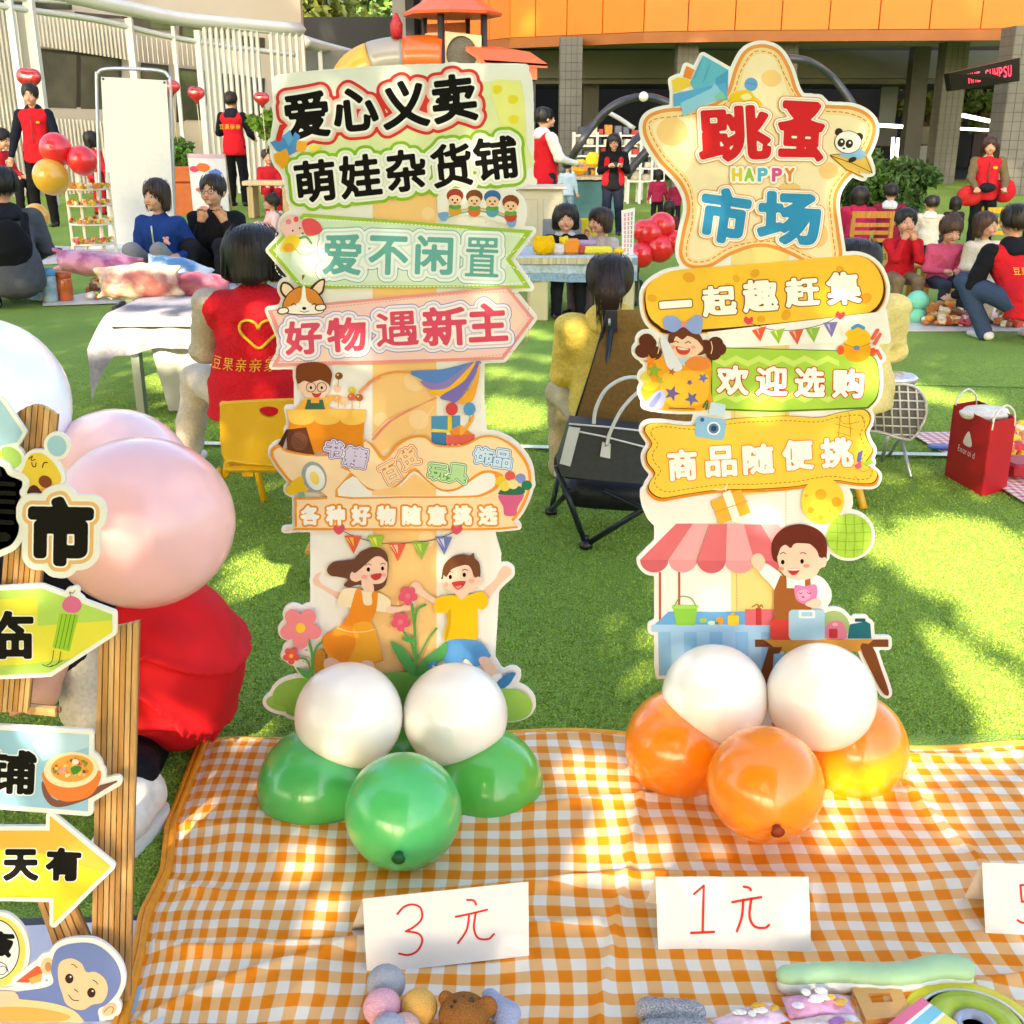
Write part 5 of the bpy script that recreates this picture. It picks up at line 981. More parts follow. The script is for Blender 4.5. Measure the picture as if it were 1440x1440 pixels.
c = onray(700, 1425, .03); soft('toy_fish', [('c', c+[-.012, .03, .005], c+[.012, .0, 0], .012, .018, .01, (1, 1, .7)), ('c', c+[.012, 0, 0], c+[.008, -.05, 0], .018, .012, .01, (1, 1, .7))], .002, mat('#b6bad2', .9, 'plush', .05, .15, 400, .5), 'pale lilac plush crescent toy right of the brown bear', 'toy')
c = onray(945, 1432, .03); soft('knitted_pouch', [('c', c+[-.030, .016, 0], c+[.030, .010, 0], .020, .020, .01, (1, 1, .8)), ('c', c+[-.030, -.03, 0], c+[.034, -.03, 0], .022, .022, .01, (1, 1, .8))], .002, mat('#d3d0d2', .95, 'knit', .05, .4, 350, 1.0), 'grey knitted pouch at the bottom edge between the price cards', 'pouch', disp=lambda P: .0016*np.sin(P[..., 0]*1000)*np.sin(P[..., 1]*800+.5))
# green pen case
e = empty('pencil_case', onray(1232, 1372, .02), 'long pale green and white pencil case lying on the cloth under the 1 元 card', 'pencil case')
pth = [onray(x, y, z) for x, y, z in ((1108, 1372, .034), (1180, 1368, .034), (1260, 1371, .034), (1320, 1360, .036), (1352, 1362, .034))]; pth = list(cr(pth, False, 3))
v, f = sdf([('c', a, b, .0175+.0003*i, .0178+.0003*i, .004, (1, 1, .8)) for i, (a, b) in enumerate(zip(pth, pth[1:]))], .0022); rawmesh('case_body', v-np.array(e.location), f, mat('#a9cfa0', .45, 'silicone', .4, .05, 20), e)
v, f = sdf([('c', a-[0, .006, .012], b-[0, .006, .012], .017, .017, .004, (1, 1, .8)) for i, (a, b) in enumerate(zip(pth, pth[1:]))], .0022); rawmesh('case_base', v-np.array(e.location), f, mat('#f0ece0', .45, 'silicone', .4, .05, 20), e)
# sweet packets
def packet(pts, z, th, cols, label, win=None):
    z += .014; P = np.array([G(x, y, z) for x, y in pts]); c = P.mean(0); e = empty('sweet_packet', (c[0], c[1], z-th), label, 'packet', 'small cellophane packets at the bottom right')
    n = 14; vs = []; fs = []
    for j in range(n+1):
        for i in range(n+1):
            u, w_ = i/n, j/n; p = (P[0]*(1-u)+P[1]*u)*(1-w_)+(P[3]*(1-u)+P[2]*u)*w_; bl_ = math.sin(math.pi*u)**.5*math.sin(math.pi*w_)**.5
            vs.append(p+[0, 0, -th+th*bl_+.0035*math.sin(u*23+w_*9)*math.sin(w_*19+u*7)*bl_])
    for j in range(n):
        for i in range(n): a = j*(n+1)+i; fs.append((a, a+1, a+n+2, a+n+1))
    q = B(); q.add(vs, fs, None, True); q.build('wrapper', mat(cols[0], .12, 'foil', .8, .2, 60, .4, coat=.6), e)
    for k, c_ in enumerate(cols[1:]):
        ca = np.array([random.uniform(.25, .75), random.uniform(.25, .75)]); q = B()
        for j in range(3):
            u, w_ = np.clip(ca+np.array([random.uniform(-.2, .2), random.uniform(-.2, .2)]), .1, .85); p = (P[0]*(1-u)+P[1]*u)*(1-w_)+(P[3]*(1-u)+P[2]*u)*w_
            q.ball(p+[0, 0, .0015], (random.uniform(.006, .012), random.uniform(.005, .009), .0012), 9, 6)
        q.build('printed_sweet', mat(c_, .3, 'ink', .5, .2, 200), e)
    return e
packet([(1100, 1390), (1195, 1388), (1205, 1415), (1112, 1420)], .03, .016, ['#dc9ac0', '#f4ece6', '#f3b93a', '#fbe9f0'], 'pink cellophane packet with yellow print touching the green pencil case')
packet([(1000, 1425), (1085, 1398), (1112, 1425), (1030, 1452)], .024, .012, ['#ecc6d4', '#f0b432', '#fdf3e6'], 'pale pink packet lying left of the other packets, in the sun')
packet([(1110, 1424), (1205, 1414), (1230, 1450), (1140, 1462)], .026, .014, ['#f2dfd8', '#b26ab0', '#f2a93c'], 'clear packet with purple sweets, below the pink packet')
e = empty('eraser_box', onray(1240, 1410, .02), 'flat orange square box with a recessed slot beside the packets', 'box'); P = gp4([(1198, 1389), (1266, 1387), (1284, 1428), (1218, 1434)], .028)
P = np.array(P); cP = P.mean(0)
def sub(P, a, b, c_, d): 
    g = lambda u, w_: (P[0]*(1-u)+P[1]*u)*(1-w_)+(P[3]*(1-u)+P[2]*u)*w_
    return [g(a, b), g(c_, b), g(c_, d), g(a, d)]
q = B()
for r4 in ((0, 0, 1, .2), (0, .5, 1, 1), (0, .2, .28, .5), (.72, .2, 1, .5)): q.prism(sub(P, *r4), [0, 0, -.016])
q.prism(sub(P-[0, 0, .008], .28, .2, .72, .5), [0, 0, -.008]); q.build('box_body', mat('#f0b262', .4, 'plastic', .4, .06, 20), e)
e = empty('striped_box', onray(1285, 1430, .02), 'small box with pink, blue and yellow stripes at the bottom edge', 'box'); P = np.array(gp4([(1296, 1402), (1346, 1438), (1290, 1490), (1238, 1448)], .04))
for i, c_ in enumerate(('#e46a8a', '#f7f4ee', '#7cc7d6', '#f7f4ee', '#f2e05a')):
    q = B(); a, b = [(0, .24), (.24, .32), (.32, .60), (.60, .68), (.68, 1)][i]; q.prism(sub(P, a, 0, b, 1), [0, 0, -.03]); q.build('stripe', plastic(c_), e)
e = empty('tape_roll', onray(1375, 1440, .01), 'round yellow plate-like tape roll at the bottom right corner', 'tape roll'); c = onray(1370, 1452, .02)
q = B(); q.lathe([(.098, 0), (.100, .01), (.094, .014), (.06, .012), (.055, .0)], [c[0], c[1], .013], 48); q.build('outer_disc', mat('#f0dc22', .3, 'plastic', .5, .05, 10), e)
q = B(); q.lathe([(.076, .0145), (.078, .0165), (.074, .0165), (.074, .0145)], [c[0], c[1], .013], 48); q.build('white_ring', plastic('#f6f2e6'), e)
q = B(); q.lathe([(.066, .012), (.066, .022), (.04, .024), (.03, .014)], [c[0], c[1], .013], 40); q.build('green_ring', mat('#b2c62c', .3, 'plastic', .5, .15, 40), e)
q = B(); q.lathe([(.03, .012), (.03, .024), (.02, .026), (.018, .014)], [c[0], c[1], .013], 32); q.build('hub', metalm('#b8b8c0'), e)
# ================================================================ people
def nrm_(v): v = np.array(v, float); return v/(np.linalg.norm(v)+1e-9)
def ik(a, b, l1, l2, pole):
    a, b = np.array(a, float), np.array(b, float); d = b-a; L_ = np.linalg.norm(d)
    if L_ > (l1+l2)*.999: b = a+d/L_*(l1+l2)*.999; d = b-a; L_ = np.linalg.norm(d)
    x = (l1*l1-l2*l2+L_*L_)/(2*L_); h = math.sqrt(max(l1*l1-x*x, 0)); u = d/L_; p = np.array(pole, float); p = p-u*np.dot(p, u); return a+u*x+nrm_(p)*h, b
def rotm(yaw, pitch=0, roll=0):
    return np.array(Matrix.Rotation(yaw, 3, 'Z')@Matrix.Rotation(pitch, 3, 'X')@Matrix.Rotation(roll, 3, 'Y'))
SKIN = '#d9a283'
POSE = {   # pelvis height, top height, knee/foot targets
 'stand': dict(p=(0, 0, .93), n=(0, .01, 1.43), feet=((-.11, 0, 0), (.11, -.03, 0)), hands=((-.27, -.06, .78), (.27, -.06, .78)), kp=(0, -1, 0), top=1.72),
 'sit': dict(p=(0, 0, .50), n=(0, -.04, .99), feet=((-.12, -.42, 0), (.12, -.40, 0)), hands=((-.10, -.32, .60), (.10, -.32, .60)), kp=(0, -.4, 1), top=1.27),
 'low': dict(p=(0, 0, .24), n=(0, -.08, .73), feet=((-.16, -.48, 0), (.16, -.46, 0)), hands=((-.12, -.42, .38), (.14, -.40, .36)), kp=(0, -.3, 1), top=1.01),
 'crouch': dict(p=(0, .10, .30), n=(0, -.16, .73), feet=((-.15, -.10, .0), (.15, .12, .0)), hands=((-.2, -.5, .35), (.2, -.5, .35)), kp=(0, -1, .5), top=.98)}
def strands(root, ho, c, k, n, m, wd):
    vv = np.empty(len(ho.data.vertices)*3, np.float32); ho.data.vertices.foreach_get('co', vv); vv = vv.reshape(-1, 3); d = vv-c; ph = np.arctan2(d[:, 0], d[:, 1]); r_ = np.random.default_rng(n); zt, zb = vv[:, 2].max(), vv[:, 2].min()
    V_, F_ = [], []; nz = 11
    for i in range(n):
        a = r_.uniform(-math.pi, math.pi); sel = np.abs((ph-a+math.pi) % (2*math.pi)-math.pi) < .16; q = vv[sel]
        if len(q) < 6: continue
        zl = q[:, 2].min(); z0 = zt-(zt-zl)*r_.uniform(0, .5); z1 = zl-.006*k+(z0-zl)*r_.uniform(-.04, .3); zs = np.linspace(z0, z1, nz); rr = np.hypot(q[:, 0]-c[0], q[:, 1]-c[1]); P = []
        for j, z in enumerate(zs):
            w_ = np.abs(q[:, 2]-z) < .016*k; R_ = rr[w_].max() if w_.any() else (P[-1][3] if P else .01); P.append((z, 0, 0, R_))
        R_ = np.array([p[3] for p in P]); R_ = np.convolve(np.pad(R_, 1, mode='edge'), [.3, .4, .3], 'valid')+.0022*k; aa = a+.10*np.sin(np.linspace(0, 2.5, nz)+r_.uniform(0, 6))*r_.uniform(0, .8)
        X = np.stack([c[0]+R_*np.sin(aa), c[1]+R_*np.cos(aa), zs], 1); sd = np.stack([np.cos(aa), -np.sin(aa), np.zeros(nz)], 1)*(wd*k*np.sin(np.linspace(.5, 3.0, nz)))[:, None]
        b = len(V_)*2*nz; V_.append(np.vstack([X-sd, X+sd])); F_ += [(b+j, b+j+1, b+nz+j+1, b+nz+j) for j in range(nz-1)]
    if V_: o = rawmesh('hair_strands', np.vstack(V_), F_, m, ho); o['kind'] = 'stuff'
def person(label, px, fy, ty, yaw, pose='stand', top='#222', sleeve=None, pants='#1c1c20', hair='#17120f', style='short', hs=1., w=1., look=(0, 0), hands=None, shoes='#222226', group='people at the fair', vest=False, writing=None, seat=None, skin=SKIN, lean=0, extra=None, cell=.016, Y=None, hideleg=False, coll=None, face=True, hgt=None, feet=None, dx=0, ap=(.45, .5, -.8), kp=None):
    base = G(px, fy); 
    if Y: base = V(px, fy, Y); base[2] = 0
    if base[1] > 6: hs *= 1.10; w *= 1.04
    zt = V(px, ty, base[1])[2] if hgt is None else hgt
    D = POSE[pose]; s = zt/(D['n'][2]-abs(lean)*.4+.295*hs); S3 = np.array([s*w, s*w, s])
    root = empty('person', base+[dx, 0, 0], label, 'person', group, rz=R(yaw))
    P = np.array(D['p'], float); N = np.array(D['n'], float)+[0, -lean, -abs(lean)*.4]; hn = hands or D['hands']; ft = feet or D['feet']
    HR = rotm(R(look[0]), R(look[1])); C = N+HR@np.array([0, -.015, .165*hs]); h_ = hs
    sh = [N+[sx*.165, .0, -.05] for sx in (-1, 1)]; hip = [P+[sx*.085, 0, -.01] for sx in (-1, 1)]
    arms = [ik(sh[i], hn[i], .28, .255, ((-1, 1)[i]*ap[0], ap[1], ap[2])) for i in (0, 1)]; legs = [ik(hip[i], np.array(ft[i])+[0, 0, .075], .43, .42, kp or D['kp']) for i in (0, 1)]
    def put(name, prims, h, m, **k):
        v, f = sdf(prims, h, **k); return rawmesh(name, v*S3, f, m, root)
    def hp(x, y, z): return C+HR@(np.array([x, y, z])*h_)
    # continuous body
    V_, F_, n0 = [], [], 0
    def acc(prims, h, **k):
        nonlocal n0
        v, f = sdf(prims, h, **k); V_.append(v); F_.append(f+n0); n0 += len(v)
    acc([('c', P, N-[0, 0, .1], .10, .10, .05), ('c', N-[0, 0, .1], N, .07, .048, .03)]+[('c', sh[i], arms[i][0], .04, .036, .03) for i in (0, 1)]+[('c', arms[i][0], arms[i][1], .034, .024, .02) for i in (0, 1)]+[('c', hip[i], legs[i][0], .06, .045, .03) for i in (0, 1)]+[('c', legs[i][0], legs[i][1], .042, .03, .02) for i in (0, 1)], .022)
    acc([('e', hp(0, .012, .02), np.array([.074, .092, .095])*h_, .01, HR), ('e', hp(0, -.028, -.045), np.array([.056, .058, .062])*h_, .04, HR), ('c', N-[0, 0, .03], hp(0, .01, -.05), .045, .042, .03),
         ('c', hp(0, -.088, .0), hp(0, -.103, -.026), .008*h_, .013*h_, .012), ('e', hp(0, -.086, -.082), np.array([.02, .014, .014])*h_, .02, HR), ('e', hp(.030, -.074, -.035), np.array([.024, .018, .024])*h_, .02, HR), ('e', hp(-.030, -.074, -.035), np.array([.024, .018, .024])*h_, .02, HR), ('e', hp(0, -.088, -.055), np.array([.022, .012, .010])*h_, .008, HR)]
        +[('e', hp(sx*.078, .01, -.01), np.array([.010, .018, .028])*h_, .008, HR) for sx in (-1, 1)], .0085 if face else .013)
    for i in (0, 1):
        wr = arms[i][1]; u = nrm_(wr-arms[i][0]); sd = nrm_(np.cross(u, [0, 1, .2])); nn = nrm_(np.cross(u, sd)); pl = wr+u*.055
        pr_ = [('c', wr-u*.03, wr+u*.03, .024, .026, .02), ('c', wr+u*.03, wr+u*.075, .030, .032, .02, (1, 1, 1))]
        for k in range(4):
            o_ = sd*(k-1.5)*.019; L_ = (.032, .037, .034, .026)[k]; a_ = wr+u*.08+o_; b_ = a_+u*L_+nn*.012; c_ = b_+u*L_*.5+nn*.024; pr_ += [('c', a_-u*.02, b_, .010, .009, .004), ('c', b_, c_, .009, .0075, .003)]
        ts = sd*(-.034); pr_ += [('c', wr+u*.03+ts*.6, wr+u*.07+ts*1.3+nn*.012, .012, .011, .008), ('c', wr+u*.07+ts*1.3+nn*.012, wr+u*.098+ts*1.25+nn*.022, .010, .008, .003)]
        acc(pr_, .0065)
    rawmesh('body', np.vstack(V_)*S3, np.vstack(F_), mat(skin, .55, 'skin', .35, .08, 25, .05, sub=.08), root)
    # clothes
    fold = lambda P_: .005*wob(P_, 26, px*.1)+.003*wob(P_, 55, px*.3)
    ch = [('c', P+[0, .0, .03], N-[0, 0, .14], .128, .142, .05, (1.12, .86, 1)), ('c', sh[0]+[.05, 0, -.02], sh[1]-[.05, 0, .02], .075, .075, .05), ('c', N-[0, 0, .05], N+[0, .005, .0], .075, .058, .04)]
    hem = ('c', P+[0, .01, -.09], P+[0, 0, .06], .152, .140, .05, (1.18, .98, 1))
    slv = [('c', sh[i], arms[i][0], .068, .055, .045) for i in (0, 1)]+[('c', arms[i][0], arms[i][1]-nrm_(arms[i][1]-arms[i][0])*.01, .053, .038, .03) for i in (0, 1)]
    lastk = dict(cell=cell)
    hc = lambda P_: P[2]-(.14 if pose == 'stand' else .10)-P_[..., 2]
    if sleeve: put('jacket', ch[:1]+[hem]+[('c', sh[0]+[.045, 0, -.02], sh[1]-[.045, 0, .02], .082, .082, .05), ch[2]], cell, cloth(top), disp=fold, clip=hc); [put('sleeve', [slv[i], slv[i+2]], cell*.9, cloth(sleeve), disp=fold) for i in (0, 1)]
    else: put('jacket', ch+[hem]+slv, cell, cloth(top), disp=fold, clip=None if pose in ('low', 'crouch') else hc)
    if coll: put('collar', [('c', N+[-.035, .02, .0], N+[.035, .02, .0], .072, .072, .03), ('c', N+[-.05, .07, -.04], N+[.05, .07, -.04], .05, .05, .04)], cell*.8, cloth(coll), disp=fold)
    if not hideleg:
        put('trousers', [('e', P+[0, .01, -.01], (.15, .125, .12), .03)]+[('c', hip[i], legs[i][0], .092, .070, .04) for i in (0, 1)]+[('c', legs[i][0], legs[i][1]+[0, 0, -.03], .069, .052, .03) for i in (0, 1)], cell, cloth(pants), disp=fold)
        for i in (0, 1):
            a = legs[i][1]-[0, 0, .035]; d = np.array([0, -1., 0]); put('shoe', [('c', a+[0, .03, 0], a+d*.05+[0, 0, -.006], .040, .036, .02), ('c', a+d*.05+[0, 0, -.006], a+d*.15+[0, 0, -.012], .036, .028, .02)], .011, plastic(shoes), clip=lambda P_, z0=a[2]-.04: z0-P_[..., 2])
    # hair
    hm = mat(hair, .45, 'hair', .4, .3, 90, .5, k=.9); strand = lambda P_: .0022*np.sin(P_[..., 0]*260+3*np.sin(P_[..., 2]*20))
    hr = [('e', hp(0, .018, .035), np.array([.086, .100, .098])*h_, .02, HR)]
    if style in ('bob', 'long', 'tail', 'bun'): hr += [('e', hp(0, .025, .03), np.array([.090, .104, .104])*h_, .02, HR)]
    if style == 'bob': hr += [('c', hp(sx*.062, .03, .0), hp(sx*.070, .02, -.085), .040*h_, .034*h_, .03) for sx in (-1, 1)]+[('c', hp(0, .06, 0), hp(0, .065, -.085), .060*h_, .050*h_, .03)]
    if style == 'long': hr += [('c', hp(sx*.066, .03, .0), hp(sx*.080, .0, -.20), .040*h_, .034*h_, .03) for sx in (-1, 1)]+[('c', hp(0, .06, 0), hp(0, .075, -.20), .066*h_, .05*h_, .03)]
    if style == 'tail': hr += [('c', hp(0, .11, .03), hp(0, .15, -.04), .03*h_, .034*h_, .02), ('c', hp(0, .15, -.04), hp(.01, .14, -.20), .034*h_, .014*h_, .02)]
    if style == 'bun': hr += [('e', hp(0, .05, .13), np.array([.04, .04, .035])*h_, .015)]
    cut = [('-e', hp(0, -.098, -.045 if style != 'short' else -.035), np.array([.066, .085, .095 if style != 'short' else .100])*h_, .008, HR)]
    if style == 'short': cut += [('-e', hp(0, -.01, -.14), np.array([.12, .14, .085])*h_, .01, HR)]
    ho = put('hair', hr+cut, .0095 if face else .011, hm, disp=strand)
    near = base[1] < 5.5; strands(root, ho, hp(0, .03, .06)*S3, h_*s, 900 if near else 160, mat(hair, .5, 'strand', .45, .5, 8, k=1.5), .0022 if near else .005)
    if face:
        eb = lambda nm, c_, r_, m_: (lambda b: (b.ball(c_*S3, np.array(r_)*s*h_, 10, 6, rot=HR), b.build(nm, m_, root, local=True)))(B())
        for sx in (-1, 1):
            eb('eye', hp(sx*.031, -.0815, .006), (.013, .006, .0068), plastic('#efe9e2')); eb('eye', hp(sx*.031, -.0855, .006), (.0068, .004, .0064), plastic('#1a1210'))
            eb('eyebrow', hp(sx*.032, -.0865, .026), (.018, .005, .0035), hm)
        eb('mouth', hp(0, -.0985, -.052), (.021, .006, .0050), mat('#a8544a', .5, 'lip', .4))
    if writing: writing(root, s, N, P)
    if sleeve and pose == 'stand' and abs(yaw) < 60:
        q = B(); q.tube([(N*(1-t)+P*t+np.array([0, -.118-.03*math.sin(3*t), .0]))*S3 for t in np.linspace(.12, 1.1, 8)], .006, 5); q.build('zip', plastic('#5a1016'), root, local=True)
        q = B(); c_ = (N*.7+P*.3+np.array([.075, -.135, 0]))*S3; q.ball(c_, (.026, .010, .016), 8, 6); q.build('badge', plastic('#f2b520'), root, local=True)
    return root, dict(s=s, N=N*S3, P=P*S3, C=C*S3, S3=S3, arms=arms, root=root, hp=lambda *a: hp(*a)*S3, HR=HR)
def vest_text(txt, size, z=.27, yb=.135, x0=0.):
    """yellow lettering lying on the back of a vest"""
    def f(root, s, N, P):
        c0 = (N+P)/2; q = B()
        for i, ch in enumerate(txt):
            v, t = glyph(ch); v3 = np.stack([-(v[:, 0]*size+(i-len(txt)/2)*size*1.05+x0), np.zeros(len(v)), v[:, 1]*size], 1)
            y = P[1]+yb+(N[1]-P[1])*((v3[:, 2]+z)/.5)-.28*v3[:, 0]**2*2; v3[:, 1] = y; v3[:, 2] += P[2]+z; q.add(v3*s, [tuple(a) for a in t])
        q.build('vest_lettering', mat('#f2b820', .5, 'print', .4), root, local=True)
    return f
def stool(label, px, py, sc_, c_='#c98a2e', Y=None, back=False, yaw=0, cat='chair', h=.30, wd=.30, group='small chairs around the lawn'):
    b_ = G(px, py) if Y is None else V(px, py, Y)*[1, 1, 0]; e = empty('small_chair', b_, label, cat, group, rz=R(yaw)); m = wood(c_)
    q = B(); q.box((0, 0, h), (wd, wd, .025), bev=.006); q.build('seat', m, e, local=True)
    for sx in (-1, 1):
        for sy in (-1, 1): q = B(); q.box((sx*(wd/2-.02), sy*(wd/2-.02), h/2-.006), (.03, .03, h-.014)); q.build('leg', m, e, local=True)
    if back:
        q = B()
        for sx in (-1, 1): q.box((sx*(wd/2-.015), wd/2-.012, h+.16), (.03, .024, .29))
        q.box((0, wd/2-.012, h+.30), (wd, .026, .05)); q.build('back_frame', m, e, local=True)
        for k in range(3): q = B(); q.box((0, wd/2-.012, h+.10+k*.06), (wd-.06, .014, .03)); q.build('slat', m, e, local=True)
    return e
RV = '#d81f2b'
# --- left background
person('man standing at the left in a red vest over black sleeves, facing the camera', 67, 318, 116, 6, top=RV, sleeve='#1a2030', pants='#17171a', hands=((-.33, -.05, .80), (.31, -.08, .82)), coll='#1c2230', look=(0, 8))
person('man seen from behind in a red vest and dark hood by the white slats', 336, 290, 128, 172, top=RV, sleeve='#181c26', coll='#20242c', hands=((-.2, -.30, 1.05), (.22, -.33, 1.12)), writing=vest_text('豆果亲亲', .085, .26), pants='#15171c')
person('child in red at the left edge bending over a table', 6, 300, 178, 70, 'sit', top='#c92430', hs=1.25, w=1.15, look=(0, 20), cell=.018)
person('child in red half hidden by the white banner', 141, 302, 184, 150, 'stand', top='#cc2a34', pants='#b8222c', hs=1.3, style='bob', cell=.02, w=1.1)
person('child in a red tracksuit sitting on a bench by the tall board', 380, 282, 209, 20, 'sit', top='#c4242f', pants='#bb202c', hs=1.25, w=1.1, Y=17.5, cell=.018, shoes='#e6e2de')
person('toddler in fluffy pale pink with a white hairband beside the tall board', 392, 345, 273, -60, 'low', top='#f0c4c0', pants='#d9b2b0', hs=1.25, w=1.15, style='bun', cell=.018)
_, wb = person('seated woman in a royal blue fleece and grey trousers with bobbed hair', 243, 424, 250, -14, 'low', top='#1d3f86', pants='#8d8b8e', style='bob', hair='#2a1a12', look=(-8, 4), hands=((-.20, -.34, .40), (.22, -.22, .42)), shoes='#3a3436', w=.98, cell=.014, ap=(.3, .5, -.9))
_, wm = person('seated man in a black jacket holding both hands up to his chest', 318, 418, 243, -6, 'low', top='#1b1b1f', pants='#202128', hair='#1c1715', look=(-6, 2), hands=((-.07, -.22, .66), (.12, -.22, .66)), w=1.06, cell=.014)
for d_, c_ in ((wb, '#d9d6cc'),):
    q = B(); N_, P_ = d_['N'], d_['P']; pts = [N_*(1-t)+P_*t+np.array([0, -.125-.02*math.sin(3*t), 0]) for t in np.linspace(.12, .85, 8)]; q.tube(pts, .006, 5); q.build('zip', metalm(c_), d_['root'], local=True)
    q = B(); c = N_*.62+P_*.38+np.array([.09, -.118, 0])
    for dx, dz, r_ in ((0, 0, .022), (.012, .022, .012), (-.014, .02, .010), (.02, -.016, .012)): q.ball(c+[dx, -.004, dz], (r_, .012, r_), 8, 6)
    q.build('patch', mat('#e4a9ae', .8, 'felt', .1, .4, 300), d_['root'], local=True)
q = B()
for sx in (-1, 1):
    cc = wm['hp'](sx*.033, -.098, .004); q.tube([cc+wm['HR']@np.array([.024*math.cos(a), 0, .018*math.sin(a)]) for a in np.linspace(0, 2*math.pi, 14)[:-1]], .002, 4, closed=True)
q.tube([wm['hp'](-.010, -.099, .006), wm['hp'](.010, -.099, .006)], .002, 4); q.build('glasses', plastic('#3a2c26'), wm['root'], local=True)
person('person crouching with their back turned at the left edge, black coat over grey', 26, 428, 234, 206, 'crouch', top='#55585f', pants='#17171a', coll='#23262e', style='short', w=1.22, hs=1.1, look=(20, 0), hands=((-.16, -.42, .30), (.26, -.34, .22)), cell=.014, shoes='#c9c6c0')
_l = [o for o in col.objects if o.get('label', '').startswith('person crouching with')][0]; v, f = sdf([('e', (.02, .20, .42), (.15, .09, .20), .03), ('c', (-.12, .0, .62), (-.10, .18, .45), .03, .03, .03), ('c', (.14, .0, .62), (.10, .18, .45), .03, .03, .03)], .014, disp=lambda P_: .006*wob(P_, 24)); rawmesh('backpack', v, f, cloth('#17181c'), _l)
# --- middle background
person('adult in a red vest with white sleeves behind the tall left board, facing left', 764, 345, 150, 118, top=RV, sleeve='#eee9df', coll='#e8e2d8', pants='#2a2a30', hands=((-.18, -.30, 1.05), (.2, -.30, 1.1)), writing=vest_text('亲子', .10, .25), w=1.15)
person('child in a pale blue jacket standing behind the cream cabinet', 797, 312, 224, 160, top='#b9cfe0', pants='#8fa6bd', hs=1.3, w=1.1, cell=.018)
_, wp = person('woman with long hair and open red vest holding a phone up to take a picture', 860, 330, 187, 0, top='#16171b', pants='#1e2536', style='long', look=(-6, 14), hands=((-.085, -.26, 1.20), (.10, -.26, 1.20)), w=1.08)
for sx in (-1, 1):
    v, f = sdf([('c', wp['N']/wp['s']+[sx*.115, -.05, -.14], wp['P']/wp['s']+[sx*.13, -.05, .0], .085, .095, .03, (.8, 1.0, 1))], .014); rawmesh('vest_front', v*wp['s'], f, cloth(RV), wp['root'])
q = B(); q.box(((wp['arms'][0][1]+wp['arms'][1][1])/2+[0, -.07, .03])*wp['s'], (.15*wp['s'], .012, .08*wp['s'])); q.build('phone', plastic('#1b1b20'), wp['root'], local=True)
q = B()
for sx in (-1, 1): cc = wp['hp'](sx*.033, -.100, .004); q.tube([cc+wp['HR']@np.array([.024*math.cos(a), 0, .018*math.sin(a)]) for a in np.linspace(0, 2*math.pi, 12)[:-1]], .0022, 4, closed=True)
q.build('glasses', plastic('#8a6a5a'), wp['root'], local=True)
TY = G(760, 400)[1]
person('child with shoulder-length hair in a black jacket leaning over the blue table', 792, 438, 285, 4, 'sit', top='#1c1d22', pants='#22242a', hs=1.2, w=1.2, style='bob', hands=((-.24, -.36, .74), (.18, -.34, .72)), coll='#c9cfd4', lean=.06, look=(-4, 6))
person('small girl in a pale jacket at the blue table, hand raised to her mouth', 846, 436, 291, -40, 'sit', top='#d9c6c2', pants='#6a5a60', hs=1.25, w=1.15, style='bob', hair='#2a1912', hands=((-.06, -.26, 1.0), (.12, -.34, .72)), look=(-10, 6))
person('child in a magenta jacket standing with back turned near the round-topped board', 923, 318, 238, 175, top='#a82a4c', pants='#20222a', hs=1.25, w=1.15, style='bob', cell=.018)
person('child in a crimson coat partly hidden by the star-topped board', 948, 320, 248, 165, top='#8f2440', pants='#20222a', hs=1.25, w=1.15, cell=.02, face=False)
person('crouching child whose dark hair shows above the red balloons', 938, 345, 282, 160, 'low', top='#6a2f3c', hs=1.25, style='bob', cell=.02, face=False)
person('small child whose dark hair shows under the red balloons', 888, 432, 373, 150, 'low', top='#33343a', hs=1.25, w=1.1, cell=.02, face=False)
# --- right background
FG = 'people sitting around the far lawn'
person('person in a magenta hooded coat seated with back turned beside the star', 1200, 375, 262, 170, 'sit', top='#b02450', coll='#b02450', hs=1.1, w=1.25, style='bob', pants='#2a2228', group=FG, face=False)
person('person in maroon with a pale hood seated behind the boy in red', 1243, 368, 258, 160, 'sit', top='#8e1f3c', coll='#d9dde2', hs=1.1, w=1.2, pants='#2a2228', group=FG, face=False)
person('child with a cream patterned jacket seated, turned away to the left', 1300, 372, 274, 150, 'sit', top='#ded6c4', coll='#ece6d8', hs=1.2, w=1.2, pants='#3a3430', group=FG, face=False, look=(30, 0))
person('dark-haired person seated far behind the girl in pink', 1335, 362, 276, 180, 'sit', top='#3a2a2c', hs=1.1, style='bob', group=FG, face=False, cell=.02)
_, k1 = person('boy in a red jacket and khaki trousers sitting with both hands at his mouth', 1258, 440, 291, -4, 'sit', top='#cf202c', pants='#8a7458', hs=1.3, w=1.12, hands=((-.05, -.24, 1.0), (.07, -.24, 1.0)), look=(0, 2), shoes='#2c2622', group=FG, cell=.014)
_, k2 = person('little girl in a pink quilted coat sitting and looking down at her hands', 1316, 444, 300, 2, 'sit', top='#d95c80', pants='#3b4050', hs=1.3, w=1.12, look=(0, 24), hands=((-.07, -.26, .66), (.08, -.26, .66)), style='bun', hair='#3a2618', shoes='#e8e4e0', group=FG, cell=.014)
person('seated woman in a cream fleece and cream skirt with long hair', 1366, 446, 297, 14, 'sit', top='#e9dfc9', pants='#e2d3b4', style='bob', hair='#3a2518', hs=1.2, w=1.12, look=(12, 0), hands=((-.08, -.26, .66), (.1, -.24, .62)), group=FG, cell=.014, shoes='#26221f')
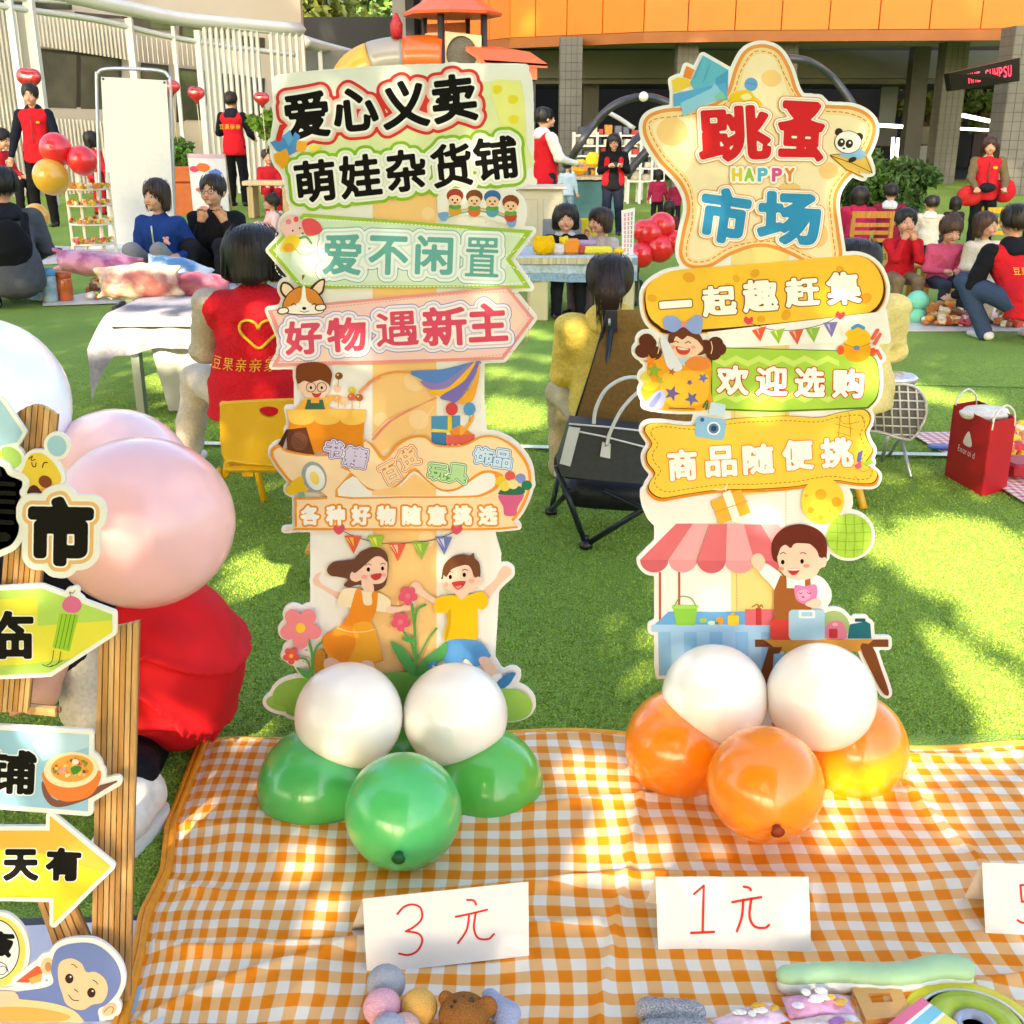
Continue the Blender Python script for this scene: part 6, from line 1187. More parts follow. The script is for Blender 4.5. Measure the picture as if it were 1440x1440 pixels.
_, ws = person('woman standing at the right in a red vest over olive sleeves with a black pouch', 1374, 352, 191, -12, top='#d3252f', sleeve='#77684a', pants='#17181c', style='long', hair='#3a2116', look=(-8, 8), hands=((-.16, -.28, .98), (.20, -.24, .98)), coll='#c9b98a', w=1.12)
v, f = sdf([('e', ws['P']/ws['s']+[-.02, -.30, .06], (.13, .07, .075), .02)], .014, disp=lambda P_: .006*wob(P_, 30)); rawmesh('pouch', v*ws['s'], f, cloth('#23232c'), ws['root'])
v, f = sdf([('e', ws['P']/ws['s']+[.30, .04, .0], (.17, .14, .19), .02)], .02, disp=lambda P_: .01*wob(P_, 20)); rawmesh('red_bag', v*ws['s'], f, cloth('#cf2632'), ws['root'])
v, f = sdf([('e', ws['P']/ws['s']+[-.24, -.12, -.08], (.20, .14, .16), .02)], .02, disp=lambda P_: .01*wob(P_, 20)); rawmesh('red_bag', v*ws['s'], f, cloth('#cf3030'), ws['root'])
person('child in a red checked coat at the right edge, hands to the face', 1446, 350, 268, -20, 'sit', top='#c43038', hs=1.2, w=1.15, hands=((-.05, -.22, 1.0), (.07, -.22, 1.0)), group=FG, cell=.018)
person('man crouching with his back turned, red vest, black sleeves and blue jeans', 1428, 478, 288, 196, 'crouch', top='#d8232c', sleeve='#1a1b20', pants='#3c4d66', coll='#1c1d24', w=1.15, look=(-16, 0), writing=vest_text('豆果亲亲一家', .062, .24, .155), shoes='#d8d4ca', hands=((-.2, -.42, .25), (.2, -.42, .3)), cell=.013, feet=((-.15, .02, 0), (.20, -.06, .0)), kp=(0, -.3, 1))
for a in (('small wooden chair under the boy in red', 1258, 424, 1), ('small wooden chair under the girl in pink', 1317, 428, 1), ('small wooden chair under the woman in cream', 1390, 430, 1)): stool(a[0], a[1], a[2], 1, '#b98427', h=.27, wd=.32)
stool('wooden chair with slatted back standing beside the star board', 1210, 398, 1, '#c98a34', back=True, yaw=180, h=.26, wd=.34)
stool('yellow chair back seen behind the girl in pink', 1392, 372, 1, '#e0a92a', back=True, yaw=180, h=.2, wd=.26)
# --- woman in the red vest on the yellow chair (near, left)
_, nv = person('woman seen from behind on a yellow chair, red vest with a yellow heart', 372, 690, 318, 172, 'sit', top='#d41c28', pants='#cdbfae', hair='#120d0b', style='bob', hs=1.08, w=1.36, hands=((-.12, -.34, .62), (.22, -.34, .58)), ap=(.35, .5, -1), sleeve='#c4b6a4', cell=.011, look=(8, 10), Y=3.88, shoes='#e8e2dc', feet=((-.16, -.30, 0), (.40, -.22, 0)), face=False, group='women seated near the middle of the lawn')
def heart_vest():
    s_ = nv['s']; N_, P_ = nv['N'], nv['P']; root = nv['root']; me = [o for o in root.children if o.name.startswith('jacket')][0].data
    vv = np.array([tuple(a.co) for a in me.vertices])
    def onback(x, z): d = (vv[:, 0]-x)**2+(vv[:, 2]-z)**2+(vv[:, 1] < P_[1])*1.0; i = np.argsort(d)[:6]; return np.array([x, vv[i, 1].max()+.006, z])
    zc = P_[2]+(N_[2]-P_[2])*.66; xc = -.05; q = B(); hs_ = .050
    pts = [(0, -1.0), (.55, -.45), (1.0, .15), (.95, .65), (.55, .85), (.15, .65), (0, .3), (-.15, .65), (-.55, .85), (-.95, .65), (-1.0, .15), (-.55, -.45)]
    P2 = cr([(a*hs_*1.25, b*hs_) for a, b in pts], True, 4); q.tube([onback(xc+a, zc+b) for a, b in P2], .0055, 5, closed=True); q.build('heart_emblem', mat('#f2b52a', .5, 'print', .4), root, local=True)
    q = B(); sz = .044
    for i, ch in enumerate('豆果亲亲家'):
        v, t = glyph(ch); X = -(v[:, 0]*sz+(i-1.6)*sz*1.12+xc); Z = v[:, 1]*sz+zc-.120; P3 = np.array([onback(a, b) for a, b in zip(X, Z)]); q.add(P3, [tuple(a) for a in t])
    q.build('vest_lettering', mat('#f2b52a', .5, 'print', .4), root, local=True)
heart_vest()
# --- woman in yellow on the camp chair
_, ny = person('woman in a yellow fleece with a ponytail, back to the camera, in the camp chair', 852, 720, 360, 190, 'sit', top='#f2d264', pants='#c9b890', hair='#22140f', style='tail', hs=1.04, w=1.22, coll='#f2d264', hands=((-.16, -.34, .62), (.12, -.34, .60)), ap=(.25, .5, -1), cell=.012, look=(-14, 4), Y=3.75, face=False, group='women seated near the middle of the lawn', shoes='#e8e2dc')
# --- kneeling helper behind the near board (red skirted coat, black leggings, white shoe)
K = empty('person', (G(235, 1090)[0], 2.15, 0), 'person in a full red vest bending down behind the pink balloons, one trainer showing', 'person', 'people at the fair'); KP = lambda px, py, Y: V(px, py, Y)
hipc = KP(245, 935, 2.12)
v, f = sdf([('e', hipc, (.140, .17, .172), .03), ('c', hipc+[-.03, 0, .03], KP(120, 800, 2.15), .14, .10, .06)], .008, disp=lambda P_: .006*wob(P_, 18)+.006*wob(P_, 30, 2)-.022*np.exp(-((P_[..., 2]-hipc[2]-.04+.9*(P_[..., 0]-hipc[0]+.05)**2/.1)/.010)**2)*(P_[..., 0] > hipc[0]-.12)-.018*np.exp(-((P_[..., 2]-hipc[2]-.10+.5*np.abs(P_[..., 0]-hipc[0]))/.009)**2)*(P_[..., 0] > hipc[0]-.10)-.016*np.exp(-((P_[..., 2]-hipc[2]+.05+.5*(P_[..., 0]-hipc[0])**2/.1)/.012)**2)*(P_[..., 0] > hipc[0]-.12))
rawmesh('vest', v-np.array(K.location), f, mat('#d8141c', .8, 'nylon', .25, .06, 15, .05), K)
a = KP(198, 1065, 2.0); ft = G(197, 1170); ft[2] = .05
v, f = sdf([('c', KP(120, 800, 2.15), KP(60, 860, 2.0), .08, .07, .05), ('e', KP(28, 870, 1.95), (.07, .08, .09), .03), ('c', KP(105, 850, 2.0), KP(60, 975, 1.85), .035, .025, .02), ('c', KP(60, 975, 1.85), KP(30, 985, 1.82), .028, .022, .015)]+[('c', KP(30, 985, 1.82)+[0, 0, .012*k-.018], KP(14, 992+3*k, 1.80)+[0, 0, .012*k-.018], .008, .006, .004) for k in range(4)]+[('c', KP(34, 978, 1.82), KP(22, 972, 1.81), .008, .007, .004)]+[('c', hipc-[.05, 0, .05], KP(190, 1060, 2.05), .07, .045, .03), ('c', KP(190, 1060, 2.05), ft+[0, .03, .06], .042, .03, .02)], .008)
rawmesh('body', v-np.array(K.location), f, mat(SKIN, .55, 'skin', .35, .08, 25, .05), K)
v, f = sdf([('c', hipc-[.05, 0, .05], KP(190, 1065, 2.02), .095, .055, .04), ('c', KP(190, 1065, 2.02), ft+[.0, .03, .055], .050, .036, .03)], .008, disp=lambda P_: .003*wob(P_, 50)); rawmesh('trousers', v-np.array(K.location), f, cloth('#15151a'), K)
v, f = sdf([('c', KP(120, 800, 2.10), KP(50, 860, 1.98), .115, .10, .05), ('c', KP(95, 820, 2.05), KP(100, 925, 1.95), .06, .05, .03), ('e', KP(28, 850, 1.93), (.09, .10, .11), .02)], .009, disp=lambda P_: .004*wob(P_, 30)); rawmesh('jumper', v-np.array(K.location), f, cloth('#1b1a20'), K)
v, f = sdf([('c', KP(112, 925, 1.95), KP(120, 1000, 1.90), .040, .045, .02)], .007, disp=lambda P_: .002*wob(P_, 90)); rawmesh('sleeve', v-np.array(K.location), f, cloth('#cfc4ae'), K)
fd = nrm_([-.25, -1, 0]); sd_ = np.cross(fd, [0, 0, 1])
v, f = sdf([('c', ft+fd*(-.035)+[0, 0, .005], ft+fd*.03, .036, .034, .02), ('c', ft+fd*.03, ft+fd*.105+[0, 0, -.014], .034, .029, .03), ('c', ft+fd*(-.03)+[0, 0, .03], ft+fd*.0+[0, 0, .04], .033, .031, .02)], .005, clip=lambda P_: .012-P_[..., 2]); sh_ = rawmesh('shoe', v-np.array(K.location), f, mat('#e4ddd6', .5, 'leather', .4, .08, 60, .1), K)
q = B(); o_ = [ft+fd*t+sd_*(w_) for t, w_ in ((-.075, 0), (-.064, .026), (-.03, .036), (.04, .037), (.09, .036), (.125, .022), (.138, 0), (.125, -.022), (.09, -.036), (.04, -.037), (-.03, -.036), (-.064, -.026))]
for o in o_: o[2] = .0
q.prism(cr(o_, True, 3), [0, 0, .022]); s1 = q.build('sole', mat('#ece8e2', .5, 'rubber', .4, .05, 20), sh_)
for i in range(5):
    t = .005+.017*i; q = B(); zz_ = .083-.008*i; q.tube([ft+fd*t+sd_*x+[0, 0, zz_-.05-(abs(x)/.026)*.010] for x in (-.022, -.011, 0, .011, .022)], .0028, 5); q.build('lace', cloth('#f4f0ea'), sh_)
# ================================================================ ground
def turfmat():
    m = bpy.data.materials.new('artificial_turf'); m.use_nodes = True; n = m.node_tree.nodes; L = m.node_tree.links; b = n['Principled BSDF']
    tc = n.new('ShaderNodeTexCoord'); a = n.new('ShaderNodeTexNoise'); a.inputs['Scale'].default_value = 220; a.inputs['Detail'].default_value = 3; a2 = n.new('ShaderNodeTexNoise'); a2.inputs['Scale'].default_value = 1.3; a3 = n.new('ShaderNodeTexNoise'); a3.inputs['Scale'].default_value = 40; a3.inputs['Detail'].default_value = 4
    for x in (a, a2, a3): L.new(tc.outputs['Object'], x.inputs['Vector'])
    r_ = n.new('ShaderNodeValToRGB'); L.new(a.outputs['Fac'], r_.inputs[0]); r_.color_ramp.elements[0].position = .35; r_.color_ramp.elements[1].position = .68
    r_.color_ramp.elements[0].color = (.085, .15, .02, 1); r_.color_ramp.elements[1].color = (.30, .46, .07, 1)
    m2 = n.new('ShaderNodeMix'); m2.data_type = 'RGBA'; m2.blend_type = 'MULTIPLY'; m2.inputs[0].default_value = .5; L.new(r_.outputs[0], m2.inputs[6])
    ad = n.new('ShaderNodeMath'); ad.operation = 'ADD'; L.new(a2.outputs['Fac'], ad.inputs[0]); L.new(a3.outputs['Fac'], ad.inputs[1]); L.new(ad.outputs[0], m2.inputs[7]); L.new(m2.outputs[2], b.inputs['Base Color'])
    b.inputs['Roughness'].default_value = .8; b.inputs['Specular IOR Level'].default_value = .2
    bp = n.new('ShaderNodeBump'); bp.inputs['Strength'].default_value = .6; bp.inputs['Distance'].default_value = .008; L.new(a.outputs['Fac'], bp.inputs['Height']); L.new(bp.outputs[0], b.inputs['Normal']); return m
q = B(); q.add([(-70, -40, 0), (70, -40, 0), (70, 90, 0), (-70, 90, 0)], [(0, 1, 2, 3)]); o = q.build('ground', turfmat()); tag(o, kind='structure')
# turf pile near the camera: short blades
nb_ = 420000; U = rng.random((nb_, 2)); yy = 1.25+5.2*U[:, 0]**1.5; hw = .20+.50*yy; xx = (U[:, 1]*2-1)*hw
clxl = np.interp(yy, hy, hx_); on_cloth = (yy < FARY+.03) & (xx > clxl-.02); on_mat = (yy < G(150, 1290)[1]+.03) & (xx < -.5)
k_ = ~(on_cloth | on_mat); xx, yy = xx[k_], yy[k_]; nb_ = len(xx); an = rng.random(nb_)*6.28; hh = (.003+.003*rng.random(nb_))*np.clip((6.6-yy)/2, .15, 1); wd = .0014+.0004*yy; tl = .008*rng.random(nb_)
dx, dy = np.cos(an), np.sin(an); tx, ty = rng.normal(0, .003, nb_), rng.normal(0, .003, nb_)
v = np.empty((nb_, 3, 3)); v[:, 0] = np.stack([xx-dx*wd, yy-dy*wd, np.zeros(nb_)], 1); v[:, 1] = np.stack([xx+dx*wd, yy+dy*wd, np.zeros(nb_)], 1); v[:, 2] = np.stack([xx+tx, yy+ty, hh], 1)
gm = mat('#92ad42', .7, 'blade', .15, .55, 160, k=.95); o = rawmesh('turf_pile', v.reshape(-1, 3), np.arange(nb_*3).reshape(-1, 3), gm, smooth=False); tag(o, 'short green blades of the artificial lawn around the boards', 'grass', kind='stuff')
# line markings
def gstrip(name, pts, wd, z, m, kind='structure', label=None, cat=None):
    P = np.array([G(*p)[:2] for p in pts]); loop = band(P, wd, False); v_, t = fillpoly([loop]); q = B(); q.add(np.c_[v_, np.full(len(v_), z)], [tuple(a) for a in t]); o = q.build(name, m); tag(o, label, cat, kind=kind); return o
gstrip('painted_line', [(-200, 622), (740, 632), (1313, 643), (1800, 652)], .045, .013, mat('#e9efdf', .8, 'paint', .2, .25, 150))
gstrip('turf_seam', [(1230, 541), (1440, 546), (1700, 551)], .012, .004, mat('#3f6a1c', .9, 'paint', .1, .2, 60))
# ================================================================ right building: orange fascia over a dark open hall
RB = empty('school_building', (6, 24, 0), 'curved building with bright orange panelled fascia above a dark open hall with square columns', 'building')
xb = [700-75, 655-10, 677, 700, 717, 753, 797, 847, 905, 967, 1033, 1098, 1165, 1235, 1306, 1378, 1452, 1530, 1610]
xb = [600, 628, 655, 688, 717, 753, 797, 847, 905, 967, 1033, 1098, 1165, 1235, 1306, 1378, 1452, 1530, 1610]
Yd = np.interp(xb, [600, 717, 905, 1033, 1610], [28.5, 25.8, 24.2, 23.8, 23.2]); ZB = V(1033, 43, 23.8)[2]; PX = [V(x, 45, y)*[1, 1, 0] for x, y in zip(xb, Yd)]
mo = mat('#e87602', .45, 'facade', .4, .05, 2); moj = mat('#a85a12', .6, 'facade', .3, .05, 2)
for i in range(len(PX)-1):
    a, b = PX[i], PX[i+1]; d = (b-a)/np.linalg.norm(b-a); n_ = np.array([d[1], -d[0], 0]); n_ = n_ if n_[1] < 0 else -n_; g = .012
    for k in range(2):
        z0 = ZB+k*2.35+.01; q = B(); q.prism([a+d*g+[0, 0, z0], b-d*g+[0, 0, z0], b-d*g+[0, 0, z0+2.32], a+d*g+[0, 0, z0+2.32]], -n_*.05); q.build('panel', mo, RB)
for off, z0, z1, m in ((.06, ZB, ZB+5, moj), ):
    q = B()
    for a, b in zip(PX, PX[1:]): q.prism([a+[0, off, z0], b+[0, off, z0], b+[0, off, z1], a+[0, off, z1]], [0, .1, 0])
    q.build('fascia_backing', m, RB)
q = B()
for a, b in zip(PX, PX[1:]): q.prism([a+[0, -.03, ZB-.20], b+[0, -.03, ZB-.20], b+[0, -.03, ZB-.004], a+[0, -.03, ZB-.004]], [0, .35, 0])
q.build('fascia_edge', mat('#9a5a24', .5, 'paint', .3, .1, 3), RB)
q = B(); sf = [tuple(p+[0, .33, ZB-.06]) for p in PX]+[(PX[-1][0], 27.2, ZB-.06), (PX[2][0], 30.2, ZB-.06)]; q.prism(sf, [0, 0, .05]); q.build('soffit', mat('#a7a593', .8, 'plaster', .2, .06, 1), RB)
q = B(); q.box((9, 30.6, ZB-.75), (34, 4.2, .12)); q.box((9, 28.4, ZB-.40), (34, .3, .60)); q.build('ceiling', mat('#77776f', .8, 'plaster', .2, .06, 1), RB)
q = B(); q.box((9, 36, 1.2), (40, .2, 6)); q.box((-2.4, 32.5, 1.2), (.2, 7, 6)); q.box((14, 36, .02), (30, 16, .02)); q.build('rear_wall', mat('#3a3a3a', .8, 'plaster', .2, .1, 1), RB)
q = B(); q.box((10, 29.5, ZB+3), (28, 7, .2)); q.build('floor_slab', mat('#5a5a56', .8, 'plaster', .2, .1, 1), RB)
mt_ = mat('#706d64', .7, 'tile', .3, .08, 3); mg_ = mat('#605d55', .8, 'grout', .2, .05, 3)
def column(x0, x1, Y, top=None, m=mt_, tiles=True, lab='column'):
    a, b = V(x0, 150, Y), V(x1, 150, Y); w_ = b[0]-a[0]; c = (a[0]+b[0])/2; zt = top or ZB-.06
    q = B(); q.box((c, Y+w_/2, zt/2), (w_, w_, zt)); o = q.build(lab, mg_ if tiles else m, RB)
    if tiles:
        q = B(); nz = int(zt/.16); nx = 4
        for k in range(nz):
            for i in range(nx): q.box((c-w_/2+(i+.5)*w_/nx, Y-.006, (k+.5)*zt/nz), (w_/nx-.012, .012, zt/nz-.012)); 
            for i in range(3): q.box((c-np.sign(c-1)*w_/2, Y+(i+.5)*w_/3, (k+.5)*zt/nz), (.012, w_/3-.012, zt/nz-.012))
        t = q.build('column_tiles', m, o); t['kind'] = 'stuff'; t.location = (0, 0, 0)
column(787, 818, 24.5); column(950, 979, 24.5); column(820, 842, 29.0, m=mat('#5d5b53', .8, 'tile', .2, .08, 3)); column(1090, 1117, 24.4); column(1278, 1301, 27.5, m=mat('#5d5b53', .8, 'tile', .2, .08, 3), tiles=False)
column(1322, 1354, 26, m=mat('#6b695f', .8, 'tile', .2, .08, 3)); column(1414, 1462, 21.8, top=ZB-.06)
mgl = mat('#26302c', .1, 'glass', .6, .1, 1); mpan = mat('#7e8484', .6, 'panel', .3, .05, 1)
for x0, x1, y0, y1, m in ((1234, 1263, 120, 176, mpan), (1263, 1278, 120, 260, mat('#4d4b48', .7, 'panel')), (1284, 1322, 205, 262, mat('#8a8d8c', .6, 'panel')), (1290, 1320, 178, 203, mgl), (1355, 1416, 188, 300, mat('#2d2426', .7, 'door')), (1386, 1416, 215, 300, mat('#4a1f20', .6, 'door')), (1228, 1262, 176, 205, mat('#55554f', .6, 'panel')), (845, 905, 70, 95, mat('#5c5c58', .7, 'panel'))):
    a, b = V(x0, y1, 31), V(x1, y0, 31); q = B(); q.box(((a[0]+b[0])/2, 31, (a[2]+b[2])/2), (b[0]-a[0], .1, b[2]-a[2])); q.build('wall_panel', m, RB)
em = mat('#fff4e0', .4, 'lamp', .2, 0, 1, emit=1.6)
for p0, p1, y in (((1234, 176), (1269, 178), 26), ((1353, 162), (1414, 175), 26), ((1351, 181), (1413, 184), 27), ((1256, 193), (1254, 229), 27), ((1263, 194), (1260, 230), 27), ((1407, 189), (1421, 190), 25)):
    a, b = V(*p0, y), V(*p1, y); q = B(); q.tube([a, b], .035 if y > 26 else .045, 6); tag(q.build('tube_light', em), 'thin white tube light in the dark hall, '+{1234: 'short level one nearest the star board', 1353: 'long sloping one', 1351: 'long level one under the sloping one', 1256: 'left of the upright pair', 1263: 'right of the upright pair', 1407: 'shortest one by the right column'}[p0[0]], 'light', 'tube lights in the hall')
# LED sign
LE = empty('led_sign', V(1385, 105, 20.5), 'black LED ticker box with glowing red characters under the fascia at the right', 'sign'); P = [V(1334, 103, 21), V(1434, 81, 20), V(1434, 114, 20), V(1338, 128, 21)]
q = B(); q.prism(P, [0, .25, 0]); q.build('case', plastic('#17100f'), LE); red = mat('#ff3048', .4, 'led', .2, 0, 1, emit=1.5)
Pa = np.array(P)
for i, ch in enumerate('HHE SUHPSU'):
    if ch == ' ': continue
    v_, t = glyph(ch); lo, hi = v_.min(0), v_.max(0); u = .27+.063*i+(v_[:, 0]-lo[0])/(hi[0]-lo[0])*.045; w_ = .74-(v_[:, 1]-lo[1])/(hi[1]-lo[1])*.50
    p3 = (Pa[0][None]*(1-u)[:, None]+Pa[1][None]*u[:, None])*(1-w_)[:, None]+(Pa[3][None]*(1-u)[:, None]+Pa[2][None]*u[:, None])*w_[:, None]; q = B(); q.add(p3-[0, .01, 0], [tuple(a) for a in t]); q.build('led_character', red, LE)
# grey wall left of the orange part
GW = empty('grey_building', V(595, 60, 31)*[1, 1, 0], 'plain pale grey building wall between the trees and the orange fascia', 'building'); a, b = V(553, 60, 31), V(720, 60, 31); q = B(); q.box(((a[0]+b[0])/2, 32, 5), (b[0]-a[0], 2, 10)); q.build('wall', mat('#a9a8a4', .8, 'plaster', .2, .05, 1), GW); q = B(); q.box((a[0]+1.2, 30.97, 5), (.02, .04, 10)); q.build('wall_joint', mat('#7e7d79', .8, 'plaster'), GW)
# ================================================================ left building with white pergola
LB = empty('school_building', V(200, 150, 23)*[1, 1, 0], 'long beige building with dark windows behind a curved white slatted pergola', 'building')
yw = lambda px: float(np.interp(px, [-250, 0, 430], [19.5, 21.5, 27])); zt0 = 4.2
mbe = mat('#d6c9b2', .85, 'render', .2, .06, 1); P = [V(x, 150, yw(x))*[1, 1, 0] for x in (-260, 0, 220, 430)]
q = B()
for a, b in zip(P, P[1:]): q.prism([a, b, b+[0, 0, 6.5], a+[0, 0, 6.5]], [0, .3, 0])
q.build('wall', mbe, LB)
def onwall(px, py, off=.0): return V(px, py, yw(px)-off)
def winbox(x0, y0, x1, y1, n, mull=True):
    fr = mat('#4b443a', .5, 'frame', .4); a = [onwall(x0, y0, .06), onwall(x1, y0+ (x1-x0)*.10, .06), onwall(x1, y1+(x1-x0)*.03, .06), onwall(x0, y1, .06)]; q = B(); q.prism(a, [0, .05, 0]); w_ = q.build('window', fr, LB); A_ = np.array(a)
    for i in range(n):
        g = lambda u, v_: (A_[0]*(1-u)+A_[1]*u)*(1-v_)+(A_[3]*(1-u)+A_[2]*u)*v_; u0, u1 = (i+.05)/n, (i+.95)/n
        q = B(); q.prism([g(u0, .05)-[0, .02, 0], g(u1, .05)-[0, .02, 0], g(u1, .95)-[0, .02, 0], g(u0, .95)-[0, .02, 0]], [0, .015, 0]); o = q.build('pane', mat('#5b5648', .08, 'glass', .8, .5, 1.5, coat=.5), None); o.parent = w_; 
        for v_ in o.data.vertices: v_.co -= LB.location
for a in ((48, 67, 170, 155, 2), (198, 88, 236, 175, 1), (248, 95, 292, 172, 1), (312, 103, 345, 172, 1), (350, 108, 372, 172, 1)): winbox(*a[:4], a[4])
for a in ((-40, -8, 36, 4, 1), (45, 0, 100, 12, 1), (105, 16, 178, 24, 1), (185, 24, 246, 40, 1), (252, 36, 330, 52, 1), (340, 50, 372, 66, 1)): winbox(*a[:4], a[4])
q = B()
for px in range(-30, 46, 6): a = onwall(px, 175, .12); q.box((a[0], a[1], 2.2), (.045, .06, 4.4))
for px in np.arange(46, 178, 5.6): a = onwall(px, 20, .12); z0, z1 = onwall(px, 64+(px-46)*.16, .1)[2], onwall(px, 16+(px-46)*.2, .1)[2]; q.box((a[0], a[1], (z0+z1)/2), (.04, .06, z1-z0)); z0 = onwall(px, 166+(px-46)*.05, .1)[2]; q.box((a[0], a[1], z0/2), (.04, .06, z0))
for px in np.arange(182, 300, 7): a = onwall(px, 20, .12); z0, z1 = onwall(px, 86+(px-182)*.08, .1)[2], onwall(px, 48+(px-182)*.18, .1)[2]; q.box((a[0], a[1], (z0+z1)/2), (.02, .03, z1-z0))
o = q.build('cladding_battens', mat('#e4dac6', .8, 'render', .2, .06, 1), LB); o['kind'] = 'stuff'
PG = empty('pergola', V(250, 150, 19)*[1, 1, 0], 'curved white steel pergola with upright slats in front of the beige building', 'pergola'); wm_ = mat('#e4e2d6', .5, 'paint', .4, .04, 2)
yp = lambda px: float(np.interp(px, [-250, 0, 430], [17.0, 18.5, 24]))
for nm, pts, sz in (('top_beam', [(60, -14), (110, -3), (180, 12), (250, 26), (330, 34), (425, 42)], .12), ('lower_beam', [(-60, -2), (0, 8), (60, 17), (130, 27), (185, 39), (250, 54), (340, 68), (420, 77)], .05), ('lower_beam', [(-60, -14), (0, -3), (60, 1), (130, 8), (250, 30), (420, 50)], .03)):
    P = cr([V(x, y, yp(x)) for x, y in pts], False, 3); q = B(); q.tube(P, sz, 4); q.build(nm, wm_, PG)
P = cr([V(x, y, Y) for x, y, Y in ((428, 58, 27), (450, 65, 28), (500, 78, 30), (560, 92, 33))], False, 3); q = B(); q.tube(P, .13, 4); q.build('rear_beam', wm_, PG)
for x, w_ in ((12, .10), (40, .14), (181, .11), (243, .06), (277, .10), (285, .04), (12, .03)):
    top = V(x, 0 if x < 100 else 14+(x-110)*.17, yp(x)); q = B(); q.box((top[0], top[1], top[2]/2), (w_, w_, top[2])); q.build('post', wm_, PG)
for x in list(np.arange(287, 362, 8.2))+list(np.arange(380, 432, 9)):
    zt_ = V(x, 38 if x < 360 else 43, yp(x)); q = B(); q.box((zt_[0], zt_[1], zt_[2]/2), (.055, .10, zt_[2])); q.build('slat', wm_, PG)
for x in (450, 478, 520): zt_ = V(x, 70, 28+ (x-450)/25); q = B(); q.box((zt_[0], zt_[1], zt_[2]/2), (.09, .1, zt_[2])); q.build('post', wm_, PG)
UB = empty('apartment_block', V(280, 5, 40)*[1, 1, 0], 'upper part of a beige block with windows behind the pergola', 'building'); q = B(); a, b = V(60, 0, 40), V(326, 0, 40); q.box(((a[0]+b[0])/2, 42, 7), (b[0]-a[0], 4, 14)); q.build('wall', mat('#e2d4bc', .85, 'render', .2, .05, 1), UB)
for x0, x1 in ((150, 182), (195, 228), (240, 262), (268, 292), (296, 320)):
    a, b = V(x0, 20, 39.9), V(x1, -40, 39.9); q = B(); q.box(((a[0]+b[0])/2, 39.95, (a[2]+b[2])/2), (b[0]-a[0], .12, b[2]-a[2])); w_ = q.build('window', mat('#d8d4ca', .5, 'frame'), UB); q = B(); q.box(((a[0]+b[0])/2, 39.87, (a[2]+b[2])/2), (b[0]-a[0]-.15, .04, b[2]-a[2]-.2)); o = q.build('pane', mat('#49525a', .1, 'glass', .8, .3, 1), None); o.parent = w_
    for v_ in o.data.vertices: v_.co -= UB.location
# ================================================================ trees, hedges
def leafcloud(n, cen, rad, size, cols=None, clumps=26, seed=1, shell=.55):
    r_ = np.random.default_rng(seed); cc = r_.normal(size=(clumps, 3)); cc /= np.linalg.norm(cc, axis=1)[:, None]; cc = cc*(r_.random((clumps, 1))**.4)*.8*np.array(rad)+np.array(cen)
    cr_ = (.18+.20*r_.random(clumps))*min(rad)*1.3; ci = r_.integers(0, clumps, n); d = r_.normal(size=(n, 3)); d /= np.linalg.norm(d, axis=1)[:, None]; p = cc[ci]+d*(cr_[ci]*(shell+(1-shell)*r_.random(n)))[:, None]
    u = r_.normal(size=(n, 3)); u /= np.linalg.norm(u, axis=1)[:, None]; w_ = np.cross(u, r_.normal(size=(n, 3))); w_ /= np.linalg.norm(w_, axis=1)[:, None]; s_ = size*(.6+.8*r_.random(n))[:, None]
    v = np.stack([p-u*s_, p+w_*s_*.45, p+u*s_, p-w_*s_*.45], 1).reshape(-1, 3); return v, np.arange(n*4).reshape(-1, 4), cc
def leafm(h, var=.5): 
    return mat(h, .55, 'leaf', .3, var, 4, sub=0)
def tree(px, Y, pyc, rad, n, size, hx, label, seed, bare=False):
    c = V(px, pyc, Y); e = empty('tree', (c[0], c[1], 0), label, 'tree', 'trees behind the buildings'); v, f, cc = leafcloud(n, c, rad, size, seed=seed, clumps=34); rawmesh('crown', v-np.array(e.location), f, leafm(hx), e, smooth=False)
    q = B(); q.tube([(c[0], c[1], 0), (c[0]+.1, c[1], c[2]*.5), c], [.28, .2, .08], 8); q.build('trunk', wood('#6a5a48'), e)
    for i in range(9): q = B(); a = np.array([c[0], c[1], c[2]*(.45+.05*i)]); b = cc[i*3 % len(cc)]; m_ = (a+b)/2+[0, 0, .3]; q.tube([a, m_, b], [.09, .06, .025], 6); q.build('limb', wood('#9a8a70' if bare else '#6a5a48'), e)
tree(360, 42, 30, (3.2, 2.5, 3.0), 7000, .20, '#6d8a38', 'dark green leafy tree behind the pergola, left of the others', 3)
tree(455, 38, 22, (3.4, 2.5, 3.2), 6500, .17, '#a0aa50', 'olive tree with pale bare branches above the slide tube', 5, True)
tree(530, 44, 60, (3.6, 2.5, 3.6), 7000, .20, '#5a7a34', 'dark tree against the grey wall, behind the slide tube', 8)
tree(470, 47, 110, (6, 2.5, 2.6), 7000, .22, '#64803a', 'low dark tree seen through the pergola beams', 9)
tree(1310, 34.5, 140, (1.3, .6, 1.5), 3500, .12, '#6c7a2c', 'green tree seen through the hall beside the dark column', 12)
tree(1385, 34.5, 138, (1.5, .6, 1.4), 3500, .12, '#56702a', 'green tree seen through the hall below the LED ticker', 13)
def bush(px, py, Y, rad, n, size, hx, label, seed, group='shrubs at the edge of the hall'):
    c = V(px, py, Y); v, f, _ = leafcloud(n, c, rad, size, seed=seed, clumps=22); v[:, 2] = np.maximum(v[:, 2], .01); e = empty('shrub', (c[0], c[1], 0), label, 'shrub', group); rawmesh('foliage', v-np.array(e.location), f, leafm(hx), e, smooth=False)
    q = B(); q.tube([(c[0], c[1], 0), c], [.05, .03], 6); q.build('stem', wood('#5a4a38'), e)
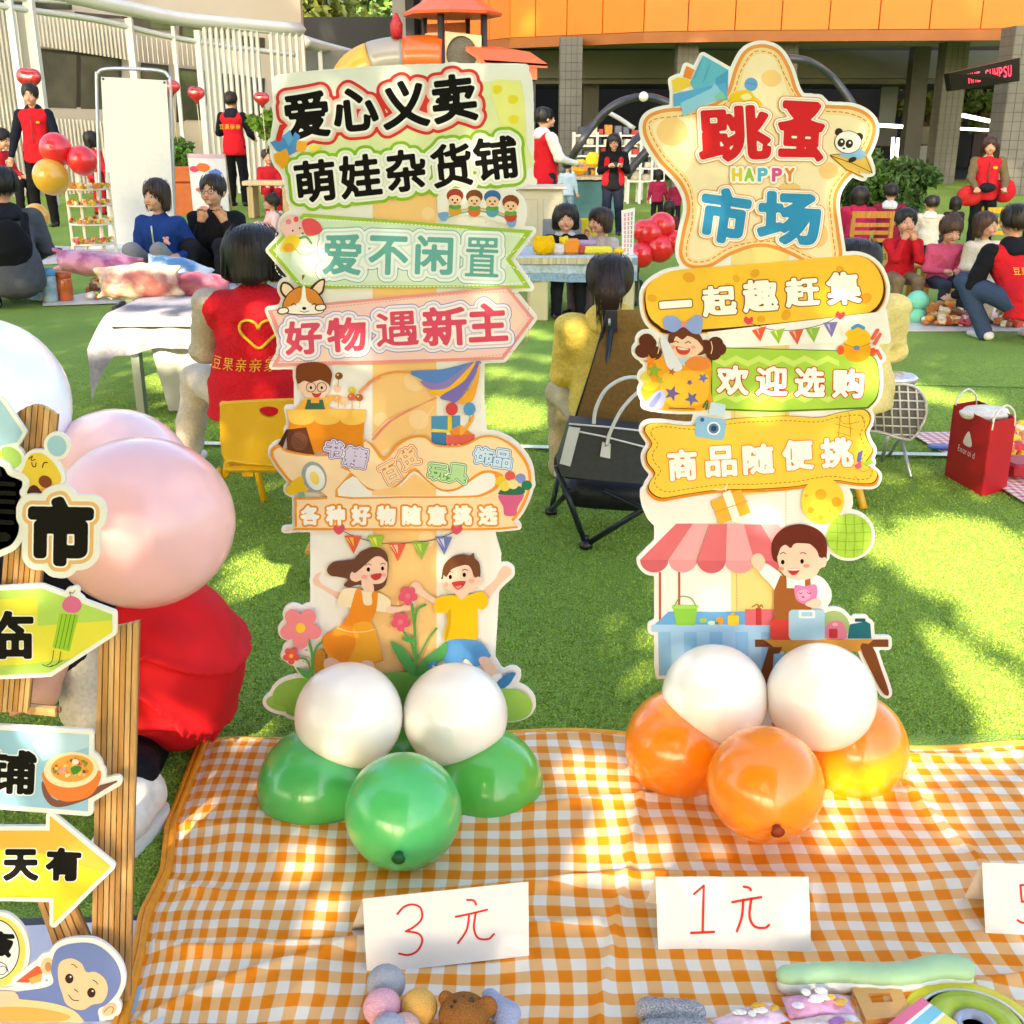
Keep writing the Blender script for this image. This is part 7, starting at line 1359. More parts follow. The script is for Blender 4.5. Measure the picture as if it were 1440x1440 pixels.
bush(1246, 250, 17.5, (.42, .4, .50), 3000, .055, '#456426', 'dark green round shrub just right of the panda on the star', 21); bush(1288, 262, 17, (.36, .35, .40), 2600, .05, '#3a5826', 'smaller dark shrub left of the woman in the red vest', 22); bush(1215, 265, 18, (.4, .4, .55), 2500, .055, '#2c4820', 'dark shrub mostly behind the star board', 23)
bush(249, 218, 17.5, (.28, .3, .30), 1500, .05, '#55802e', 'light green potted plant right of the white banner', 24, 'potted plants by the left building'); bush(378, 175, 18, (.35, .3, .22), 1500, .06, '#6f9434', 'pale green plant above the child in the tracksuit', 25, 'potted plants by the left building')
q = B(); a = V(252, 240, 17.2); q.box((a[0], a[1], a[2]-.05), (.42, .3, .22), bev=.02); q.box((a[0], a[1], (a[2]-.17)/2), (.6, .4, a[2]-.17)); tag(q.build('planter_box', mat('#c06a3c', .8, 'clay', .2, .1, 10)), 'terracotta planter on a pale plinth right of the white banner', 'planter')
# ================================================================ playground structure
PT = empty('play_tower', V(640, 200, 20)*[1, 1, 0], 'play tower with orange roofs, arched cream panel and a tube slide', 'play tower'); orr = mat('#f0663a', .4, 'plastic', .5, .05, 5); dk = mat('#45474b', .4, 'steel', .5, .05, 5, metal=.3)
TYc = 20.0; k_ = .0125
def tw(px, py, dy=0): return V(px, py, TYc+dy)
q = B(); n = 8; cx = tw(636, 20)[0]; zt_ = tw(636, 0)[2]; 
prof = [(1.50/2*1.06, tw(636, 23)[2]), (1.50/2*1.08, tw(636, 19)[2]), (.66, tw(636, 12)[2]), (.50, tw(636, 3)[2]), (.42, tw(636, -4)[2]), (.18, tw(636, -30)[2])]
q.lathe(prof, (cx, TYc, 0), 8, smooth=False); q.build('roof', orr, PT)
for px, dy in ((595, .35), (622, -.45), (656, .5), (681, -.25)): a = tw(px, 20); q = B(); q.tube([(a[0], TYc+dy, 0), (a[0], TYc+dy, a[2])], .055 if dy < 0 else .042, 8); q.build('post', dk, PT)
pn = [tw(598, 46), tw(617, 46)]; cream = mat('#e3c49c', .5, 'plastic', .4, .05, 5)
q = B(); q.prism([tw(598, 47, -.2), tw(620, 45, -.2), tw(620, 110, -.2), tw(598, 110, -.2)], [0, .04, 0]); q.build('panel', cream, PT)
c0 = np.array(tw(649, 76, -.5)); oc = [tw(626, 44, -.5), tw(677, 50, -.5), tw(677, 112, -.5), tw(626, 112, -.5)]
Pp = np.array([(p[0], p[2]) for p in oc]); hole = np.array([(c0[0]+.245*math.cos(a), c0[2]+.27*math.sin(a)) for a in np.linspace(0, 2*math.pi, 25)[:-1]]); v_, t = fillpoly([Pp, hole]); q = B(); q.add(np.stack([v_[:, 0], np.full(len(v_), TYc-.5), v_[:, 1]], 1), [tuple(a) for a in t]); q.add(np.stack([v_[:, 0], np.full(len(v_), TYc-.46), v_[:, 1]], 1), [tuple(a) for a in t]); q.build('arched_panel', cream, PT)
q = B(); q.add([(c0[0]+.26*math.cos(a), TYc-.44, c0[2]+.28*math.sin(a)) for a in np.linspace(0, 2*math.pi, 25)[:-1]], [tuple(range(24))]); q.build('net_window', mat('#6f6a60', .7, 'net', .3, .4, 90, .4), PT)
q = B(); a, b = tw(655, 66, -.6), tw(770, 90, -.6); q.prism([tw(655, 66, -.7), tw(745, 73, -.7), tw(770, 90, -.9), tw(680, 84, -.9)], [0, 0, -.06]); q.prism([tw(680, 84, -.9), tw(770, 90, -.9), tw(770, 93, -.9), tw(683, 88, -.9)], [0, .1, 0]); q.prism([tw(665, 60, .3), tw(745, 73, -.7), tw(655, 66, -.7)], [0, 0, -.05]); q.build('side_roof', orr, PT)
q = B(); a = tw(749, 96, -.8); q.box((a[0], a[1], a[2]-.02), (.14, .14, .30)); q.build('roof_bracket', orr, PT); q = B(); q.tube([(a[0], a[1], 0), a], .05, 8); q.build('post', dk, PT)
q = B(); q.prism([tw(600, 34, .3), tw(655, 31, .3), tw(655, 45, .3), tw(600, 45, .3)], [0, .1, 0]); q.build('rear_bar', mat('#b05a34', .5, 'plastic'), PT)
path = [np.array(tw(*p, dy)) for p, dy in (((622, 84), -.3), ((600, 83), -.3), ((575, 84), -.3), ((550, 86), -.3), ((525, 92), -.3), ((505, 103), -.3), ((493, 122), -.3), ((486, 150), -.3), ((482, 190), -.5))]; P = cr(path, False, 4)
for a, b, c_ in ((0, 10, '#f0621c'), (9, 17, '#9c9688'), (16, len(P), '#e3a024')):
    q = B(); q.tube(P[a:b], .36 if c_ != '#9c9688' else .362, 20); q.build('tube_section', mat(c_, .3, 'plastic', .5, .06, 4, coat=.3), PT)
q = B(); a = V(558, 53, 19.5); q.tube([a, a+[0, 0, .20], a+[0, 0, .36]], [.09, .10, .02], 8); q.tube([a+[0, 0, -.05], a], .03, 6); tag(q.build('red_ornament', mat('#b8262c', .5, 'paper', .4, .5, 20)), 'small red patterned lantern ornament above the slide tube', 'ornament')
# climbing dome
DM = empty('climbing_dome', V(900, 300, 17)*[1, 1, 0], 'dark grey climbing dome of bent tubes with white ball joints behind the star board', 'climbing frame')
for pts, r_ in (([(790, 262), (800, 232), (815, 203), (835, 175), (865, 147), (905, 136), (942, 146), (975, 172), (1000, 215)], .055), ([(850, 262), (872, 225), (890, 200), (912, 180), (945, 160), (985, 140), (1040, 110), (1105, 82)], .05), ([(1105, 82), (1135, 86), (1165, 104), (1188, 130), (1203, 155), (1215, 195)], .055), ([(880, 250), (895, 228), (920, 205), (950, 195)], .06)):
    P = cr([V(x, y, 17+.3*math.sin(x)) for x, y in pts], False, 4); q = B(); q.tube(P, r_, 8); q.build('bent_tube', dk, DM)
P = cr([V(x, y, 17.2) for x, y in ((853, 157), (870, 166), (892, 181))], False, 3); q = B(); q.tube(P, .035, 6); q.build('white_bar', plastic('#d9d9d4'), DM)
for x, y in ((905, 136), (1107, 86)): q = B(); q.ball(V(x, y, 16.8), .068, 14, 10); q.build('ball_joint', plastic('#ece6d6'), DM)
# shelves with goods
def shelf(px0, px1, py0, py1, Y, label, rows, seed):
    a, b = V(px0, py1, Y), V(px1, py0, Y); e = empty('shelf_rack', (a[0], Y, 0), label, 'shelf', 'white shelf racks in the hall'); q = B(); zt_ = b[2]
    for x in np.linspace(a[0], b[0], 4): 
        for dy in (0, .4): q.box((x, Y+dy, zt_/2), (.04, .04, zt_))
    q.build('frame', wm_, e); r_ = random.Random(seed)
    for k in range(rows):
        z = zt_*(.35+.6*k/(rows-1)); q = B(); q.box(((a[0]+b[0])/2, Y+.2, z), (b[0]-a[0], .42, .03)); q.build('shelf_board', wm_, e)
        x = a[0]+.06
        while x < b[0]-.1:
            w_ = r_.uniform(.07, .16); h_ = r_.uniform(.07, .18); q = B(); q.box((x+w_/2, Y+.15, z+.017+h_/2), (w_, .2, h_), bev=.01); q.build('packet', mat(r_.choice(['#c9bda6', '#8c7a6a', '#b8453c', '#d8cfc0', '#6a6f78', '#cf8f3a', '#3f4550', '#e4dccb']), .6, 'goods', .3, .2, 20), e); x += w_+r_.uniform(.01, .05)
shelf(806, 905, 186, 300, 20.5, 'long white rack of small packets behind the woman taking a picture', 5, 4); shelf(882, 935, 196, 300, 19.5, 'white rack of goods between the woman and the star board', 4, 5)
for px, py, c_ in ((816, 235, '#e9a21c'), (834, 225, '#f0b32a')): q = B(); c = V(px, py, 16.5); q.box(c, (.20, .16, .20), bev=.05); tag(q.build('plush_box', mat(c_, .8, 'plush', .2, .2, 60, .5)), 'fuzzy orange-yellow bag on the counter '+('at its left end' if px < 820 else 'nearest the woman taking a picture'), 'bag', 'yellow bags on the counter')
e = empty('counter', V(825, 300, 16.5)*[1, 1, 0], 'low counter with a pale top and green-blue front behind the blue table', 'counter'); a = V(825, 250, 16.5); q = B(); q.box((a[0], 16.6, a[2]), (1.1, .5, .04)); q.build('counter_top', wood('#c9b48a'), e); q = B(); q.box((a[0], 16.6, a[2]/2-.02), (1.0, .42, a[2]-.05)); q.build('counter_front', mat('#4f7a78', .7, 'paint', .3, .3, 3), e)
# cream cabinet
e = empty('cabinet', V(765, 360, 10.6)*[1, 1, 0], 'cream wooden cabinet between the tall left board and the children', 'cabinet'); a, b = V(728, 266, 10.6), V(792, 266, 10.6); q = B(); q.box(((a[0]+b[0])/2, 10.8, a[2]/2), (b[0]-a[0], .4, a[2]), bev=.01); q.build('carcass', plastic('#cfc6b0'), e)
for k in (0, 1): q = B(); w_ = (b[0]-a[0])/2; q.box((a[0]+w_*(k+.5), 10.59, a[2]*.48), (w_-.05, .02, a[2]*.80), bev=.006); q.build('door', plastic('#c6bda6'), e)
q = B(); q.box(((a[0]+b[0])/2, 10.78, a[2]+.012), (b[0]-a[0]+.06, .48, .024), bev=.005); q.build('cabinet_top', plastic('#dad2bf'), e)
# ================================================================ blue-cloth table with toys
TYb = G(760, 452)[1]; zt_ = V(790, 362, TYb)[2]
T = empty('low_table', V(790, 450, TYb)*[1, 1, 0], 'low cream table under a blue and white striped cloth, toys on top', 'table'); a, b = V(700, 360, TYb), V(890, 366, TYb)
for x in (757, 878): 
    for dy in (0, .5): l_ = V(x, 440, TYb); q = B(); q.box((l_[0]+(.0 if x < 800 else 0), TYb+.05+dy, (zt_-.03)/2), (.13, .09, zt_-.03), bev=.01); q.build('leg', plastic('#d8cba0'), T)
q = B(); q.box(((a[0]+b[0])/2, TYb+.3, zt_-.02), (b[0]-a[0]-.02, .66, .04)); q.build('table_top', wood('#cfc09a'), T)
e = empty('table_cloth', ((a[0]+b[0])/2, TYb, zt_), 'blue and white striped tablecloth hanging over the low table', 'tablecloth'); cb = [mat(c_, .85, 'cloth', .15, .2, 60, .3) for c_ in ('#c9d3d6', '#8fabc0', '#b9c6cc')]
q = B(); xs_ = np.linspace(a[0]-.02, b[0]+.03, 60); prof = [(.66, .006), (.0, .006), (-.012, 0), (-.016, -.05), (-.02, -.10), (-.024, -.155)]
for j in range(len(prof)-1):
    rows = []
    for (y_, z_) in (prof[j], prof[j+1]): rows.append([(x, TYb-.0+y_-(.012*math.sin(x*22)+.006*math.sin(x*55))*min(1, -z_*10 if z_ < 0 else 0), zt_+z_+(.004*math.sin(x*9) if z_ < 0 else 0)) for x in xs_])
    n = len(xs_); q.add(rows[0]+rows[1], [(i, i+1, n+i+1, n+i) for i in range(n-1)], cb[(0, 0, 1, 2, 1)[j]], True)
q.build('cloth_front', None, e); q = B(); q.add([(b[0]+.03, TYb-.01, zt_+.005), (b[0]+.03, TYb+.66, zt_+.005), (b[0]+.05, TYb+.66, zt_-.30), (b[0]+.06, TYb-.02, zt_-.34)], [(0, 1, 2, 3)]); q.build('cloth_side', cb[0], e)
r_ = random.Random(5)
for px, py, sz, c_, lab in ((720, 350, .10, '#ece6dc', 'white fluffy plush toy at the left end of the blue table'), (765, 347, .12, '#f2bf1c', 'yellow fluffy plush toy on the blue table'), (785, 352, .075, '#e2dcd2', 'white and grey plush face beside the orange cup'), (793, 339, .05, '#f2cf3a', 'small yellow plush on top of the row of toys')):
    c = V(px, py, TYb+.12); c[2] = max(c[2], zt_+sz*.5); v, f = sdf([('e', c, (sz*.62, sz*.55, sz*.52), .02), ('e', c+[sz*.35, 0, sz*.4], (sz*.2,)*3, .02), ('e', c+[-sz*.35, 0, sz*.4], (sz*.2,)*3, .02)], .008, disp=lambda P_: .006*wob(P_, 120)); tag(rawmesh('plush_toy', v, f, mat(c_, .95, 'plush', .05, .2, 200, .6)), lab, 'plush toy', 'toys on the blue table')
for px, w_, h_, c_, lab in ((803, .11, .10, '#f08e1a', 'orange cup-shaped toy on the blue table'), (818, .06, .06, '#b8423c', 'small dark red box next to the orange toy'), (840, .20, .05, '#e9d832', 'long yellow box on the blue table'), (826, .14, .04, '#b79ac0', 'lilac pouch behind the yellow box'), (871, .08, .04, '#f2cc1c', 'small yellow block at the right end of the blue table')):
    c = V(px, 358, TYb+.14); q = B(); q.box((c[0], c[1]+(.1 if px == 826 else 0), zt_+.008+h_/2+(.04 if px == 826 else 0)), (w_, .08, h_), bev=.015); tag(q.build('toy_box', plastic(c_)), lab, 'toy', 'toys on the blue table')
e = empty('paper_sign', V(880, 360, TYb+.1)*[1, 1, 0]+[0, 0, zt_], 'tall narrow handwritten card standing at the right end of the blue table', 'sign'); q = B(); P = [V(875, 362, TYb+.1), V(890, 364, TYb+.1), V(893, 292, TYb+.16), V(874, 296, TYb+.16)]; q.prism(P, [0, .01, 0]); q.build('card', paper('#f0ebe4'), e)
Pa = np.array([P[3], P[2], P[1], P[0]])
for cx_, c_, n in ((.25, '#d8404a', 9), (.52, '#c9404a', 10), (.78, '#2e4a44', 8)):
    q = B()
    for k in range(n): 
        u0, v0 = cx_-.07, .08+.09*k; g = lambda u, v_: (Pa[0]*(1-u)+Pa[1]*u)*(1-v_)+(Pa[3]*(1-u)+Pa[2]*u)*v_-[0, .002, 0]
        for (a1, b1, a2, b2) in ((0, 0, .15, .012), (.06, 0, .09, .06), (0, .03, .13, .042), (.02, .052, .14, .062)): q.add([g(u0+a1, v0+b1), g(u0+a2, v0+b1), g(u0+a2, v0+b2), g(u0+a1, v0+b2)], [(0, 1, 2, 3)])
    o = q.build('handwriting', pr(c_), e); o['kind'] = 'stuff'
def chairx(px, py, label, c_='#e8cf1e'):
    b_ = G(px, py); e = empty('small_chair', b_, label, 'chair', 'small chairs around the lawn'); m = plastic(c_); q = B(); q.box((0, 0, .27), (.30, .28, .02), bev=.006); q.build('seat', m, e, local=True); q = B(); q.box((0, .14, .46), (.28, .02, .28), bev=.02); q.build('backrest', m, e, local=True)
    for sx in (-1, 1):
        for sy in (-1, 1): q = B(); q.tube([(sx*.12, sy*.11, .26), (sx*.14, sy*.13, 0)], .012, 6); q.build('leg', m, e, local=True)
chairx(827, 428, 'yellow plastic chair behind the small girl at the blue table'); chairx(790, 430, 'plain chair under the child in the black jacket', '#8a8f94')
# ================================================================ left mid-ground
BN = empty('banner_stand', G(190, 348), 'blank white banner panel in a rounded silver tube frame', 'banner stand'); Yb = G(190, 348)[1]
P = cr([V(x, y, Yb+.05) for x, y in ((143, 350), (141, 290), (136, 120), (138, 103), (150, 97), (190, 97), (226, 100), (237, 108), (240, 130), (245, 290), (247, 352))], False, 5); q = B(); q.tube(P, .018, 8); q.build('tube_frame', metalm('#c3c6cf'), BN)
Pb = [V(142, 108, Yb), V(234, 113, Yb), V(247, 344, Yb), V(153, 344, Yb)]; q = B(); q.prism(Pb, [0, .012, 0]); q.build('blank_panel', paper('#d9dad4'), BN)
q = B(); q.box((V(200, 345, Yb)[0], Yb-.1, .02), (.95, .35, .035), bev=.01); q.build('base', plastic('#e8e8e6'), BN)
for x, y in ((145, 111), (231, 116)): q = B(); c = V(x, y, Yb-.006); q.ball(c, .012, 8, 6); q.build('eyelet', metalm('#55555a'), BN)
NB = empty('notice_board', G(290, 345), 'white poster board with colourful stickers behind the seated couple', 'notice board'); Yn = G(290, 330)[1]
P = [V(264, 216, Yn), V(316, 217, Yn), V(322, 300, Yn), V(272, 300, Yn)]; q = B(); q.prism(P, [0, .03, 0]); q.build('board', paper('#e9e4e4'), NB); Pa = np.array([P[0], P[1], P[2], P[3]])
q = B(); q.prism([P[0]+[0, -.002, 0], P[1]+[0, -.002, 0], Pa[1]*.93+Pa[2]*.07+[0, -.002, 0], Pa[0]*.93+Pa[3]*.07+[0, -.002, 0]], [0, -.001, 0]); q.build('header_strip', pr('#d9b6c4'), NB)
for u, w_, c_, s_ in ((.15, .25, '#dd4a6a', .06), (.38, .22, '#e8743c', .09), (.7, .32, '#5f86d8', .08), (.3, .6, '#f0a02c', .05), (.45, .62, '#e9c83c', .05), (.6, .6, '#7cb04c', .05), (.22, .6, '#e0567a', .04), (.55, .78, '#b8aeb0', .10), (.7, .92, '#a84a3c', .07), (.3, .92, '#d58a8a', .06)):
    c = (Pa[0]*(1-u)+Pa[1]*u)*(1-w_)+(Pa[3]*(1-u)+Pa[2]*u)*w_; q = B(); n = 9; q.add([c+[s_*(.8+.3*random.random())*math.cos(6.28*i/n), -.004-random.random()*.002, s_*.6*(.8+.3*random.random())*math.sin(6.28*i/n)] for i in range(n)], [tuple(range(n))]); q.build('sticker', pr(c_), NB)
q = B()
for sx in (P[0], P[1]): q.tube([sx, (sx[0], sx[1]+.2, 0)], .012, 5)
q.build('easel', wood('#b89a6a'), NB)
BC = empty('bench', V(385, 280, 16.3)*[1, 1, 0], 'pale wooden bench under the child in the red tracksuit', 'bench'); a, b = V(350, 258, 16.3), V(400, 258, 16.3); q = B(); q.box(((a[0]+b[0])/2, 16.5, a[2]), (b[0]-a[0]+.2, .4, .06), bev=.01); q.build('seat', wood('#c9b48c'), BC)
for x in (a[0], b[0]): q = B(); q.box((x, 16.5, a[2]/2-.02), (.08, .36, a[2]-.06)); q.build('leg', wood('#b39a70'), BC)
# heart balloons
for i, (px, py, r_, lab) in enumerate(((41, 112, 16, 'red printed heart balloon above the man at the left'), (241, 124, 11, 'red printed balloon half hidden by the right side of the banner frame'), (276, 133, 11, 'red printed heart balloon between banner and slats'), (368, 140, 10, 'red printed heart balloon left of the tall board'))):
    Y = 17.2; c = V(px, py, Y); s_ = r_*Y*1.07/F; e = empty('foil_balloon', c, lab, 'balloon', 'red heart balloons hung along the pergola'); v, f = sdf([('e', c+[-s_*.35, 0, s_*.25], (s_*.62, s_*.35, s_*.62), .03), ('e', c+[s_*.35, 0, s_*.2], (s_*.6, s_*.35, s_*.6), .03), ('c', c+[0, 0, 0], c+[0, 0, -s_*.95], s_*.55, s_*.12, .05, (1, .6, 1))], s_/12)
    rawmesh('foil', v-c, f, mat('#b3202a', .18, 'foil', .7, .55, 14, coat=.5), e); q = B(); q.tube([c+[0, 0, -s_], c+[.02, 0, -s_-.6]], .006, 4); q.build('string', plastic('#d9c9a0'), e)
# balloon cluster
CB = 'red and gold balloons floating beside the display tower'
for px, py, rp, c_, lab, gp_ in ((79, 210, 22, '#dc2330', 'red balloon on the left, in front of the man in the vest', CB), (116, 226, 20, '#dc2330', 'red balloon on the right, against the tower', CB), (72, 249, 24.5, '#d9a63a', 'gold balloon below the two red ones', CB), (52, 304, 17, '#dba440', 'gold balloon partly behind the crouching person', CB)):
    r_ = rp*10.6/F; balloon(px, py, rp, r_, c_, lab, gp_, tail=(.3, .3, -.6))
for i, (px, py, rp) in enumerate(((915, 328, 17.5), (930, 318, 17), (905, 325, 14), (928, 349, 17.5), (902, 358, 16), (948, 340, 14))):
    rp *= 1.15; balloon(px, py, rp, rp*9.6/F, '#d81c26', ['red balloon at the upper centre of the pile by the star', 'red balloon highest in the pile beside the star board', 'red balloon at the upper left of the pile by the star', 'red balloon in the middle of the pile by the star', 'red balloon at the lower left of the pile by the handwritten card', 'red balloon at the right of the pile, against the star', 'red balloon lowest in the pile by the star', 'red balloon at the lower right of the pile by the star'][i], 'pile of red balloons beside the star board', tail=(0, .8, -.3))
for px, py, rp, c_, lab in ((1290, 424, 15.5, '#7fdcc0', 'mint balloon on top of the small cluster'), (1288, 448, 15.5, '#79d6b2', 'mint balloon at the lower right of the small cluster'), (1262, 444, 14.5, '#eedf1c', 'yellow balloon at the lower left of the small cluster'), (1272, 437, 12, '#e6d61c', 'yellow balloon behind the others in the small cluster')):
    balloon(px, py, rp, rp*7.4/F*1.02, c_, lab, 'small mint and yellow balloon cluster at the far mat', tail=(0, .8, -.3))
balloon(1387, 287, 9.5, .075, '#f0b41c', 'small yellow balloon in front of the woman in the red vest', tail=(0, .3, -1))
# display tower of small toys
DT = empty('display_tower', G(125, 358), 'four-tier white display tower crowded with small yellow and orange toys', 'display stand'); Yt = G(125, 358)[1]; c = V(125, 300, Yt); wq = .42
for x in (-.9, -.3, .35, .9): q = B(); z1 = V(125, 243, Yt)[2]; q.box((c[0]+x*wq/1.0*.52, Yt+.1*(x > 0), z1/2), (.025, .025, z1)); q.build('upright', plastic('#e8e0cc'), DT)
r_ = random.Random(9)
for py in (267, 290, 316, 344):
    z = V(125, py, Yt)[2]; q = B(); q.lathe([(wq*.5, 0), (wq*.52, .012), (.02, .014)], (c[0], Yt+.05, z), 24); q.build('tray', plastic('#efe6d2'), DT); q = B()
    for k in range(60):
        a = r_.uniform(math.pi, 2*math.pi) if k < 45 else r_.uniform(0, math.pi); rr = wq*r_.uniform(.30, .50); p = (c[0]+rr*math.cos(a), Yt+.05+rr*math.sin(a), z+.03+r_.uniform(0, .025)); m = mat(r_.choice(['#e9b53a', '#e98a3c', '#f2d76a', '#c9582c', '#f4ead2', '#8f9a3c', '#d9a02c', '#e27a8a']), .6, 'toys', .3, .2, 60)
        if k % 2: q.ball(p, (.018, .018, .018), 6, 4, m=m)
        else: q.box(p, (.03, .03, .035), rz=a, m=m)
    o = q.build('small_toys', None, DT); o['kind'] = 'stuff'
# white mats with goods
def matth(name, pts, z, c_, label, cat='mat', th=.004): 
    q = B(); q.prism([G(x, y, z) for x, y in pts], [0, 0, th]); return tag(q.build(name, plastic(c_)), label, cat)
matth('floor_mat', [(40, 345), (260, 352), (250, 362), (60, 372), (0, 372)], .004, '#dad8d4', 'white mat under the banner stand and display tower')
matth('floor_mat', [(60, 424), (160, 405), (330, 400), (330, 420), (150, 427), (60, 430)], .008, '#d8d6d0', 'white mat with jars and bags at the left')
matth('floor_mat', [(1238, 442), (1330, 432), (1440, 430), (1600, 430), (1600, 466), (1440, 466), (1250, 466)], .004, '#dfdad6', 'white mat with heaped goods in front of the seated children')
def heap(pts, n, sz, cols, label, z=.01, seed=3, hmax=.10):
    r_ = random.Random(seed); P = np.array([G(x, y, z) for x, y in pts]); q = B()
    for k in range(n):
        u, w_ = r_.random(), r_.random(); p = (P[0]*(1-u)+P[1]*u)*(1-w_)+(P[3]*(1-u)+P[2]*u)*w_; s_ = sz*r_.uniform(.5, 1.3); m = mat(r_.choice(cols), r_.choice([.3, .7]), 'goods', .4, .25, 50); zz_ = p[2]+s_*.4+r_.uniform(0, hmax)*math.sin(math.pi*u)**.6*math.sin(math.pi*w_)
        if r_.random() < .5: q.ball((p[0], p[1], zz_), (s_*.6, s_*.45, s_*.4), 7, 5, m=m)
        else: q.box((p[0], p[1], zz_), (s_, s_*.7, s_*.5), m=m, rot=rotm(r_.random()*3, r_.uniform(-.5, .5), r_.uniform(-.5, .5)))
    return tag(q.build('heaped_goods', None), label, 'goods', kind='stuff')
warm = ['#e9a63a', '#f0c23c', '#c9783c', '#e8dcc4', '#d8543c', '#8a5a3c', '#f2e2b8', '#b88a5a']
heap([(1300, 446), (1352, 450), (1358, 458), (1298, 458)], 130, .055, warm, 'heap of tiny orange and brown toys on the far white mat'); heap([(1355, 452), (1375, 452), (1380, 459), (1350, 459)], 40, .06, ['#d9a0a0', '#c9586a', '#e8dcd4', '#b8404a'], 'pink wrapped goods beside the crouching man', seed=4)
heap([(1405, 446), (1445, 446), (1445, 460), (1405, 460)], 80, .06, warm+['#f4efe8'], 'scattered snacks at the right end of the far mat', seed=6); heap([(1238, 445), (1250, 442), (1262, 455), (1240, 458)], 30, .05, ['#e86a3c', '#f2ddd0', '#d8404a'], 'small red and white goods by the yellow capsule', seed=7)
heap([(130, 402), (200, 400), (200, 422), (120, 422)], 120, .06, warm+['#f4f0e6', '#e8d83c'], 'jumble of snacks and small toys around the jars at the left', seed=8); heap([(2, 412), (60, 412), (60, 424), (2, 424)], 30, .06, ['#e9e4e0', '#c9404a', '#9cc4d8'], 'small red and white boxes by the crouching person', seed=10, hmax=.03)
heap([(40, 350), (82, 350), (82, 362), (40, 362)], 26, .08, ['#f0eeea', '#c9303c', '#4a5a78', '#e8d8c4'], 'books and boxes on the mat beside the display tower', seed=12, hmax=.03)
# jars
for px, py, c_, rp, hp_, lab in ((72, 424, '#9fbcc4', 10, 44, 'clear jar with a blue lid beside the crouching person'), (93, 422, '#d8662a', 10.5, 38, 'orange plastic jar beside the blue-lidded jar')):
    b_ = G(px, py, .012); d = b_[1]*1.02; rr = rp*d/F; hh_ = hp_*d/F; e = empty('jar', b_, lab, 'jar'); q = B(); q.lathe([(rr*.9, 0), (rr, .01), (rr, hh_*.75), (rr*.95, hh_*.8)], b_, 20); q.build('jar_body', mat(c_, .25, 'plastic', .6, .25, 20, coat=.4), e); q = B(); q.lathe([(rr*.98, hh_*.8), (rr*1.0, hh_*.82), (rr*1.0, hh_), (rr*.9, hh_*1.01)], b_, 20); q.build('lid', plastic('#4f9bc4' if px < 80 else '#c9561e'), e)
# bagged cushions on the grey table
GT_Y = G(210, 585)[1]; ztb = V(210, 428, GT_Y+.25)[2]
GT = empty('folding_table', V(225, 590, GT_Y)*[1, 1, 0], 'grey folding table behind the woman in the red vest', 'table')
q = B(); a, b = V(192, 480, GT_Y), V(330, 480, GT_Y); q.box(((a[0]+b[0])/2+.25, GT_Y+.45, ztb-.03), (b[0]-a[0]+.7, 1.0, .04)); q.build('table_top', plastic('#c9c8cc'), GT)
for (x, y0) in ((192, 0), (192, .85), (330, 0)): l_ = V(x, 500, GT_Y+y0)[0]; q = B(); q.box((l_, GT_Y+y0, (ztb-.05)/2), (.035, .05, ztb-.05)); q.build('leg', metalm('#8f9a92', .5), GT)
l_ = V(196, 500, GT_Y)[0]; q = B(); q.prism([(l_+.03, GT_Y+.02, ztb-.06), (l_+.62, GT_Y+.02, ztb-.06), (l_+.45, GT_Y+.02, .02), (l_+.10, GT_Y+.02, .02)], [0, .02, 0]); q.build('side_panel', mat('#a8aca2', .7, 'panel', .3, .06, 4), GT)
e = empty('table_cloth', (l_, GT_Y, ztb), 'pale grey cloth with a drooping corner over the folding table', 'tablecloth'); n = 40; q = B(); mc = cloth('#908f9a', 60)
c0, c1 = V(130, 452, GT_Y-.02), V(345, 430, GT_Y+.0); x0 = l_-.22; x1 = V(340, 430, GT_Y)[0]; rows = []
for j in range(12):
    row = []
    for i in range(n):
        u = i/(n-1); x = x0+(x1-x0)*u
        if j < 4: y = GT_Y+.95-(.97*j/3); z = ztb+.004; 
        else: t = (j-3)/8; y = GT_Y-.02-.015*t-.02*t*math.sin(u*26); z = ztb+.004-t*(.17+.02*math.sin(u*9)+.06*max(0, 1-u*6))
        if u < .16: k = (.16-u)/.16; z -= .16*k**1.3; 
        row.append((x, y, z))
    rows.append(row)
q.add(sum(rows, []), [(j*n+i, j*n+i+1, (j+1)*n+i+1, (j+1)*n+i) for j in range(11) for i in range(n-1)], mc, True); q.build('cloth_sheet', None, e)
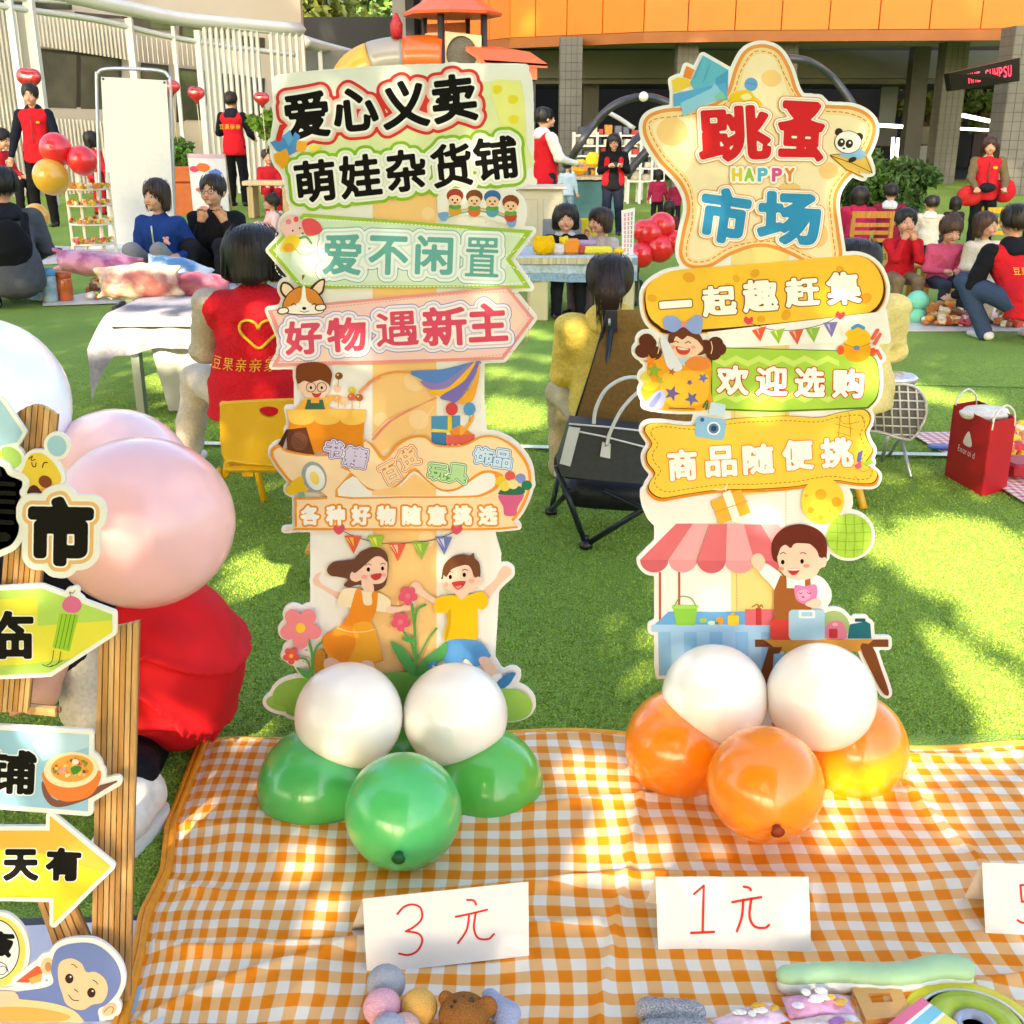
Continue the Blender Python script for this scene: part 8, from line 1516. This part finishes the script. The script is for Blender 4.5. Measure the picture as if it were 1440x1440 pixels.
def pillow(px, py, rx, ry, c_, c2, label, yaw, Y, dz=.0, th=.7):
    c = V(px, py, Y); s_ = Y*1.02/F; a, b = rx*s_, ry*s_; RR = rotm(0, 0, R(yaw)); v, f = sdf([('e', c, (a, a*.55, b), .02, RR), ('c', c-RR@np.array([a*.62, 0, 0]), c+RR@np.array([a*.62, 0, 0]), b*.62, b*.62, .05)]+[('c', c+RR@np.array([a*.5*i, 0, b*.3*j]), c+RR@np.array([a*1.08*i, 0, b*.72*j]), b*.4, .012, .03) for i in (-1, 1) for j in (-1, 1)], .012, disp=lambda P_: .006*wob(P_, 22, px)+.006*wob(P_, 60, px*.3))
    m = bpy.data.materials.new('wrapped_print'); m.use_nodes = True; n_ = m.node_tree.nodes; L = m.node_tree.links; b_ = n_['Principled BSDF']; tc = n_.new('ShaderNodeTexCoord'); nz = n_.new('ShaderNodeTexNoise'); nz.inputs['Scale'].default_value = 9; nz.inputs['Detail'].default_value = 4; rp = n_.new('ShaderNodeValToRGB'); L.new(tc.outputs['Object'], nz.inputs[0]); L.new(nz.outputs['Fac'], rp.inputs[0]); rp.color_ramp.elements[0].color = (*[x*.7 for x in lin(c_)], 1); rp.color_ramp.elements[1].color = (*[x*.8 for x in lin(c2)], 1); rp.color_ramp.elements[0].position = .42; rp.color_ramp.elements[1].position = .6; L.new(rp.outputs[0], b_.inputs['Base Color'])
    b_.inputs['Roughness'].default_value = .5; b_.inputs['Coat Weight'].default_value = .8; b_.inputs['Coat Roughness'].default_value = .12; nb2 = n_.new('ShaderNodeTexNoise'); nb2.inputs['Scale'].default_value = 26; nb2.inputs['Distortion'].default_value = 2; bp = n_.new('ShaderNodeBump'); bp.inputs['Strength'].default_value = .7; bp.inputs['Distance'].default_value = .02; L.new(tc.outputs['Object'], nb2.inputs[0]); L.new(nb2.outputs['Fac'], bp.inputs['Height']); L.new(bp.outputs[0], b_.inputs['Coat Normal'])
    tag(rawmesh('wrapped_cushion', v, f, m), label, 'cushion', 'cushions in clear wrapping at the left')
pillow(138, 371, 55, 17, '#b8447a', '#d98aa8', 'long magenta wrapped cushion behind the others', 6, GT_Y+2.2); pillow(252, 382, 40, 18, '#4f8cc4', '#dfe6ec', 'blue and white wrapped cushion in front of the seated couple', 14, GT_Y+.9)
pillow(196, 396, 52, 24, '#c96a5c', '#e8d9b4', 'pink and cream shiny wrapped cushion on the corner of the grey table', -2, GT_Y+.5); pillow(283, 404, 36, 19, '#9c3048', '#c9748a', 'dark red wrapped cushion next to the woman in the red vest', 4, GT_Y+.55)
# ================================================================ chairs near the middle
YC = empty('small_chair', (V(352, 700, 3.60)[0], 3.60, 0), 'yellow plastic and steel child chair carrying the woman in the red vest', 'chair'); yel = mat('#e6ae12', .35, 'plastic', .5, .05, 8)
def yb(px, py, dy=0): return V(px, py, 3.42+dy)
A_ = [yb(311, 575), yb(318, 569), yb(400, 564), yb(470, 566), yb(474, 580), yb(470, 655), yb(400, 655), yb(330, 650), yb(313, 640)]
v_, t = fillpoly([np.array([(p[0], p[2]) for p in cr(A_, True, 3)]), np.array([(yb(378, 577)[0]+.030*math.cos(a), yb(378, 577)[2]+(.012 if math.sin(a) > 0 else .022)*math.sin(a)) for a in np.linspace(0, 6.28, 20)[:-1]])]); q = B()
for dy in (0, .012): q.add(np.stack([v_[:, 0], 3.42+dy+.35*(v_[:, 0]-yb(392, 600)[0])**2, v_[:, 1]], 1), [tuple(a) for a in t])
q.build('backrest', yel, YC); rim = np.array(cr(A_, True, 3)); rim[:, 1] = 3.426+.35*(rim[:, 0]-yb(392, 600)[0])**2; q = B(); q.tube(rim, .0075, 6, closed=True); q.build('backrest_rim', yel, YC)
q = B(); s0 = yb(392, 660); q.box((s0[0], 3.60, .212), (.36, .34, .022), bev=.01); q.build('seat', yel, YC)
for pts in (([(322, 640), (318, 662), (305, 672)], [(300, 655, .25), (313, 715, .12)]),): pass
for a, b, c_ in ((yb(322, 645, .02), yb(316, 668, .04), (yb(300, 668)[0], 3.46, .205)), ): q = B(); q.tube(cr([a, b, c_], False, 4), .013, 8); q.build('back_tube', yel, YC)
for (x, dy) in ((303, .03), (470, .03), (318, .36), (455, .36)): t0 = yb(x, 668); q = B(); q.tube([(t0[0], 3.42+dy, .205), (t0[0]+(.035 if x < 400 else -.0), 3.40+dy-.02*(dy < .1), .0)], .0115, 8); q.build('leg', yel, YC)
q = B(); a, b = yb(336, 650, .015), yb(336, 690, .06); q.box((yb(345, 660)[0], 3.455, (a[2]+.212)/2), (.035, .02, a[2]-.16)); q.build('back_strut', yel, YC)
# camp chair
CC = empty('camp_chair', V(860, 740, 3.4)*[1, 1, 0], 'brown fabric folding camp chair with black frame seen from behind', 'camp chair'); CY = 3.45
def cv(px, py, dy=0): return V(px, py, CY+dy)
brn = mat('#7a5a2a', .8, 'canvas', .2, .15, 90, .3); blk = mat('#1c1e22', .5, 'canvas', .3, .1, 60, .2); stl = mat('#2a3038', .35, 'steel', .5, .05, 5, metal=.4)
def sheet(q, c, n=10, m=None, sag=.03, th=.006):
    c = [np.array(x, float) for x in c]; vs = []
    for j in range(n+1):
        for i in range(n+1): u, w_ = i/n, j/n; p = (c[0]*(1-u)+c[1]*u)*(1-w_)+(c[3]*(1-u)+c[2]*u)*w_; vs.append(p+[0, sag*math.sin(math.pi*u)*math.sin(math.pi*w_)+.004*math.sin(u*17+w*0+w_*9), 0])
    fs = [(j*(n+1)+i, j*(n+1)+i+1, (j+1)*(n+1)+i+1, (j+1)*(n+1)+i) for j in range(n) for i in range(n)]; k = len(vs); q.add(vs+[v_+np.array([0, th, 0]) for v_ in vs], fs+[tuple(a+k for a in f[::-1]) for f in fs], m, True); return q
w = 0
q = B(); sheet(q, [cv(857, 437), cv(985, 437), cv(1010, 640, -.1), cv(795, 640, -.1)], 12, brn, -.02); q.build('back_fabric', None, CC)
q = B(); sheet(q, [cv(868, 436, -.015), cv(975, 436, -.015), cv(980, 478, -.02), cv(868, 466, -.02)], 6, mat('#8a6a36', .8, 'canvas', .2, .15, 90, .3), -.015); q.build('top_flap', None, CC)
q = B(); q.tube([cv(856, 437, -.012), cv(832, 520, -.015), cv(793, 640, -.11)], .006, 6); q.build('edge_piping', blk, CC)
q = B(); q.prism([cv(852, 437, -.03), cv(868, 437, -.03), cv(868, 468, -.03), cv(852, 466, -.03)], [0, .01, 0]); q.build('pole_sleeve', blk, CC); q = B(); q.tube([cv(857, 448, -.032), cv(857, 458, -.034)], .004, 6); q.build('clip', metalm('#b9bcc2'), CC)
q = B(); q.tube([cv(860, 462, -.03), cv(850, 530, -.04), cv(842, 640, -.06)], .008, 8); q.build('back_pole', stl, CC)
q = B(); v, f = sdf([('c', V(800, 650, 3.38), V(940, 650, 3.38), .05, .05, .03), ('c', V(815, 690, 3.5), V(930, 700, 3.5), .055, .05, .05)], .012, disp=lambda P_: .004*wob(P_, 25)); rawmesh('seat_sling', v-np.array(CC.location), f, blk, CC)
gz = lambda px, py: G(px, py, .012)
f1_, f2_, f3_, f4_ = gz(824, 766), gz(775, 718), gz(1000, 760), gz(945, 715)
for a, b in ((f1_, V(782, 655, 3.30)), (f1_, V(930, 700, 3.15)), (f2_, V(800, 690, 3.3)), (f3_, V(850, 690, 3.4)), (f4_, V(905, 640, 3.6)), (f2_, V(790, 650, 3.7)), (f1_+[0, 0, .01], f1_+[.001, 0, .03])): q = B(); q.tube([a, b], .009, 8); q.build('leg_tube', stl, CC)
for a in (f1_, f2_, f3_, f4_): q = B(); q.lathe([(.020, -.010), (.022, .0), (.016, .012), (.010, .016)], a, 12); q.build('foot', plastic('#17181a'), CC)
# handbag hanging on it
HB = empty('handbag', V(850, 640, 3.2), 'charcoal handbag with white trim and long white handles leaning on the camp chair', 'handbag'); by = 3.18
def hb(px, py, dy=0): return V(px, py, by+dy)
loop = [(803, 596), (830, 598), (905, 606), (940, 608), (940, 668), (925, 682), (850, 676), (790, 670), (784, 655)]
q = B(); q.prism([hb(*p) for p in loop], [0, .10, 0]); q.build('bag_body', mat('#37393c', .5, 'leather', .4, .12, 60, .1), HB)
q = B(); q.prism([hb(*p, -.004) for p in ((800, 600), (816, 602), (802, 656), (787, 652))], [0, .003, 0]); q.build('white_panel', plastic('#dcdad4'), HB)
q = B(); q.tube([hb(815, 607, -.005), hb(850, 614, -.006), hb(905, 628, -.006), hb(940, 632, -.005)], .003, 5); q.tube([hb(800, 596, -.002), hb(850, 600, -.002), hb(905, 606, -.002)], .003, 5); q.build('white_piping', plastic('#e4e2dc'), HB)
for pts in ([(835, 596), (838, 575), (852, 548), (878, 532), (905, 533), (925, 548)], [(854, 625), (858, 608), (875, 575), (900, 550), (925, 545)]): q = B(); q.tube(cr([hb(*p, -.012) for p in pts], False, 5), .0055, 8); q.build('handle', plastic('#e0dcd4'), HB)
q = B(); q.prism([hb(*p, -.012) for p in ((847, 622), (859, 625), (858, 645), (844, 642))], [0, .006, 0]); q.build('handle_tab', plastic('#e4e0d8'), HB); q = B(); q.ball(hb(852, 626, -.014), .004, 8, 6); q.build('stud', metalm('#b0a890'), HB)
# person in yellow right of the star (behind the right board) and white wire chair
_, py_ = person('person in a yellow padded jacket mostly hidden by the right board', 1180, 640, 455, 185, 'sit', top='#e3cf86', pants='#cfc3a0', hs=1.1, w=1.5, cell=.014, face=False, Y=4.1, hgt=.86, group='women seated near the middle of the lawn')
q = B(); a, b = V(1200, 560, 3.95), V(1214, 650, 3.95)
q = B(); l1, l2 = G(1215, 716, .0), V(1198, 655, 3.8); q.tube([l1, l2], .014, 8); e = empty('small_chair', (l1[0], l1[1], 0), 'yellow chair leg showing below the right board', 'chair'); q.build('leg', yel, e); q = B(); q.box(l2+[-.1, .12, 0], (.3, .3, .02)); q.build('seat', yel, e)
WC = empty('wire_chair', V(1270, 660, 4.25)*[1, 1, 0], 'grey wire-mesh chair with silver legs at the right of the star board', 'chair'); wy = 4.15
def wv(px, py, dy=0): return V(px, py, wy+dy)
out = cr([(1236, 545), (1270, 540), (1292, 548), (1303, 570), (1300, 590), (1285, 615), (1270, 617), (1240, 608), (1215, 600), (1215, 560)], True, 4)
v_, t = fillpoly([out]); q = B(); bow = lambda x, y: .05*math.sin((x-1215)/90*math.pi)-.03*((y-580)/40)
q.add([wv(x, y, .02-bow(x, y)) for x, y in v_], [tuple(a) for a in t]); q.build('seat_pad', mat('#7d7b78', .85, 'cloth', .2, .1, 80, .3), WC)
for i in range(8):
    x = 1218+i*12; ys2 = [y for y in np.arange(536, 622, 4)]; from_ = [y for y in ys2 if raster([out], x, y, 1, 1, 1)[0, 0]]
    if len(from_) > 1: q = B(); q.tube([wv(x+(y-580)*.05, y, .008-bow(x, y)) for y in (from_[0]-2, (from_[0]+from_[-1])/2, from_[-1]+2)], .0035, 5); q.build('wire', plastic('#d9d7d2'), WC)
for i in range(6):
    y = 551+i*12; fx = [x for x in np.arange(1212, 1306, 4) if raster([out], x, y, 1, 1, 1)[0, 0]]
    if len(fx) > 1: q = B(); q.tube([wv(x, y+(x-1260)*.03, .008-bow(x, y)) for x in np.linspace(fx[0]-2, fx[-1]+2, 5)], .0035, 5); q.build('wire', plastic('#d9d7d2'), WC)
q = B(); q.tube([wv(x, y, .008-bow(x, y)) for x, y in out], .0055, 6, closed=True); q.build('rim', plastic('#d2d0cb'), WC)
for p0, p1 in (((1267, 614), (1281, 671)), ((1249, 612), (1240, 648)), ((1267, 614), (1250, 640))): q = B(); q.tube([wv(*p0), G(*p1, .01)], .007, 8); q.build('leg', metalm('#c4c6c8'), WC)
v, f = sdf([('e', wv(1262, 532), (.075, .06, .022), .02), ('c', wv(1240, 530), wv(1280, 536), .022, .02, .02)], .006, disp=lambda P_: .004*wob(P_, 70)); tag(rawmesh('silver_bag', v, f, mat('#d4d4d8', .25, 'foil', .7, .2, 30, .5, metal=.5)), 'crumpled silver bag lying on the wire chair', 'bag')
# red paper bag
BG = empty('paper_bag', G(1378, 690), 'open red paper carrier bag with a small white emblem on the lawn', 'paper bag'); rd = mat('#b3121c', .5, 'paper', .35, .06, 12)
a, b, c = G(1329, 668), G(1380, 698), G(1414, 690); d = a+c-b; h_ = .27
def wall(p, q2, m=rd, nm='side', sink=0): q = B(); t_ = nrm_(np.cross(q2-p, [0, 0, 1]))*.002; q.prism([p, q2, q2+[0, 0, h_-sink], p+[0, 0, h_-sink]], t_); return q.build(nm, m, BG)
wall(a, b); wall(b, c); wall(c, d); wall(d, a); q = B(); q.prism([a, b, c, d], [0, 0, .003]); q.build('bottom', rd, BG)
for o_ in (.0,):
    for p, q2 in ((a, d), (b, c)):
        m_ = (p+q2)/2+[0, 0, h_]; u = nrm_(q2-p); q = B(); q.tube(cr([m_-u*.06-[0, 0, .03], m_-u*.05+[0, 0, .02], m_+[0, 0, .05], m_+u*.05+[0, 0, .02], m_+u*.06-[0, 0, .03]], False, 5), .004, 6); q.build('handle', plastic('#e4ddd4'), BG)
u = nrm_(b-a); n_ = np.cross(u, [0, 0, 1]); n_ = n_ if n_[1] < 0 else -n_; o0 = (a+b)/2+[0, 0, h_*.52]+n_*.003
for i, ch in enumerate('Enoroid'):
    v_, t = glyph(ch); q = B(); q.add([o0+u*((x+(i-3.5)*.62)*.028)+np.array([0, 0, 1])*(y*.034-.025) for x, y in v_], [tuple(k) for k in t]); q.build('emblem_lettering', pr('#efe6e0'), BG)
q = B(); pts = cr([(-.03, 0), (-.02, .03), (0, .05), (.018, .03), (.03, .005), (.01, -.005)], True, 3); q.add([o0+u*(x+.0)+np.array([0, 0, y+.012]) for x, y in pts], [tuple(range(len(pts)))]); q.build('emblem', pr('#efe6e0'), BG)
v, f = sdf([('e', (a+c)/2+[0, 0, h_-.01], (.09, .07, .025), .02)], .008, disp=lambda P_: .007*wob(P_, 60)); rawmesh('tissue', v-np.array(BG.location), f, mat('#ece6dc', .7, 'paper', .2, .1, 60, .4), BG)
# pink cloth with goods at the right
pgm = gingham('#dc6f80', .034, 'pink_gingham', 0); P4 = [G(1275, 606), G(1520, 616), G(1520, 760), G(1440, 712)]
n = 40; vs = []; uv = []
q1, q2, q3, q4 = G(1278, 612), G(1540, 606), G(1560, 770), G(1442, 712)
for j in range(n+1):
    for i in range(n+1): u, w_ = i/n, j/n; p = (q1*(1-u)+q2*u)*(1-w_)+(q4*(1-u)+q3*u)*w_; vs.append(p+[0, 0, .012+.004*math.sin(u*14)*math.sin(w_*11)])
fs = [(j*(n+1)+i, j*(n+1)+i+1, (j+1)*(n+1)+i+1, (j+1)*(n+1)+i) for j in range(n) for i in range(n)]; o = rawmesh('picnic_cloth', vs, fs, pgm); tag(o, 'pink and white gingham cloth under the red bag and snacks', 'cloth'); ul = o.data.uv_layers.new(name='UVMap'); UV = np.array([(p[0], p[1]) for p in vs]); ul.data.foreach_set('uv', UV[np.array(fs).ravel()].ravel().astype(np.float32))
heap([(1392, 612), (1450, 610), (1460, 640), (1405, 645)], 90, .05, ['#f4a62c', '#f2c93c', '#e8d8c4', '#d9404a', '#f4f0ea', '#e98a5c'], 'pile of bagged orange and yellow snacks beside the red bag', z=.02, seed=14, hmax=.06)
q = B(); c = G(1438, 655, .05); q.box(c, (.16, .12, .05), bev=.01, rz=.3); tag(q.build('snack_box', mat('#a8202c', .4, 'card', .4, .2, 20)), 'dark red snack box at the right edge behind the bag', 'box')
q = B(); q.box(G(1322, 628, .022), (.09, .05, .014), bev=.005, rz=-.2); tag(q.build('blue_case', plastic('#3f6fb0')), 'small blue case lying on the pink cloth', 'case')
# small wooden leg of a stool seen left of the tall board
e = empty('wooden_stool', G(432, 830), 'low wooden stool partly hidden behind the lower left board', 'stool'); a = G(438, 830); 
q = B(); c = V(445, 775, a[1]); q.box((c[0]+.05, a[1]+.1, c[2]), (.16, .22, .02), bev=.004); q.build('seat', wood('#d9a04a'), e); q = B(); q.tube([(c[0]+.0, a[1]+.02, c[2]), (a[0]+.01, a[1], 0)], .012, 6); q.build('leg', wood('#e0b030'), e)
# ================================================================ tree canopy layers added behind the photographer, their gaps shaped for the sun patches
LIT = [  # sunlit patches on the lawn and the cloth, in photo pixels on the ground
 [(195, 478), (330, 468), (470, 492), (470, 497), (200, 490)], [(195, 496), (300, 499), (480, 512), (480, 524), (230, 512), (195, 506)], [(190, 518), (240, 522), (480, 534), (480, 570), (300, 556), (190, 545)],
 [(680, 490), (790, 500), (790, 508), (680, 500)], [(680, 510), (775, 528), (770, 538), (680, 526)], [(675, 548), (775, 570), (775, 600), (700, 610), (675, 600)], [(690, 455), (760, 462), (800, 480), (690, 470)],
 [(300, 770), (345, 765), (430, 790), (430, 830), (380, 860), (330, 840)], [(325, 905), (390, 935), (400, 945), (340, 930)], [(330, 965), (385, 1000), (420, 1020), (390, 1045), (340, 1000)], [(270, 1040), (300, 990), (310, 1000), (290, 1050)],
 [(745, 765), (800, 785), (870, 822), (860, 838), (800, 832), (735, 815)], [(715, 875), (760, 890), (880, 945), (880, 960), (800, 925), (715, 905)], [(700, 840), (760, 850), (720, 862)],
 [(1245, 528), (1330, 545), (1460, 565), (1460, 590), (1380, 580), (1250, 556)], [(1185, 690), (1240, 735), (1290, 775), (1460, 880), (1460, 960), (1330, 850), (1240, 800), (1185, 760)], [(1250, 725), (1320, 722), (1460, 745), (1460, 890), (1290, 790)],
 [(1280, 870), (1330, 890), (1460, 975), (1460, 1050), (1400, 1040), (1330, 970)], [(895, 880), (930, 900), (915, 960), (895, 930)],
 # on the cloth
 [(400, 1180), (470, 1190), (500, 1250), (470, 1300), (495, 1350), (440, 1380), (400, 1330), (415, 1270)], [(400, 1390), (470, 1375), (515, 1400), (500, 1460), (380, 1460)],
 [(340, 1120), (400, 1125), (470, 1165), (480, 1215), (400, 1195), (350, 1150)], [(300, 1235), (370, 1220), (440, 1245), (480, 1300), (470, 1370), (400, 1350), (330, 1400), (290, 1330)], [(190, 1350), (300, 1350), (440, 1400), (520, 1470), (170, 1470)], [(240, 1130), (330, 1110), (345, 1170), (260, 1200)], [(390, 1195), (470, 1210), (480, 1260), (420, 1240)],
 [(755, 1065), (830, 1048), (900, 1080), (890, 1135), (820, 1130)], [(800, 1140), (880, 1150), (950, 1200), (940, 1235), (870, 1240), (820, 1200)], [(820, 1225), (900, 1240), (915, 1330), (860, 1290)], [(915, 1260), (940, 1250), (990, 1340), (915, 1345)], [(830, 1335), (1010, 1350), (1030, 1400), (1080, 1455), (980, 1455), (900, 1380)], [(1080, 1375), (1130, 1380), (1150, 1420), (1090, 1425)],
 [(700, 1190), (740, 1205), (720, 1220), (690, 1205)], [(1140, 1090), (1260, 1052), (1410, 1045), (1435, 1075), (1300, 1105), (1180, 1150)], [(1225, 1130), (1440, 1090), (1440, 1105), (1250, 1150)], [(1280, 1165), (1400, 1150), (1420, 1165), (1300, 1180)], [(1130, 1170), (1180, 1160), (1220, 1180), (1150, 1190)], [(640, 1360), (700, 1375), (690, 1400), (640, 1385)], [(1340, 1370), (1440, 1380), (1440, 1440), (1380, 1400)],
]
LITS = [  # patches on the tall boards (photo pixels on the board plane)
 ell(962, 183, 26, 34, rot=-20), ell(478, 114, 26, 14), ell(590, 506, 18, 9), ell(498, 684, 14, 12), ell(585, 140, 12, 16), ell(1225, 190, 10, 18), ell(590, 158, 10, 10), ell(1068, 745, 14, 16), ell(632, 480, 12, 6),
 ell(975, 985, 36, 48, rot=20), ell(1032, 960, 10, 30, rot=-20), ell(1175, 935, 10, 22), ell(1095, 985, 8, 26), ell(470, 965, 14, 20), ell(680, 970, 14, 14), ell(1160, 900, 8, 10), ell(610, 620, 10, 8)]
MX = 330; gx0, gy0, gst = -60, 330, 3
gmask = raster([], 0, 0, 1, 1, 1)
W_ = 540; H_ = 400; gm1 = np.zeros((H_, W_), bool); gm2 = gm1.copy()
for l in LIT: gm1 |= raster([np.array(l, float)], gx0, 40, W_, H_, 3.0)
for l in LITS: gm2 |= raster([np.array(l, float)], gx0, 40, W_, H_, 3.0)
def projv(P): x, y, z = P[:, 0], P[:, 1], P[:, 2]-H; f = y*cp-z*sp; u = y*sp+z*cp; return 720+F*x/f, 720-F*u/f
def look_(m, px, py): i = ((px-gx0)/3).astype(int); j = ((py-40)/3).astype(int); ok = (i >= 0) & (i < W_) & (j >= 0) & (j < H_); o = np.zeros(len(px), bool); o[ok] = m[j[ok], i[ok]]; return o
bmask = np.zeros((H_, W_), bool)
for l in ([(380, 90), (750, 90), (750, 520), (690, 600), (750, 700), (690, 760), (720, 1000), (380, 1010), (440, 760), (385, 500)], [(1070, 60), (1235, 160), (1180, 370), (1250, 400), (1230, 600), (1230, 790), (1170, 960), (925, 950), (900, 780), (900, 380), (950, 340), (905, 170), (950, 80)]): bmask |= raster([np.array(l, float)], gx0, 40, W_, H_, 3.0)
def hit_lit(C):
    """would a sun ray through C land in a sunlit patch (board plane first, then ground)"""
    t = (C[:, 1]-2.10)/S[1]; Pb_ = C-S*t[:, None]; ok = (Pb_[:, 2] > .05)
    px, py = projv(np.where(ok[:, None], Pb_, [[0, 2.1, .5]])); onb = ok & look_(bmask, px, py); lb = onb & look_(gm2, px, py)
    t = C[:, 2]/S[2]; Pg = C-S*t[:, None]; fr = Pg[:, 1] > .6; px, py = projv(np.where(fr[:, None], Pg, [[0, 2., 0]])); lg = ~onb & fr & look_(gm1, px, py); return lb | lg
def shade_canopy(name, dist, gx, gy, st, size, label, jit=.5, layers=2, m=None):
    ex = np.array([S[1], -S[0], 0]); ex /= np.linalg.norm(ex); ey = np.cross(ex, S); ey *= np.sign(ey[2])
    A1, A2 = np.meshgrid(np.arange(gx[0], gx[1], st), np.arange(gy[0], gy[1], st)); pts = []
    for k in range(layers):
        a = A1.ravel()+rng.uniform(-jit, jit, A1.size)*st; b = A2.ravel()+rng.uniform(-jit, jit, A1.size)*st; d = dist+rng.uniform(-.25, .25, A1.size)*(1 if dist < 12 else 3)
        pts.append(a[:, None]*ex+b[:, None]*ey+d[:, None]*S+np.array([0, 0, 0]))
    C = np.vstack(pts); C = C[C[:, 2] > .3]; keep = ~hit_lit(C)
    C = C[keep]; n = len(C); th = rng.random(n)*6.28; u = np.cos(th)[:, None]*ex+np.sin(th)[:, None]*ey+rng.normal(0, .25, (n, 1))*S; w_ = -np.sin(th)[:, None]*ex+np.cos(th)[:, None]*ey+rng.normal(0, .25, (n, 1))*S; s_ = size*(.75+.5*rng.random(n))[:, None]
    v = np.stack([C-u*s_, C+w_*s_*.62, C+u*s_, C-w_*s_*.62], 1).reshape(-1, 3); f = np.arange(n*4).reshape(-1, 4)
    e = empty(name, (float(np.mean(C[:, 0])), float(np.mean(C[:, 1])), 0), label, 'tree'); rawmesh('crown', v-np.array(e.location), f, m or leafm('#5f7a2c'), e, smooth=False)
    c0 = C.mean(0); 
    for k in range(5): x = c0[0]+(k-2)*(gx[1]-gx[0])*.2; q = B(); q.tube([(x, c0[1]-.5, 0), (x+.1, c0[1]-.3, c0[2]*.6), (x-.1, c0[1], c0[2])], [.16, .12, .05], 8); q.build('trunk', wood('#5a4a3a'), e)
shade_canopy('tree', 5.0, (-2.9, 8.8), (-1.0, 4.3), .058, .052, 'broad leafy tree row behind the photographer, out of the photo', layers=3)  # unseen leaf layer, holes left where sun should reach cloth, lawn and boards
shade_canopy('tree', 24.0, (-12, 26), (4.1, 22), .5, .48, 'tall distant trees far behind the photographer, out of the photo', layers=3)  # unseen leaf layer added only to keep the far lawn and buildings shaded
